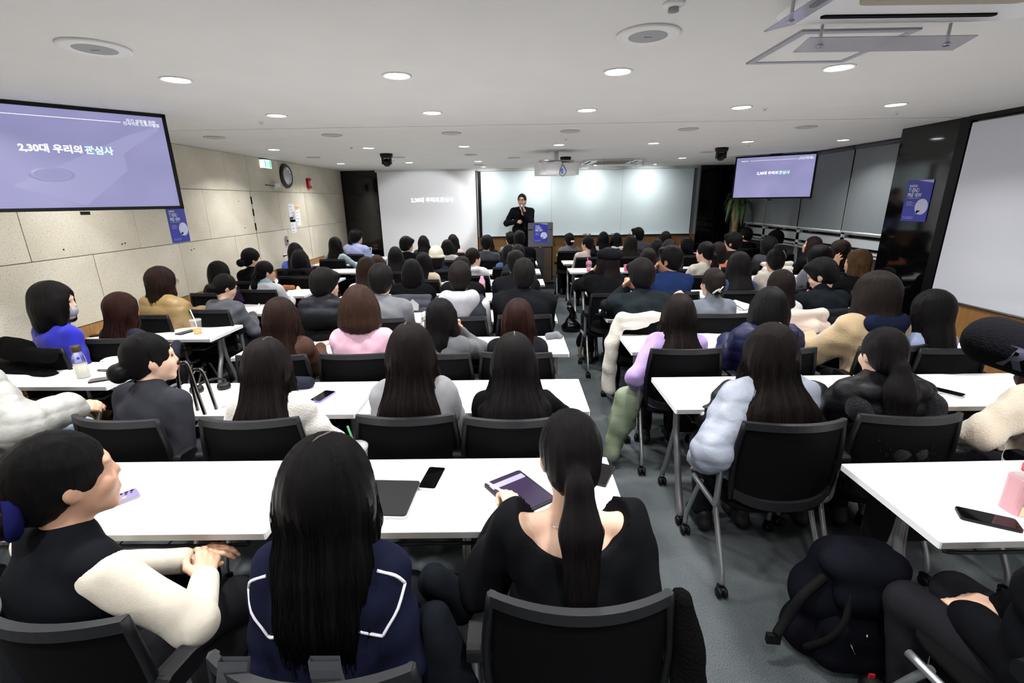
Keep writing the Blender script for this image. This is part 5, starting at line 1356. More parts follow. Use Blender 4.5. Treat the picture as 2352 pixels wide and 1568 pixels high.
# ---- seventh row
p53 = person(686, 571, LF[5], 'person in a black hooded coat at the wall table', ('bob', 'black', dict(L=.16, seed=7)), '0f0f12', dict(g=.030, fold=.005, hood=1.1), dy=.2, turn=-6, sh=.168, arml='table', armr='table', tname='coat')
p54 = person(574, 567, LF[5] - .35, 'person in a black sweater with a blue scrunchie by the stone wall', ('bun', 'black', dict(seed=12)), '0f0f11', dict(g=.016, fold=.003, turtle=.03), dy=.20, turn=-10, yaw=-36, arml='table', armr='table')
p55 = person(676, 556, LF[6] - .2, 'person in a blue shirt half hidden behind the hooded coat', ('long', 'soft', dict(L=.26, w=.08, seed=58)), '4a5fb4', SHIRT, dy=.20, arml='table', armr='table', tname='shirt')
p56 = person(1168, 560, MF[6], 'person in a blue knit vest with straight black hair near the aisle', ('long', 'black', dict(L=.25, w=.08, seed=59)), '39477a', KNIT, dy=.20, yaw=14, arml='table', armr='table')
p57 = person(1510, 548, RF[6], 'person in a black coat between two dark heads in the right block', ('long', 'black', dict(L=.26, w=.10, seed=60)), '0e0e10', COAT, dy=.12, arml='table', armr='table', tname='coat')
p58 = person(1538, 548, RF[6] - .35, 'person in a brown top behind the blue blazer', ('bob', 'ash', dict(L=.16, seed=2)), '2d2624', KNIT, dy=.30, arml='table', armr='table')
p59 = person(1652, 554, RF[6] - .35, 'person in a rust coloured jacket behind the argyle sweater', ('bob', 'dark', dict(L=.16, seed=3)), 'a45a3c', JKT, dy=.20, arml='table', armr='table', tname='jacket')
p60 = person(1684, 533, RF[6], 'person in a black round-neck top wearing glasses, turned left', ('short', 'black', dict(vol=1.08)), '111113', KNIT, dy=.14, turn=12, yaw=44, sh=.182, b=1.1, arml='table', armr='table', tname='top')
p61 = person(1768, 541, RF[6], 'person in a dark grey coat below the black cap', ('long', 'black', dict(L=.24, w=.09, seed=62)), '3c3d42', COAT, dy=.20, turn=10, yaw=30, arml='table', armr='table', tname='coat')
p62 = person(1868, 541, RF[6], 'person in a black jacket looking up by the window', ('bob', 'brown', dict(L=.15, seed=9)), '17171a', JKT, dy=.20, turn=20, yaw=45, pitch=16, arml='table', armr='table', tname='jacket')
# ---- eighth and ninth rows
p63 = person(769, 543, LF[7], 'person in a pale mint sweater with very long black hair', ('long', 'black', dict(L=.40, w=.10, seed=63)), '98adb3', KNIT, dy=.20, turn=-8, yaw=-20, arml='table', armr='wide')
p64 = person(816, 525, LF[8] - .1, 'person in a light blue shirt at a laptop by the black panel', ('fringe', 'black', {}), '8f96bc', SHIRT, dy=.20, turn=-14, yaw=-36, sh=.182, b=1.05, arml='table', armr='table', tname='shirt')
p65 = person(933, 541, MF[7], 'person in a black sweater facing right before the projection screen', ('fringe', 'black', {}), '111113', KNIT, dy=.20, turn=-10, yaw=-42, sh=.172, arml='table', armr='table')
p66 = person(972, 540, MF[8], 'person in a dark top right of the black sweater before the screen', ('long', 'soft', dict(L=.26, w=.085, seed=64)), '28282c', KNIT, dy=.14, yaw=-10, arml='table', armr='table')
p67 = person(1027, 549, MF[7] - .1, 'person in a white-hooded top near the cream beanie', ('bob', 'black', dict(L=.15, seed=5)), 'b4b2ae', HOODIE, dy=.22, yaw=-14, arml='table', armr='table', tname='hoodie')
p68 = person(1040, 537, MF[8], 'person in a pale pink top at the edge of the projection screen', ('long', 'dark', dict(L=.26, w=.09, seed=65)), 'c4b0aa', KNIT, dy=.20, yaw=-10, arml='table', armr='table')
p69 = person(1116, 539, MF[7], 'person in a dark grey sweatshirt below the black board edge', ('short', 'black', {}), '3a4048', KNIT, dy=.20, sh=.178, arml='table', armr='table')
p70 = person(1120, 538, MF[8], 'person in a black top almost hidden behind the grey sweatshirt', ('long', 'black', dict(L=.24, w=.095, seed=66)), '1a1a1c', KNIT, dy=.20, arml='table', armr='table')
p71 = person(1193, 528, MF[7], 'person in a black coat directly in front of the speaker', ('short', 'black', {}), '0f1013', COAT, dy=.14, sh=.182, arml='table', armr='table', tname='coat')
p72 = person(1172, 531, MF[8], 'person in a grey top half hidden in front of the speaker', ('short', 'black', {}), '6a6c72', KNIT, dy=.20, yaw=20, arml='table', armr='table')
p73 = person(1308, 534, RF[8], 'person in a grey blazer with a pearl hair clip near the lectern', ('short', 'black', dict(vol=.98)), '53555b', SUIT, dy=.20, yaw=12, arml='table', armr='table', tname='blazer')
p74 = person(1350, 540, RF[7], 'person in a pale pink sweater with a low ponytail beside the aisle', ('pony', 'black', dict(L=.30, w=.12, seed=67)), 'c2b0ac', KNIT, dy=.20, turn=6, yaw=34, lean=.06, sh=.168, arml='table', armr='table', skin=M_skin2)
p75 = person(1386, 531, RF[8], 'person in a white top with straight long black hair near the lectern', ('long', 'black', dict(L=.28, w=.085, seed=68)), 'b0b0b4', KNIT, dy=.20, yaw=10, arml='table', armr='table')
p76 = person(1416, 534, RF[8], 'person in a white hooded top, hand at the face, front right block', ('long', 'soft', dict(L=.22, w=.085, seed=69)), 'c6c8cc', HOODIE, dy=.20, yaw=16, arml='mouth', armr='table', tname='hoodie')
p77 = person(1449, 540, RF[7], 'person in a dark jacket with straight brown-black hair, front right block', ('long', 'ash', dict(L=.26, w=.10, seed=70)), '202022', JKT, dy=.20, yaw=14, arml='table', armr='table', tname='jacket')
p78 = person(1465, 521, RF[8], 'person in a dark grey jacket taller than the neighbours before the board', ('short', 'black', {}), '3b3c42', JKT, dy=.18, turn=8, yaw=36, sh=.178, arml='table', armr='table', tname='jacket')
p79 = person(1529, 530, RF[8], 'person in a black sweater at the right end of the glass board', ('bob', 'black', dict(L=.17, seed=11)), '131315', KNIT, dy=.20, yaw=16, arml='table', armr='table')
p80 = person(1577, 544, RF[7], 'person in a black jacket with a white collar, face turned left', ('bob', 'black', dict(L=.13, seed=13)), '141418', dict(g=.018, fold=.003), dy=.20, turn=10, yaw=46, arml='table', armr='table', tname='jacket')
p81 = person(1714, 522, RF[8], 'person in a black sweatshirt writing below the corn plant', ('short', 'black', dict(vol=1.05)), '121318', KNIT, dy=.20, turn=10, yaw=30, sh=.182, arml='table', armr='write', tname='sweatshirt')
p82 = person(1783, 530, RF[7], 'person in a black jacket wearing a black peaked cap', ('short', 'black', {}), '101012', JKT, dy=.20, turn=14, yaw=40, arml='table', armr='table', tname='jacket')
# ------------------------------------------------------------------ what people wear on the head or over the clothes
def hair_strands(P, style_kw, color, n=130, seed=1, zr=(.02, -.06), drop=.05, amax=2.0):
    F = hair_field('long', **style_kw); L = style_kw.get('L', .35); r = np.random.RandomState(seed); b = MB()
    zz = np.linspace(0, 1, 11); rs = np.linspace(.30, .01, 90)
    for i in range(n):
        a = r.uniform(-amax, amax); z0 = r.uniform(zr[1], zr[0]); z1 = -L - r.uniform(-.05, drop); wa = r.uniform(-.25, .25); pts = []; last = .1
        for t in zz:
            z = z0 + (z1 - z0) * t; aa = a * (1 - .25 * t) + wa * t * t; zq = max(z, -L + .045)
            q = np.stack([np.sin(aa) * rs, -.01 - np.cos(aa) * rs, np.full(90, zq)], 1); d = F(q); k = np.argmax(d < 0)
            if d[k] < 0: last = rs[k]
            rr = last + .0015 + .004 * r.rand() * t
            pts.append((math.sin(aa) * rr, -.01 - math.cos(aa) * rr, z))
        b.tube(pts, [.0004] + [.0013] * 7 + [.0011, .0008, .0003], 3, caps=False)
    o = b.build('loose_strands', hair_mat('hair_' + color, *HAIRC[color]), P['root']); o.matrix_basis = P['root'].children[0].matrix_basis
    for c in P['root'].children:
        if c.name.split('.')[0] == 'hair': o.matrix_basis = c.matrix_basis.copy()
    o['kind'] = 'stuff'
    return o
for P, kw, c, sd in ((p2, dict(L=.38, w=.088, seed=2, vol=1.22), 'black', 1), (p6, dict(L=.40, w=.12, wb=.145, seed=8, vol=1.12), 'dark', 2), (p7, dict(L=.46, w=.13, seed=11, vol=1.12), 'dark', 3), (p8, dict(L=.42, w=.135, seed=13, vol=1.14), 'soft', 4), (p9, dict(L=.42, w=.155, wb=.215, seed=15, vol=1.10), 'dark', 5),
                     (p13, dict(L=.36, w=.115, seed=21, vol=1.1), 'auburn', 6), (p17, dict(L=.34, w=.105, seed=26, vol=1.1), 'auburn', 7), (p18, dict(L=.32, w=.135, wb=.19, seed=27, vol=1.08), 'dark', 8), (p14, dict(L=.30, w=.12, seed=22, vol=1.12), 'brown', 9), (p22, dict(L=.36, w=.095, seed=33, vol=1.08), 'brown', 10)):
    hair_strands(P, kw, c, seed=sd)

def parting(P, style, kw, x0=0., x1=0., y0=.055, y1=-.055, r=.0026):
    F = hair_field(style, **kw); pts = []
    for i in range(9):
        t = i / 8; x = x0 + (x1 - x0) * t; y = y0 + (y1 - y0) * t; zz = np.linspace(.19, .0, 160); d = F(np.stack([np.full(160, x), np.full(160, y), zz], 1)); k = np.argmax(d < 0); pts.append((x, y, zz[k] - .0008))
    return acc(P, 'hair_parting', MB().tube(pts, [.0008] + [r] * 7 + [.0006], 5), mat('scalp', '5e524b', .7))
parting(p2, 'long', dict(L=.38, w=.088, seed=2, vol=1.22), .03, -.01)
parting(p8, 'long', dict(L=.42, w=.135, seed=13, vol=1.14), .0, .005, .06, -.075, .0032)
parting(p6, 'long', dict(L=.40, w=.12, wb=.145, seed=8, vol=1.12), .02, .015)
parting(p9, 'long', dict(L=.42, w=.155, wb=.215, seed=15, vol=1.10), .02, .02)
parting(p21, 'long', dict(L=.31, w=.10, seed=32, vol=1.12), .02, .02)
parting(p19, 'bob', dict(L=.17, seed=6, vol=1.08), .025, .02)
parting(p7, 'long', dict(L=.46, w=.13, seed=11, vol=1.12), -.015, -.01)
def ring(r, t, n=20): return [(r - t, -t), (r, -t * .6), (r + t * .4, 0), (r, t * .6), (r - t, t)]
M_clipw = mat('clip_white', 'd9d2cc', .35)
acc(p5, 'hair_tie', MB().lathe(ring(.034, .007), 16, M=Matrix.Translation((0, -.102, -.03)) @ Matrix.Rotation(math.radians(80), 4, 'X')), M_black_soft)
acc(p3, 'hair_tie', MB().lathe(ring(.030, .008), 16, M=Matrix.Translation((0, -.122, -.034)) @ Matrix.Rotation(math.radians(55), 4, 'X')), M_black_soft)
b = MB().tube([(.068 * math.cos(t), .075 + .052 * math.sin(t) * .9, 0) for t in [math.pi * (i / 16) - 0 for i in range(17)]], .0006, 4)
nk = p3['J']['neck']
bb = MB().tube([(.068 * math.cos(t), nk[1] - .004 + .07 * math.sin(t), nk[2] - .012 - .02 * max(0, math.sin(t))) for t in [2 * math.pi * i / 28 for i in range(29)]], .0012, 5)
bb.build('necklace', M_chrome, p3['root'])
bb = MB()
for i in range(3): bb.lathe([(0, -.004), (.004, 0), (0, .004)], 8, c=(.0 + .012 * i, nk[1] - .074, nk[2] - .012 + .002 * i))
bb.build('necklace_beads', M_chrome, p3['root'])
acc_sdf(p12, 'face_mask', Field([ell((0, .055, -.055), (.060, .046, .046))], .02, None, [lambda P: -.015 + .35 * np.abs(P[:, 0]) - P[:, 1] * 1.0 + .0]), .007, cloth('9a9aa4'))
for sx in (-1, 1): acc(p12, 'mask_loop', MB().tube([(sx * .055, .055, -.03), (sx * .078, .005, -.005), (sx * .055, .05, -.075)], .0015, 5), M_white_gloss)
for P in (p22, p23, p39, p60, p25): glasses(P)
# patterned claw clip
def claw(P, m_, M, s=1.0):
    b = MB(); b.tube(cr([(-.045 * s, 0, 0), (-.02 * s, -.018 * s, .008 * s), (.02 * s, -.018 * s, .008 * s), (.045 * s, 0, 0)], 4), .007 * s, 8)
    for i in range(6):
        x = (-.04 + i * .016) * s
        for q in (-1, 1): b.tube(cr([(x, -.012 * s, 0), (x, -.01 * s, q * .02 * s), (x, .012 * s, q * .03 * s)], 3), .0035 * s, 6)
    return acc(P, 'claw_clip', b, m_, M)
M_pat = mat('clip_marble', 'd8d2c6', .3, noise=(60, .9, 2))
acc_sdf(p16, 'claw_clip', Field([cap((-.055, -.10, .035), (-.06, -.10, -.045), .020, .022, (1, .8, 1)), cap((-.035, -.115, .03), (-.04, -.118, -.04), .014, .016, (1, .8, 1))], .01, wob(3, 160, .002)), .006, M_pat)
claw(p31, M_clipw, Matrix.Translation((.0, -.125, -.02)) @ Matrix.Rotation(math.radians(-50), 4, 'Y'), .7)
acc(p31, 'clip_bar', MB().tube([(-.055, -.108, -.06), (-.02, -.130, -.02), (.02, -.122, .05)], .007, 8), M_clipw)
acc(p41, 'hair_clip', MB().tube([(.02, -.105, .11), (.045, -.115, .07), (.055, -.11, .04)], .006, 6), M_grey_pl)
acc(p25, 'mint_hair_tie', MB().lathe(ring(.030, .010), 16, M=Matrix.Translation((0, -.122, -.034)) @ Matrix.Rotation(math.radians(55), 4, 'X')), mat('mint_band', '9fe0d0', .5))
acc(p54, 'blue_scrunchie', MB().lathe(ring(.044, .014), 18, M=Matrix.Translation((0, -.10, -.03)) @ Matrix.Rotation(math.radians(80), 4, 'X')), cloth('1f2a5e'))
b = MB()
for i in range(3): b.lathe(ring(.014, .0035), 12, M=Matrix.Translation((.0 + i * .02, -.125, -.01)) @ Matrix.Rotation(math.pi / 2, 4, 'X'))
acc(p73, 'pearl_clip', b, mat('pearl', 'e4dfd2', .25))
acc(p74, 'hair_tie', MB().lathe(ring(.030, .009), 14, M=Matrix.Translation((0, -.122, -.034)) @ Matrix.Rotation(math.radians(55), 4, 'X')), M_silver)
acc_sdf(p46, 'knit_beanie', Field([ell((0, -.012, .035), (.098, .114, .118)), cap((-.03, -.012, .0), (.03, -.012, .0), .093, None, (1, 1.18, .35))], .02, ridges(3, .0014), [lambda P: -.03 + .25 * P[:, 1] - P[:, 2]]), .009, mat('beanie_cream', 'c2bcac', .95, bump=(160, .6, .004), sheen=.2))
acc_sdf(p38, 'beret', Field([ell((0, -.02, .065), (.112, .125, .060), None), cap((0, -.02, .13), (0, -.02, .14), .008)], .02, None, [lambda P: .035 + .15 * P[:, 1] - P[:, 2]]), .009, cloth('15151a'))
acc_sdf(p82, 'peaked_cap', Field([ell((0, -.008, .045), (.098, .112, .105)), cap((-.035, .12, .045), (.035, .12, .045), .045, None, (1, 1, .16)), ell((0, -.008, .15), (.012, .012, .008))], .012, None, [lambda P: .020 - P[:, 2]]), .009, cloth('0b0b0d'))
# collars, hoods and trims
def tone(P, name, prims, m_, h=.010, k=.02, fold=.003, cuts=()):
    o = put(name, np_mesh(name, [net(Field(prims, k, wob(4, 45, fold), list(cuts)), h)]), m_, P['root']); return o
def hood_prims(J, s, dy=0.):
    z = J['sz'] + .055; y = J['sy'] - .085 + dy
    return [cap((-.10 * s, y + .02, z), (0, y - .02, z - .17 * s), .045 * s, .028 * s, (1, .75, 1)), cap((.10 * s, y + .02, z), (0, y - .02, z - .17 * s), .045 * s, .028 * s, (1, .75, 1)), cap((-.07 * s, y + .005, z + .01), (.07 * s, y + .005, z + .01), .040 * s, None, (1, .8, 1)), cap((0, y - .01, z - .03), (0, y - .02, z - .10 * s), .055 * s, .045 * s, (1.2, .7, 1)),
            cap((-.09 * s, y + .01, z), (-.10 * s, y + .15, z - .03), .034 * s, .024), cap((.09 * s, y + .01, z), (.10 * s, y + .15, z - .03), .034 * s, .024)]
tone(p28, 'grey_hood', hood_prims(p28['J'], 1.15, -.01), cloth('9d9ea4'), .011, .05, .004)
tone(p20, 'navy_hood', hood_prims(p20['J'], 1.0, -.02), cloth('141a2e'), .011, .05, .004)
def collar_band(P, color, z=.03, r=.063, name='shirt_collar'):
    n_ = P['J']['neck']; u = np.array((0, .12, 1.)); u /= np.linalg.norm(u)
    tone(P, name, [cap(n_ + u * (z - .02), n_ + u * z, r, r - .003)], cloth(color), .010, .01, .0005)
collar_band(p29, 'e6eaf0', .022); collar_band(p37, 'e6e8ec', .02); collar_band(p80, 'e0e0e2', .03, .07); collar_band(p73, 'd8d8da', .02); collar_band(p25, '86a4b4', .03, .072, 'denim_collar')
# fur trim of the hood
J = p10['J']; z = J['sz'] + .02; y = J['sy'] - .12
fur = mat('dark_fur', '18191d', 1.0, spec=.05, bump=(160, 1.0, .012), sheen=.1)
arc = [(-.155, y + .10, z + .02), (-.165, y + .02, z - .05), (-.12, y - .06, z - .14), (-.04, y - .085, z - .20), (.05, y - .085, z - .20), (.13, y - .055, z - .13), (.175, y + .02, z - .03), (.165, y + .09, z + .03)]
fr = np.random.RandomState(3)
tone(p10, 'fur_trim', [cap(a_, b_, .045, .045) for a_, b_ in zip(arc[:-1], arc[1:])], fur, .010, .03, .006)
b = MB(); ac = cr(arc, 10)
for i in range(900):
    q = ac[fr.randint(len(ac))]; d = Vector(fr.normal(size=3)).normalized(); s0 = Vector(q) + d * .043; b.tube([s0, s0 + d * .012 + Vector((0, 0, -.004)), s0 + d * .022 + Vector((0, 0, -.012))], [.0016, .0012, .0003], 3, caps=False)
o = b.build('fur_fibres', fur, p10['root']); o['kind'] = 'stuff'
# black panel on the grey cardigan, knit pattern, argyle
tone(p23, 'black_back_panel', [cap((-.10, p23['J']['sy'] - .075, .62), (-.03, p23['J']['sy'] - .085, .84), .09, .06, (1, .5, 1))], cloth('0e0e11'), .012)
M_blk = cloth('121214')
def on_back(P, name, pts2, m_, th=.003):
    F = garment_field(P['p'], P['J'], seed=len(str(P['p']['top'])) % 23); b = MB()
    for poly in pts2:
        out = []
        for (x, z) in poly:
            ys = np.linspace(-.45, .25, 240); d = F(np.stack([np.full(240, x), ys, np.full(240, z)], 1)); i = np.argmax(d < 0); out.append((x, ys[i] - th, z))
        c = tuple(sum(v[k] for v in out) / len(out) for k in range(3)); c = (c[0], c[1] - .001, c[2])
        b.add(out + [c], [(i, (i + 1) % len(out), len(out)) for i in range(len(out))])
    return b.build(name, m_, P['root'])
dia = []
for i in range(-4, 5):
    for j in range(7):
        x = i * .042 + (.021 if j % 2 else 0); z_ = .60 + j * .05
        if j % 3 == 1: dia.append([(x - .012, z_), (x, z_ + .022), (x + .012, z_)])
        else:
            dia.append([(x - .014, z_), (x, z_ + .014), (x + .014, z_), (x, z_ - .014)])
on_back(p32, 'knit_pattern', dia, M_blk)['kind'] = 'stuff'
arg = []
for i in range(-2, 3):
    for j in range(4):
        x = i * .09 + (.045 if j % 2 else 0); z_ = .60 + j * .085; arg.append([(x - .04, z_), (x, z_ + .075), (x + .04, z_), (x, z_ - .075)])
on_back(p50, 'argyle_diamond', arg[::2], cloth('b9b0a4'))
# aisle leg of the person in the beret
r30 = p38['root']; iv = r30.matrix_world.inverted() if False else (Matrix.Translation(r30.location) @ r30.rotation_euler.to_matrix().to_4x4() @ Matrix.Diagonal((*r30.scale, 1))).inverted()
foot = iv @ at_z(1338, 815, .02); kn = Vector((foot.x * .62, .26, .50))
tone(p38, 'trouser_leg', [cap((-.08, .02, .53), kn, .09, .075), cap(kn, foot + Vector((.02, .06, .14)), .075, .085)], cloth('0e0e10'), .014, .03, .004)
tone(p38, 'boot', [cap(foot + Vector((.01, .05, .13)), foot + Vector((0, .02, .06)), .048, .045), cap(foot + Vector((0, .02, .045)), foot + Vector((-.02, -.10, .035)), .042, .038)], mat('boot_beige', '8d8168', .8), .012)

# ------------------------------------------------------------------ the speaker
sp_p = dict(lean=.02, sh=.185, b=1.02, pitch=2, yaw=-6, arml=((.03, .21, .885), (.75, -.1, -.8), (-.12, -.06, 1), (0, 1, 0.2), 'fist'), armr=((.10, .20, .72), (.9, -.5, -.1), (-.9, .45, .05), (.3, .6, .6), 'fist'), top=dict(g=.018, fold=.0025, collar=1, hem=.36))
_a = at_y(1199, 445, 9.98); spk_s = (_a.z - .165) / 1.725
spk = empty('person', (_a.x, 10.0, .165), math.radians(176), 'standing speaker in a black blazer holding a microphone behind the lectern', 'person')
spk.scale = (spk_s,) * 3; DZ = .465
put('body', body_mesh(sp_p, .010), M_skin, spk, (0, 0, DZ))
Jp = skel(sp_p)
fld = garment_field(sp_p, Jp, seed=5); fld.cuts.append(lambda P: .045 - np.abs(P[:, 0]) + np.where(P[:, 1] > .02, 0, 1) * -1. - np.clip(.92 - P[:, 2], 0, 1) * .02)
put('blazer', np_mesh('blazer', [net(fld, .011)]), cloth('14161a'), spk, (0, 0, DZ))
put('knit_top', np_mesh('knit_top', [net(Field(torso_prims(Jp, .006, 1.0), .03, None, [lambda P: .45 - P[:, 2]]), .014)]), cloth('0a0a0c'), spk, (0, 0, DZ))
nb = Jp['neck']
put('shirt_collar', np_mesh('shirt_collar', [net(Field([cap(nb + np.array((0, .005, -.02)), nb + np.array((0, .012, .03)), .066, .062)], .01), .008)]), cloth('dfe0e2'), spk, (0, 0, DZ))
put('trousers', np_mesh('trousers', [net(Field([cap((-.075, 0, 1.0), (.075, 0, 1.0), .125, None, (1, .9, 1))] + [q for s in (-1, 1) for q in (cap((s * .085, 0, .95), (s * .10, .01, .5), .092, .068), cap((s * .10, .01, .5), (s * .11, 0, .09), .066, .055))], .03, wob(2, 30, .003)), .017)]), cloth('0d0d10'), spk)
for s in (-1, 1): put('shoe', shoe_mesh(), mat('shoe_black', '0c0c0e', .35), spk, (s * .11, .02, 0))
HMs = Matrix.Translation(Vector(Jp['head']) + Vector((0, 0, DZ))) @ Matrix([list(r) for r in Jp['headR']]).to_4x4() @ Matrix.Scale(HS, 4)
o = put('hair', hair_mesh('crop', .008, seed=4), hair_mat('hair_black', *HAIRC['black']), spk); o.matrix_basis = HMs
SPK = dict(root=spk, HM=HMs)
for s in (-1, 1):
    acc(SPK, 'eye', MB().lathe([(0, -.004), (.011, -.002), (.013, 0), (.011, .002), (0, .004)], 10, M=Matrix.Translation((s * .032, .079, .004)) @ Matrix.Rotation(math.pi / 2, 4, 'X') @ Matrix.Scale(.4, 4, (0, 1, 0))), M_eye)
    acc(SPK, 'eyebrow', MB().tube([(s * .014, .092, .024), (s * .034, .090, .030), (s * .054, .076, .024)], .0042, 6), M_brow)
acc(SPK, 'lips', MB().tube([(-.02, .0885, -.064), (0, .092, -.062), (.02, .0885, -.064)], .005, 6), M_lip)
# microphone in the hand
hw_ = Matrix.Translation(spk.location) @ spk.rotation_euler.to_matrix().to_4x4() @ Matrix.Scale(spk_s, 4)
wl_ = hw_ @ (Vector(Jp['Wl']) + Vector((0, 0, DZ))); mo = hw_ @ (Vector(Jp['head']) + Vector((0.005, .105 * HS, -.095 * HS + DZ)))
m0 = wl_ + Vector((0, -.035, .02)); d_ = (mo + Vector((0, -.03, 0)) - m0); d_.normalize(); q_ = d_.to_track_quat('Z', 'Y')
e = empty('microphone', m0 - d_ * .06, 0, 'black handheld microphone with silver head at the mouth of the speaker', 'microphone')
e.rotation_mode = 'QUATERNION'; e.rotation_quaternion = q_
MB().lathe([(.011, 0), (.013, .02), (.015, .15), (.018, .16)], 14).build('handle', M_black, e)
MB().lathe([(.018, .16), (.024, .175), (.026, .195), (.022, .215), (.01, .225), (0, .226)], 16).build('grille', M_silver, e)

# ------------------------------------------------------------------ things on the tables
def P2(x, y, z=TZ):
    p = at_z(x, y, z)
    fr_ = LF if p.x < -2.4 else (MF if p.x < .55 else RF)
    f = min(fr_, key=lambda q: abs(q + TD / 2 - p.y)); Y = min(max(p.y, f + .045), f + TD - .045)
    q = at_y(x, y, Y) if abs(Y - p.y) > 1e-4 else p
    return Vector((q.x, Y, z))
M_glassblk = mat('phone_glass', '050507', .04, spec=.5)
def phone(x, y, rz, label, back=None, w=.072, l=.15, case=None, scr=None):
    p = P2(x, y); e = empty('smartphone', (p.x, p.y, TZ + .001), math.radians(rz), label, 'phone', 'phones lying on the tables')
    MB().rbox((0, 0, .0045), (w, l, .009), .010).build('case', case or M_black, e)
    MB().rbox((0, 0, .0094), (w - .005, l - .005, .0012), .009).build('back_cover' if back else 'screen', back or M_glassblk, e)
    return e
e = phone(262, 1154, -40, 'lilac smartphone lying face down with stickers on the near table', back=mat('lilac_back', '7c7098', .2), case=mat('case_clear', '8a8292', .2))
for k, (dx, dy, sx, sy, c) in enumerate(((.0, .0, .03, .025, 'd8c8b0'), (-.012, -.03, .028, .022, 'a8c8dc'), (.016, -.035, .02, .02, 'c8a070'), (-.015, -.055, .03, .014, '8fae78'), (.014, .03, .012, .012, 'e0c860'))):
    MB().rbox((dx, dy, .0105), (sx, sy, .0006), .004).build('sticker', mat('sticker_' + c, c, .5), e)
for i in range(3): MB().lathe([(.006, 0), (.006, .0015), (0, .0016)], 12, c=(-.022, .06 - i * .017, .010)).build('camera_lens', M_black, e)
for i in range(2): MB().lathe([(.004, 0), (.004, .001), (0, .0012)], 10, c=(-.008, .056 - i * .017, .010)).build('camera_lens', M_black, e)
phone(993, 1101, -8, 'black smartphone in a clear case between the laptop and the stylus hand', case=mat('case_clear2', 'c9c4be', .25))
phone(742, 912, -14, 'dark smartphone with a violet edge on the second-row table', case=mat('case_violet', '7a68b8', .4))
phone(240, 872, -60, 'grey smartphone beside the white mug', back=mat('phone_grey', '5a5650', .3))
phone(427, 764, -20, 'grey smartphone beside the iced drink', back=mat('phone_grey2', '4a4a4c', .3))
phone(705, 785, -50, 'black smartphone left of the floral pouch')
phone(2172, 902, 35, 'silver-edged smartphone on the table near the cream fleece', case=M_silver)
phone(2268, 1195, 62, 'black smartphone near the pink bottle at the right edge', l=.155)
phone(1382, 1092, -25, 'small dark phone right of the ponytail on the near table')
phone(233, 770, -60, 'dark phone at the left end of the wall table')
# closed laptop
p = P2(893, 1148); e = empty('laptop', (p.x - .055, p.y, TZ), math.radians(-3), 'closed black laptop with silver rim on the near table', 'laptop')
MB().rbox((0, 0, .007), (.30, .21, .012), .012).build('base', M_silver, e); MB().rbox((0, 0, .0152), (.298, .208, .005), .012).build('lid', mat('laptop_lid', '0e0e10', .5, spec=.2), e)
# tablet with stylus
p = P2(1192, 1132); e = empty('tablet', (p.x, p.y, TZ), math.radians(35), 'tablet with a dark purple screen under the writing hand', 'tablet')
MB().rbox((0, 0, .005), (.17, .235, .009), .012).build('case', M_black, e)
MB().rbox((0, 0, .0100), (.155, .22, .0012), .006).build('screen', mat('tablet_screen', '2c2438', .12, emit=('3a3048', .35)), e)
MB().box((0, .075, .0110), (.150, .03, .0005)).build('toolbar', mat('tablet_bar', '8a84a8', .3, emit=('8a84a8', .4)), e)
rw = (Matrix.Translation(p3['root'].location) @ p3['root'].rotation_euler.to_matrix().to_4x4() @ Matrix.Scale(p3['s'], 4))
hw3 = rw @ (Vector(p3['J']['Wl']) + Vector(p3['J']['Hl'][0]).normalized() * .095 + Vector((0, 0, -.006)))
e = empty('stylus_pen', hw3, 0, 'white stylus pen held in the fingers over the tablet', 'pen'); 
MB().tube([(.055, .01, -.052), (.045, .008, -.042), (-.075, -.014, .060)], [.0012, .0042, .0042], 8).build('barrel', M_white_gloss, e)
# bottle, mug
def bottle(x, y, label, R=.036, Hh=.20, liquid=None, glass=None, capm=None, hcap=.035, name='water_bottle', group=None):
    p = P2(x, y); e = empty(name, (p.x, p.y, TZ), 0, label, 'bottle', group)
    return e
M_glass = mat('clear_glass', 'eef2f0', .03, trans=1.0, alpha=.35)
e = bottle(193, 866, 'clear glass water bottle with a brown cap on the wall table')
MB().lathe([(.034, 0), (.037, .005), (.037, .12), (.032, .15), (.024, .168), (.023, .18)], 24).build('glass_body', M_glass, e)
MB().lathe([(.033, .003), (.034, .006), (.034, .095), (0, .095)], 20).build('water', mat('pale_water', 'd8d6c4', .1, alpha=.75), e)
MB().lathe([(.026, .172), (.027, .176), (.027, .21), (.024, .213), (0, .213)], 20).build('cap', mat('brown_cap', '3a2c22', .4), e)
p = P2(262, 850); e = empty('mug', (p.x, p.y, TZ), 0, 'white mug partly hidden behind the dark bun', 'mug')
MB().lathe([(.036, 0), (.04, .004), (.042, .085), (.038, .085), (.036, .01), (0, .01)], 22).build('cup', M_white_gloss, e)
MB().tube(cr([(-.04, 0, .07), (-.07, 0, .065), (-.07, 0, .03), (-.04, 0, .02)], 5), .006, 8).build('handle', M_white_gloss, e)
MB().tube(cr([(.01, -.05, .02), (-.03, -.07, .03), (-.06, -.05, .015), (-.02, -.03, .004), (.05, -.06, .003)], 6), .004, 6).build('strap', M_black, e)
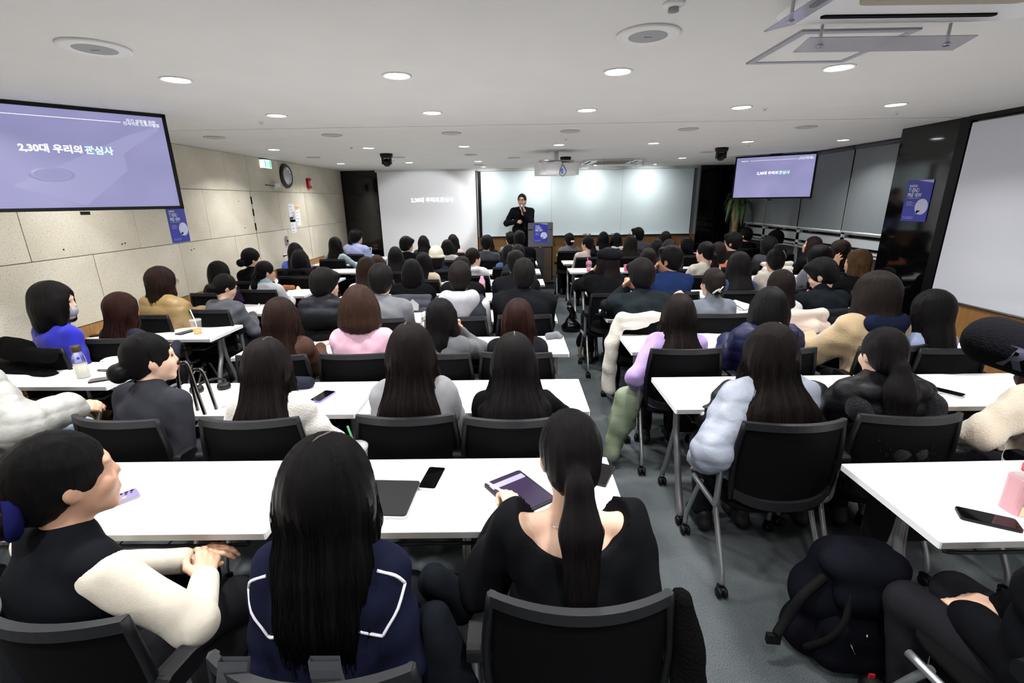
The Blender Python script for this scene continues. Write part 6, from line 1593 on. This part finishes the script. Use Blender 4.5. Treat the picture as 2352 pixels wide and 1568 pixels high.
# iced drinks
def drink(x, y, label, col, straw, dome=None, Hh=.12, lid=True, body_a=.35, zt=TZ, fill=.5, yoff=0):
    p = P2(x, y, zt); e = empty('iced_drink', (p.x, p.y + yoff, zt), 0, label, 'drink', 'drinks standing on the tables')
    MB().lathe([(.030, 0), (.031, .003), (.043, Hh)], 22).build('cup', mat('cup_clear', 'c8caca', .08, alpha=body_a * .5), e)
    MB().lathe([(.0285, .002), (.0285 + .012 * fill, .002 + Hh * fill), (0, .002 + Hh * fill)], 20).build('drink', mat('drink_' + col, col, .25), e)
    if dome: MB().lathe([(.045, Hh - .004), (.046, Hh + .004), (.043, Hh + .025), (.03, Hh + .045), (.012, Hh + .05)], 22).build('dome_lid', mat('lid_' + dome, dome, .15, alpha=.6), e)
    else: MB().lathe([(.045, Hh - .006), (.046, Hh + .003), (.040, Hh + .008), (0, Hh + .008)], 22).build('lid', mat('lid_clear', 'c8caca', .1, alpha=.3), e)
    MB().tube([(.004, 0, .03), (-.004, 0, Hh), (-.025, 0, Hh + .09)], .0045, 8).build('straw', mat('straw_' + straw, straw, .35), e)
    return e
drink(455, 766, 'clear plastic cup of orange iced drink with a white straw', 'e09a3c', 'f0f0f2', fill=.32)
drink(1352, 626, 'pink iced drink with a domed lid near the beret wearer', 'd8708c', 'd878b8', dome='d890b8', fill=.55)
drink(1745, 690, 'pink iced drink with a domed lid and straw beside the patterned cardigan', 'dc4a70', 'd070c8', dome='d880b4', fill=.55)
def carton(x, y, label, c1, w=.05, h=.075, straw=None, zt=TZ):
    p = P2(x, y, zt); e = empty('paper_cup', (p.x, p.y, zt), 0, label, 'cup', 'drinks standing on the tables')
    MB().lathe([(.030, 0), (.038, h), (.036, h), (.029, .004), (0, .004)], 20).build('cup', mat('cup_' + c1, c1, .5), e)
    MB().lathe([(.039, h - .004), (.041, h), (.041, h + .012), (.036, h + .016), (0, h + .016)], 20).build('lid', mat('cuplid_' + c1, c1, .35), e)
    if straw: MB().tube([(.008, 0, h), (.016, 0, h + .06)], .003, 6).build('straw', M_white_gloss, e)
carton(1438, 626, 'bright pink cup between the beret wearer and the turtleneck', 'e06a9a', h=.085)
carton(1862, 676, 'bright pink cup in front of the person looking down', 'e0587f', h=.085)
carton(1580, 604, 'orange drink can with a white straw in the right block', 'd88a2c', h=.07, straw=1)
carton(318, 735, 'pink and white can beside the red-brown hair', 'd4a8c0', h=.09)
# tall pink-tan bottle
e = bottle(1108, 668, 'tall tan shaker bottle with a pink lid beside the aisle table')
MB().lathe([(.030, 0), (.032, .004), (.034, .11), (.034, .125)], 20).build('body', mat('tan_bottle', 'c4937a', .35), e)
MB().lathe([(.036, .12), (.036, .145), (.024, .175), (.018, .18), (.018, .205), (0, .207)], 20).build('lid', mat('pink_lid', 'e2a8c8', .35), e)
# pink juice bottle, near right
e = bottle(2334, 1172, 'pink fruit drink bottle with a printed label at the right edge', name='juice_bottle')
M_pinkb = mat('pink_bottle', 'd9a0a8', .25, noise=(6, .08))
MB().rbox((0, 0, .065), (.074, .074, .13), .018).build('body', M_pinkb, e)
MB().lathe([(.036, .125), (.034, .14), (.020, .152), (.018, .156)], 22).build('shoulder', mat('bottle_clear', 'e4dcdc', .08, alpha=.5), e)
MB().lathe([(.021, .154), (.021, .178), (.019, .18), (0, .18)], 22).build('cap', mat('coral_cap', 'e0606c', .4), e)
MB().box((0, -.0374, .022), (.06, .0008, .035)).build('cream_label', mat('label_cream', 'dcc8a4', .5), e)
text_obj('lettering', 'Jeju Peach\nPINK &\nCITRUS\n', .014, mat('label_ink', '3a2a2e', .6), e, (0, -.0378, .105), align='CENTER', bold=.0003, spacing=.85)
for k, (dx, dz, r, c) in enumerate(((-.02, .062, .007, 'd85a5a'), (-.012, .045, .011, 'd8385a'), (.012, .040, .013, 'c83050'), (-.022, .050, .006, 'a8c840'), (.0, .056, .006, '9ab838'), (.02, .054, .006, 'b8b030'), (.0, .028, .012, 'd83a5c'))):
    MB().lathe([(r, 0), (r * .8, .0006), (0, .0008)], 12, M=Matrix.Translation((dx, -.0382, dz)) @ Matrix.Rotation(math.pi / 2, 4, 'X')).build('printed_fruit', mat('fruit_' + c, c, .5), e)

# ------------------------------------------------------------------ soft things: coats, bags
def soft(name, loc, rz, prims, m_, label, cat, h=.011, k=.03, fold=.005, part='fabric', cuts=(), group=None, seed=6):
    e = empty(name, loc, rz, label, cat, group)
    o = put(part, np_mesh(name, [net(Field(prims, k, wob(seed, 45, fold), list(cuts)), h)]), m_, e)
    return e
def chair_of(P):
    r = P['root']; t = r.rotation_euler.z * .6
    return Vector((r.location.x, r.location.y, 0)) + Vector((-math.sin(t), math.cos(t), 0)) * .055, t
c, t = chair_of(p30)
soft('white_coat', c, t, [cap((-.22, -.22, .865), (.0, -.255, .875), .034, .036), cap((.0, -.255, .875), (.22, -.21, .865), .036, .03), cap((-.22, -.24, .80), (-.05, -.275, .82), .03, .02), cap((-.23, -.20, .85), (-.30, -.22, .66), .052, .05), cap((-.30, -.22, .66), (-.31, -.22, .45), .052, .055), cap((-.31, -.22, .45), (-.31, -.23, .27), .05, .055)],
     mat('white_fleece', 'bdb9b0', .95, bump=(110, .7, .006), sheen=.4), 'white fleece coat draped over the chair behind the turtleneck, sleeve hanging', 'coat', fold=.007)
c, t = chair_of(p18)
M_sage = mat('puffer_sage', '748069', .5, bump=(60, .2, .01))
soft('puffer_coat', c, t, [cap((-.20, -.02, .56), (-.31, -.03, .47), .05, .07, s=(1, .7, 1), quilt=(2, .003)), cap((-.31, -.03, .47), (-.36, -.06, .28), .08, .075, s=(1, .7, 1), quilt=(3, .003)), cap((-.36, -.06, .28), (-.42, -.10, .08), .065, .055, s=(1, .7, 1), quilt=(3, .003)), cap((-.33, .02, .36), (-.35, .03, .10), .07, .06, s=(1, .7, 1), quilt=(3, .003)), cap((-.28, -.04, .47), (-.29, -.02, .3), .06, .05)], M_sage,
     'sage green puffer coat hanging to the floor beside the lilac top', 'coat', fold=.011)
c, t = chair_of(p32)
soft('cream_coat', c, t, [cap((-.10, -.24, .86), (.20, -.215, .86), .045, .05), cap((.10, -.24, .78), (.22, -.22, .76), .07, .06), cap((-.10, -.25, .78), (.1, -.27, .78), .05, .05)], mat('coat_cream', 'bcaca1', .8, bump=(50, .3, .01)), 'cream padded coat over the chair behind the patterned cardigan', 'coat', fold=.007)
c, t = chair_of(p33)
soft('black_coat', c, t, [cap((-.20, -.23, .865), (.20, -.23, .865), .032), cap((-.20, -.255, .72), (.20, -.255, .72), .03), cap((-.2, -.25, .8), (.2, -.25, .8), .034)], cloth('17191b'), 'black coat hung over the chair behind the person looking down', 'coat', fold=.006)
c, t = chair_of(p35)
e = soft('grey_jacket', c, t, [cap((-.20, -.235, .868), (.20, -.235, .868), .028), cap((-.21, -.255, .74), (.21, -.255, .74), .028), cap((-.2, -.25, .81), (.2, -.25, .81), .03)], cloth('3c3e48'), 'dark grey jacket with a pale triangular patch on the chair of the wool coat wearer', 'jacket', fold=.004)
MB().prism([(-.02, 0), (.10, 0), (.11, .06), (.05, .115), (.0, .06)], .004, M=Matrix.Translation((0, -.287, .745)) @ Matrix.Rotation(math.pi / 2, 4, 'X')).build('reflective_patch', mat('reflective_grey', '96989a', .5), e)
c, t = chair_of(p26)
soft('furry_coat', c, t, [cap((-.24, -.22, .84), (.22, -.24, .86), .055), cap((-.26, -.24, .70), (.24, -.27, .72), .07), cap((-.28, -.22, .58), (.22, -.26, .6), .06), cap((.22, -.2, .8), (.3, -.2, .66), .06)], mat('black_fur', '0a0a0b', 1, spec=.05, bump=(120, 1, .01)), 'black furry coat over the chair behind the quilted jacket', 'coat', fold=.009)
c, t = chair_of(p3)
soft('furry_coat', c, t, [cap((.25, -.16, .84), (.285, -.18, .6), .03, .038), cap((.285, -.18, .6), (.30, -.17, .35), .036, .042), cap((.30, -.17, .35), (.30, -.12, .16), .04, .03)], mat('black_fur', '0a0a0b'), 'black furry coat hanging on the right of the chair of the stylus writer', 'coat', fold=.010)
c, t = chair_of(p2)
soft('dark_jacket', c, t, [cap((.25, .02, .70), (.30, -.02, .54), .05, .06), cap((.30, -.02, .54), (.30, .0, .36), .06, .05), cap((.24, .14, .70), (.31, .16, .60), .04, .05), cap((.22, .2, .66), (.30, .18, .56), .045, .045)], cloth('101318'), 'dark jacket bundled between the sailor collar and the stylus writer', 'jacket', fold=.010)
e = empty('backpack', c, t, 'grey-strapped backpack hung on the chair of the sailor collar wearer', 'backpack')
for s in (-1, 1):
    pts = [(s * .09, bk(.09, .88) - .02, .90), (s * .10, bk(.1, .86) - .035, .84), (s * .15, bk(.12, .7) - .06, .66), (s * .17, bk(.12, .6) - .07, .52)]
    v = []; f = []
    for i, q in enumerate(cr(pts, 4)): v += [(q.x - .03, q.y, q.z), (q.x + .03, q.y, q.z), (q.x + .03, q.y + .012, q.z), (q.x - .03, q.y + .012, q.z)]
    for i in range(len(v) // 4 - 1):
        for k in range(4): f.append((i * 4 + k, i * 4 + (k + 1) % 4, i * 4 + 4 + (k + 1) % 4, i * 4 + 4 + k))
    MB().add(v, f, False).build('strap', mat('strap_grey', '34363b', .7), e)
put('pack_body', np_mesh('pack_body', [net(Field([cap((-.10, -.36, .50), (.10, -.36, .50), .10), cap((-.10, -.36, .30), (.10, -.36, .30), .11), cap((-.1, -.36, .4), (.1, -.36, .4), .11)], .04, wob(3, 40, .004)), .012)]), cloth('17181c'), e)
# black coat heap on the wall chair, bag on the wall table
c, t = chair_of(p12)
soft('black_coat', c, t, [cap((-.22, -.22, .85), (.20, -.24, .84), .05), cap((-.24, -.25, .72), (.2, -.26, .7), .05), cap((-.20, -.2, .9), (.0, -.22, .89), .045)], mat('black_fur', '0a0a0b'), 'black coat over the chair of the blue sweater wearer', 'coat', fold=.008)
p = P2(28, 838)
e = empty('laptop_sleeve', (p.x - .06, p.y + .04, TZ), math.radians(12), 'black bag with a silver ring on the wall table', 'bag')
put('pouch', np_mesh('pouch', [net(Field([cap((-.14, -.05, .035), (.14, -.05, .035), .05, None, (1, 1, .65)), cap((-.14, .06, .035), (.14, .06, .035), .05, None, (1, 1, .65))], .05, wob(3, 35, .003), [lambda P: .002 - P[:, 2]]), .011)]), mat('bag_black', '0c0c0e', .5, spec=.3), e)
MB().lathe(ring(.014, .004), 14, M=Matrix.Translation((.17, -.03, .055)) @ Matrix.Rotation(math.radians(70), 4, 'X')).build('ring', M_chrome, e); MB().tube([(.10, -.05, .072), (.16, -.04, .062)], .005, 6).build('zip_pull', M_chrome, e)
# handbag with tall handles on the seat beside the charcoal sweater
p = at_z(478, 985, .62)
e = empty('handbag', (p.x, p.y, .42), math.radians(8), 'black patent handbag with tall looped handles beside the charcoal sweater', 'handbag')
put('bag_body', np_mesh('bag_body', [net(Field([cap((-.12, 0, .06), (.12, 0, .06), .06), cap((-.10, 0, .17), (.10, 0, .17), .045)], .04, wob(2, 20, .003)), .011)]), mat('patent_black', '08080a', .15, spec=.5), e)
ha = at_y(452, 828, p.y); hz = ha.z - .42
M_hnd = mat('handle_patent', '121214', .2, spec=.5); M_hed = mat('handle_edge', '8a8278', .4)
for yy, x0 in ((-.03, -.03), (.03, .0)):
    kz = 1.0 if yy < 0 else .9
    hp_ = cr([(-.045 + x0, yy, .18), (-.045 + x0, yy, hz * .78), (-.028 + x0, yy, hz * kz - .01), (-.005 + x0, yy, hz * kz), (.018 + x0, yy, hz * kz - .015), (.035 + x0, yy, hz * .70), (.06 + x0, yy, .18)], 8)
    MB().tube(hp_, .0095, 8).build('handle', M_hnd, e); MB().tube([q + Vector((.008, -.006, 0)) for q in hp_], .0025, 5).build('handle_edge', M_hed, e)
MB().box((-.055, -.03, hz * .6), (.022, .016, .018)).build('buckle', M_silver, e)
# headphones and cloth on the second-row table
p = P2(500, 897); e = empty('headphones', (p.x - .05, p.y + .02, TZ), math.radians(20), 'black headphones lying beside the tall-handled handbag', 'headphones')
MB().tube(cr([(-.07, 0, .02), (-.06, .08, .022), (0, .12, .024), (.06, .08, .022), (.07, 0, .02)], 5), .008, 8).build('headband', M_black, e)
for s in (-1, 1): MB().lathe([(.034, 0), (.038, .01), (.034, .03), (.02, .034), (0, .034)], 18, c=(s * .07, -.01, .001)).build('ear_cup', M_black, e)
p = P2(516, 932); e = empty('scissors', (p.x, p.y, TZ), math.radians(25), 'small white key ring with a metal tag on the second-row table', 'key ring')
MB().lathe(ring(.018, .004), 16, c=(0, 0, .006)).build('ring', M_white_gloss, e); MB().box((.05, .0, .004), (.06, .02, .004)).build('tag', M_silver, e)
e.name = 'key_ring'
p = P2(690, 892); soft('folded_scarf', (p.x, p.y, TZ), 0, [cap((-.05, 0, .035), (.04, .01, .03), .05, .045, (1, 1, .8))], cloth('20222c'), 'dark navy scarf bundled beside the fluffy white sweater', 'scarf', cuts=[lambda P: .002 - P[:, 2]])
# floral pouch
p = P2(737, 792); e = empty('pouch', (p.x, p.y, TZ), math.radians(25), 'small floral pouch on the table left of the pink sweater', 'pouch')
put('fabric', np_mesh('pouch_fabric', [net(Field([cap((-.05, 0, .012), (.05, 0, .012), .03, None, (1, 1, .5))], .02, wob(3, 60, .002), [lambda P: .001 - P[:, 2]]), .006)]), mat('floral', 'b8b09a', .7, noise=(70, .95, 1)), e)
# grey glove, yellow snack, bread
p = P2(1272, 778); soft('grey_glove', (p.x, p.y, TZ), .3, [cap((-.04, 0, .025), (.03, .01, .025), .03, .028), cap((.03, .01, .025), (.05, -.03, .02), .022, .018)], cloth('5c5e64'), 'grey knitted glove on the table beside the long reddish hair', 'glove', h=.008, cuts=[lambda P: .002 - P[:, 2]])
p = P2(1900, 772); e = empty('snack_wrapper', (p.x, p.y, TZ), .4, 'small yellow-green snack wrapper near the shearling jacket', 'wrapper')
MB().rbox((0, 0, .012), (.05, .03, .02), .01).build('wrapper', mat('wrapper_lime', 'b8c838', .35), e); MB().tube(cr([(-.02, 0, .02), (-.05, .03, .04), (-.03, .05, .02), (0, .02, .03)], 4), .002, 5).build('string', mat('cord_violet', '6a5890', .5), e)
p = P2(664, 663); e = soft('bread_roll', (p.x, p.y, TZ), .2, [cap((-.05, 0, .03), (.05, 0, .03), .035, .03)], mat('bread', '8a5228', .7, noise=(20, .3)), 'brown bread roll on the wall table', 'bread', h=.008, cuts=[lambda P: .002 - P[:, 2]])
p = P2(662, 668); e = empty('snack_wrapper', (p.x - .02, p.y - .06, TZ), .3, 'purple snack wrapper in front of the bread roll', 'wrapper'); MB().rbox((0, 0, .008), (.08, .03, .014), .008).build('wrapper', mat('wrapper_purple', '5c4a86', .3), e)
p = P2(685, 660); e = empty('snack_wrapper', (p.x, p.y, TZ), .5, 'crumpled cream snack wrapper right of the bread roll', 'wrapper'); MB().add([(-.03, 0, 0), (.02, -.02, 0), (.03, .02, 0), (-.01, .03, 0), (-.02, .0, .04), (.015, .0, .035), (.0, .02, .045)], [(0, 1, 5, 4), (1, 2, 5), (2, 3, 6, 5), (3, 0, 4, 6), (4, 5, 6)]).build('wrapper', mat('wrapper_cream', 'd8cfa0', .4), e)
p = P2(1016, 648); soft('small_pouch', (p.x, p.y, TZ), 0, [cap((-.03, 0, .018), (.03, 0, .02), .022, .02)], M_black_soft, 'small black pouch on the table left of the grey hood', 'pouch', h=.008, cuts=[lambda P: .002 - P[:, 2]])
p = P2(1705, 700); e = empty('paper_sheets', (p.x, p.y, TZ), .3, 'folded white papers on the table before the grey turtleneck', 'paper')
for k in range(3): MB().add([(-.12, -.07, .002 + .004 * k), (.08, -.08, .002 + .004 * k), (.10, .07, .03 + .02 * k), (-.09, .08, .012 + .03 * k)], [(0, 1, 2, 3)], M=Matrix.Rotation(.25 * k, 4, 'Z')).build('sheet', M_paper, e)
e = empty('notebook_laptop', (at_z(850, 583, TZ).x, at_z(850, 590, TZ).y, TZ), math.radians(-30), 'white open laptop in front of the light blue shirt', 'laptop')
MB().rbox((0, 0, .008), (.30, .21, .015), .01).build('base', M_white_gloss, e); MB().rbox((0, .11, .11), (.30, .008, .20), .01, flat='Y', M=Matrix.Rotation(math.radians(-12), 4, 'X')).build('lid', M_white_gloss, e)
MB().box((0, .1075, .115), (.28, .006, .17), M=Matrix.Rotation(math.radians(-12), 4, 'X')).build('screen', mat('laptop_screen', '1a2428', .2, emit=('4a6a70', .5)), e)
drink(826, 1086, 'clear plastic cup half hidden behind the sailor collar wearer', '6a5a4a', '3a8a5a', fill=.25)
p = P2(1402, 728); e = empty('baseball_cap', (p.x, p.y, TZ), math.radians(40), 'black baseball cap lying on the table left of the turtleneck', 'cap')
put('crown', np_mesh('crown', [net(Field([ell((0, 0, .03), (.085, .10, .085)), cap((-.03, .10, .012), (.03, .10, .012), .05, None, (1, 1, .15))], .015, None, [lambda P: .003 - P[:, 2]]), .009)]), cloth('0e1013'), e)
text_obj('logo', '4', .03, M_paper, e, (-.088, -.01, .05), (math.pi / 2, 0, math.radians(-80)))
c, t = chair_of(p61)
soft('white_coat', c, t, [cap((-.21, -.225, .87), (.20, -.225, .87), .030), cap((-.21, -.25, .74), (.19, -.25, .74), .032), cap((-.2, -.245, .8), (.2, -.245, .8), .032), cap((-.22, -.22, .74), (-.26, -.22, .5), .04, .04)], mat('white_fleece', 'bdb9b0'), 'white coat hung over a chair below the black cap wearer', 'coat', fold=.006)
# pens in writing hands
for P, c, lb in ((p22, '6a58b0', 'violet pen in the hand of the tan puffer wearer'), (p23, 'f0f0f2', 'white pen in the hand of the grey cardigan wearer'), (p81, 'e6e6ea', 'white pen held by the person below the corn plant')):
    r = P['root']; Mx = Matrix.Translation(r.location) @ r.rotation_euler.to_matrix().to_4x4() @ Matrix.Scale(P['s'], 4); q = Mx @ (Vector(P['J']['Wr']) + Vector(P['J']['Hr'][0]).normalized() * .09)
    e = empty('pen', q, 0, lb, 'pen'); MB().tube([(-.02, .01, -.03), (0, 0, 0), (.05, -.02, .09)], [.0015, .005, .005], 7).build('barrel', mat('pen_' + c, c, .4), e)

# ------------------------------------------------------------------ bags on the floor
def bag_floor(x, y, label, prims, m_, name='floor_bag', h=.012, fold=.008, cat='bag'):
    p = at_z(x, y, 0); return soft(name, (p.x, p.y, 0), 0, prims, m_, label, cat, h=h, fold=fold, cuts=[lambda P: .003 - P[:, 2]], part='bag_body')
M_vinyl = mat('vinyl_black', '050506', .18, spec=.5)
e = bag_floor(1312, 760, 'shiny black plastic bag on the aisle floor', [cap((0, 0, .07), (0, .02, .12), .09, .07), cap((-.04, 0, .05), (.05, 0, .05), .08), cap((0, .0, .15), (.01, 0, .26), .05, .03), cap((.01, 0, .26), (-.02, 0, .33), .03, .05)], M_vinyl, 'plastic_bag', fold=.014)
e = bag_floor(1294, 672, 'black backpack under the front tables beside the aisle', [cap((-.08, 0, .10), (.08, 0, .10), .10), cap((-.06, 0, .26), (.06, 0, .26), .09), cap((-.03, 0, .34), (.03, 0, .34), .06)], cloth('0b0b0d'), 'backpack', cat='backpack')
# backpack bottom right
p = at_z(1940, 1540, 0)
e = empty('backpack', (p.x + .02, p.y + .10, 0), math.radians(-6), 'black backpack on the floor at the bottom right with hanging straps', 'backpack')
M_bp = cloth('0e0f16')
put('main_compartment', np_mesh('main_compartment', [net(Field([cap((-.10, 0, .10), (.12, 0, .10), .11), cap((-.10, 0, .28), (.11, 0, .28), .11), cap((-.06, 0, .42), (.07, 0, .42), .095)], .05, wob(6, 30, .006), [lambda P: .003 - P[:, 2]]), .011)]), M_bp, e)
put('front_pocket', np_mesh('front_pocket', [net(Field([cap((-.08, -.10, .10), (.08, -.10, .10), .075), cap((-.07, -.10, .2), (.07, -.10, .2), .065)], .05, wob(3, 30, .005), [lambda P: .003 - P[:, 2]]), .011)]), cloth('0b0c12'), e)
put('top_flap', np_mesh('top_flap', [net(Field([cap((-.07, -.05, .46), (.07, -.05, .46), .085, None, (1, 1, .7)), cap((-.06, -.11, .37), (.06, -.11, .37), .06)], .05, wob(5, 30, .005)), .011)]), M_bp, e)
for s in (-1, 1): MB().tube(cr([(s * .08, -.14, .40), (s * .10, -.17, .30), (s * .13, -.15, .2), (s * .17, -.1, .10)], 4), .012, 6).build('strap', M_black_soft, e)
MB().tube(cr([(-.10, -.05, .42), (-.20, -.08, .33), (-.24, -.08, .22), (-.28, -.1, .15)], 5), .018, 6).build('shoulder_strap', M_black_soft, e); MB().box((-.29, -.1, .13), (.05, .02, .04)).build('strap_end', M_black_soft, e)
MB().lathe([(.007, 0), (.006, .004), (0, .005)], 10, M=Matrix.Translation((-.02, -.178, .26)) @ Matrix.Rotation(math.pi / 2, 4, 'X')).build('snap', M_chrome, e); MB().tube([(-.07, -.182, .22), (-.05, -.185, .18)], .003, 6).build('zip_pull', M_chrome, e)
MB().box((.03, -.178, .07), (.02, .006, .03)).build('red_tab', mat('red_tab', 'c01828', .6), e)
# bag on the lap of the pale blue puffer, furry charm
p = P2(1625, 915); e = soft('shoulder_bag', (p.x + .03, p.y - .10, .60), .2, [cap((-.06, 0, .06), (.08, .02, .10), .07, .06), cap((.0, .03, .16), (.08, .06, .20), .04, .04)], mat('bag_black2', '0c0c0f', .55, spec=.2), 'black shoulder bag beside the pale blue puffer jacket', 'bag')
q = p - Vector((p.x + .03, p.y - .10, .60))
MB().tube(cr([(-.08, -.02, .10), (-.12, -.05, .14), (-.06, -.08, .16), (.0, -.05, .15)], 5), .006, 6).build('strap', M_black, e)
charm = empty('fur_charm', (p.x - .05, p.y - .13, .66), 0, 'small white fluffy toy charm hanging at the table edge', 'charm')
put('charm_body', np_mesh('charm_body', [net(Field([ell((0, 0, 0), (.034, .03, .03)), ell((-.02, -.0, .03), (.018, .018, .02)), ell((.02, .0, .028), (.016, .016, .02)), ell((-.01, -.02, -.02), (.018, .018, .018))], .015, wob(3, 90, .003)), .006)]), mat('fur_white', 'c8c5bf'), charm)

# ------------------------------------------------------------------ filming microphone close to the camera on the right
fa, fb = at_d(2282, 783, .46), at_d(2480, 845, .43)
e = empty('video_microphone', (at_d(2480, 900, .44).x, at_d(2480, 900, .44).y, 0), 0, 'black foam-covered microphone poking in from the right edge', 'microphone')
o_ = e.location; A_ = fa - o_; B_ = fb - o_; ax = (B_ - A_).normalized()
rr = .0240
prof = [A_ - ax * (rr * math.sin(k * math.pi / 16)) for k in range(8, 0, -1)] + [A_, (A_ + B_) / 2, B_]
rad = [rr * math.cos(k * math.pi / 16) * .999 + .0002 for k in range(8, 0, -1)] + [rr, rr, rr]
MB().tube(prof, rad, 28).build('foam_windscreen', mat('foam_black', '0b0b10', .95, spec=.1, bump=(500, .6, .002)), e)
MB().tube([B_, B_ + ax * .12], .011, 14).build('barrel', M_black, e)
me = text_mesh('RODE', .030, bold=.0012); me.materials.append(mat('foam_print', '3f4152', .8))
toc = (Vector((0, 0, CAM_H)) - (fa + fb) / 2); toc -= ax * toc.dot(ax); toc.normalize(); upv = toc.cross(ax); upv = upv if upv.z > 0 else -upv
st_ = at_d(2300, 800, .45) - o_; s0 = (st_ - A_).dot(ax)
for v in me.vertices:
    a_ = (v.co.y - .020) / rr
    pnt = A_ + ax * (s0 + v.co.x * 1.0) + (toc * math.cos(a_) + upv * math.sin(a_)) * (rr + .0006); v.co = pnt
link('lettering', me, e)
pz = B_ + ax * .06
MB().tube([pz, pz + Vector((0, 0, -.08)), (pz.x, pz.y, .75)], .012, 10).build('stand_pole', M_black, e)
for k in range(3):
    a_ = k * 2.1 + .6; MB().tube([(pz.x, pz.y, .80), (pz.x + .28 * math.cos(a_), pz.y + .28 * math.sin(a_), .012)], .010, 8).build('stand_leg', M_black, e)
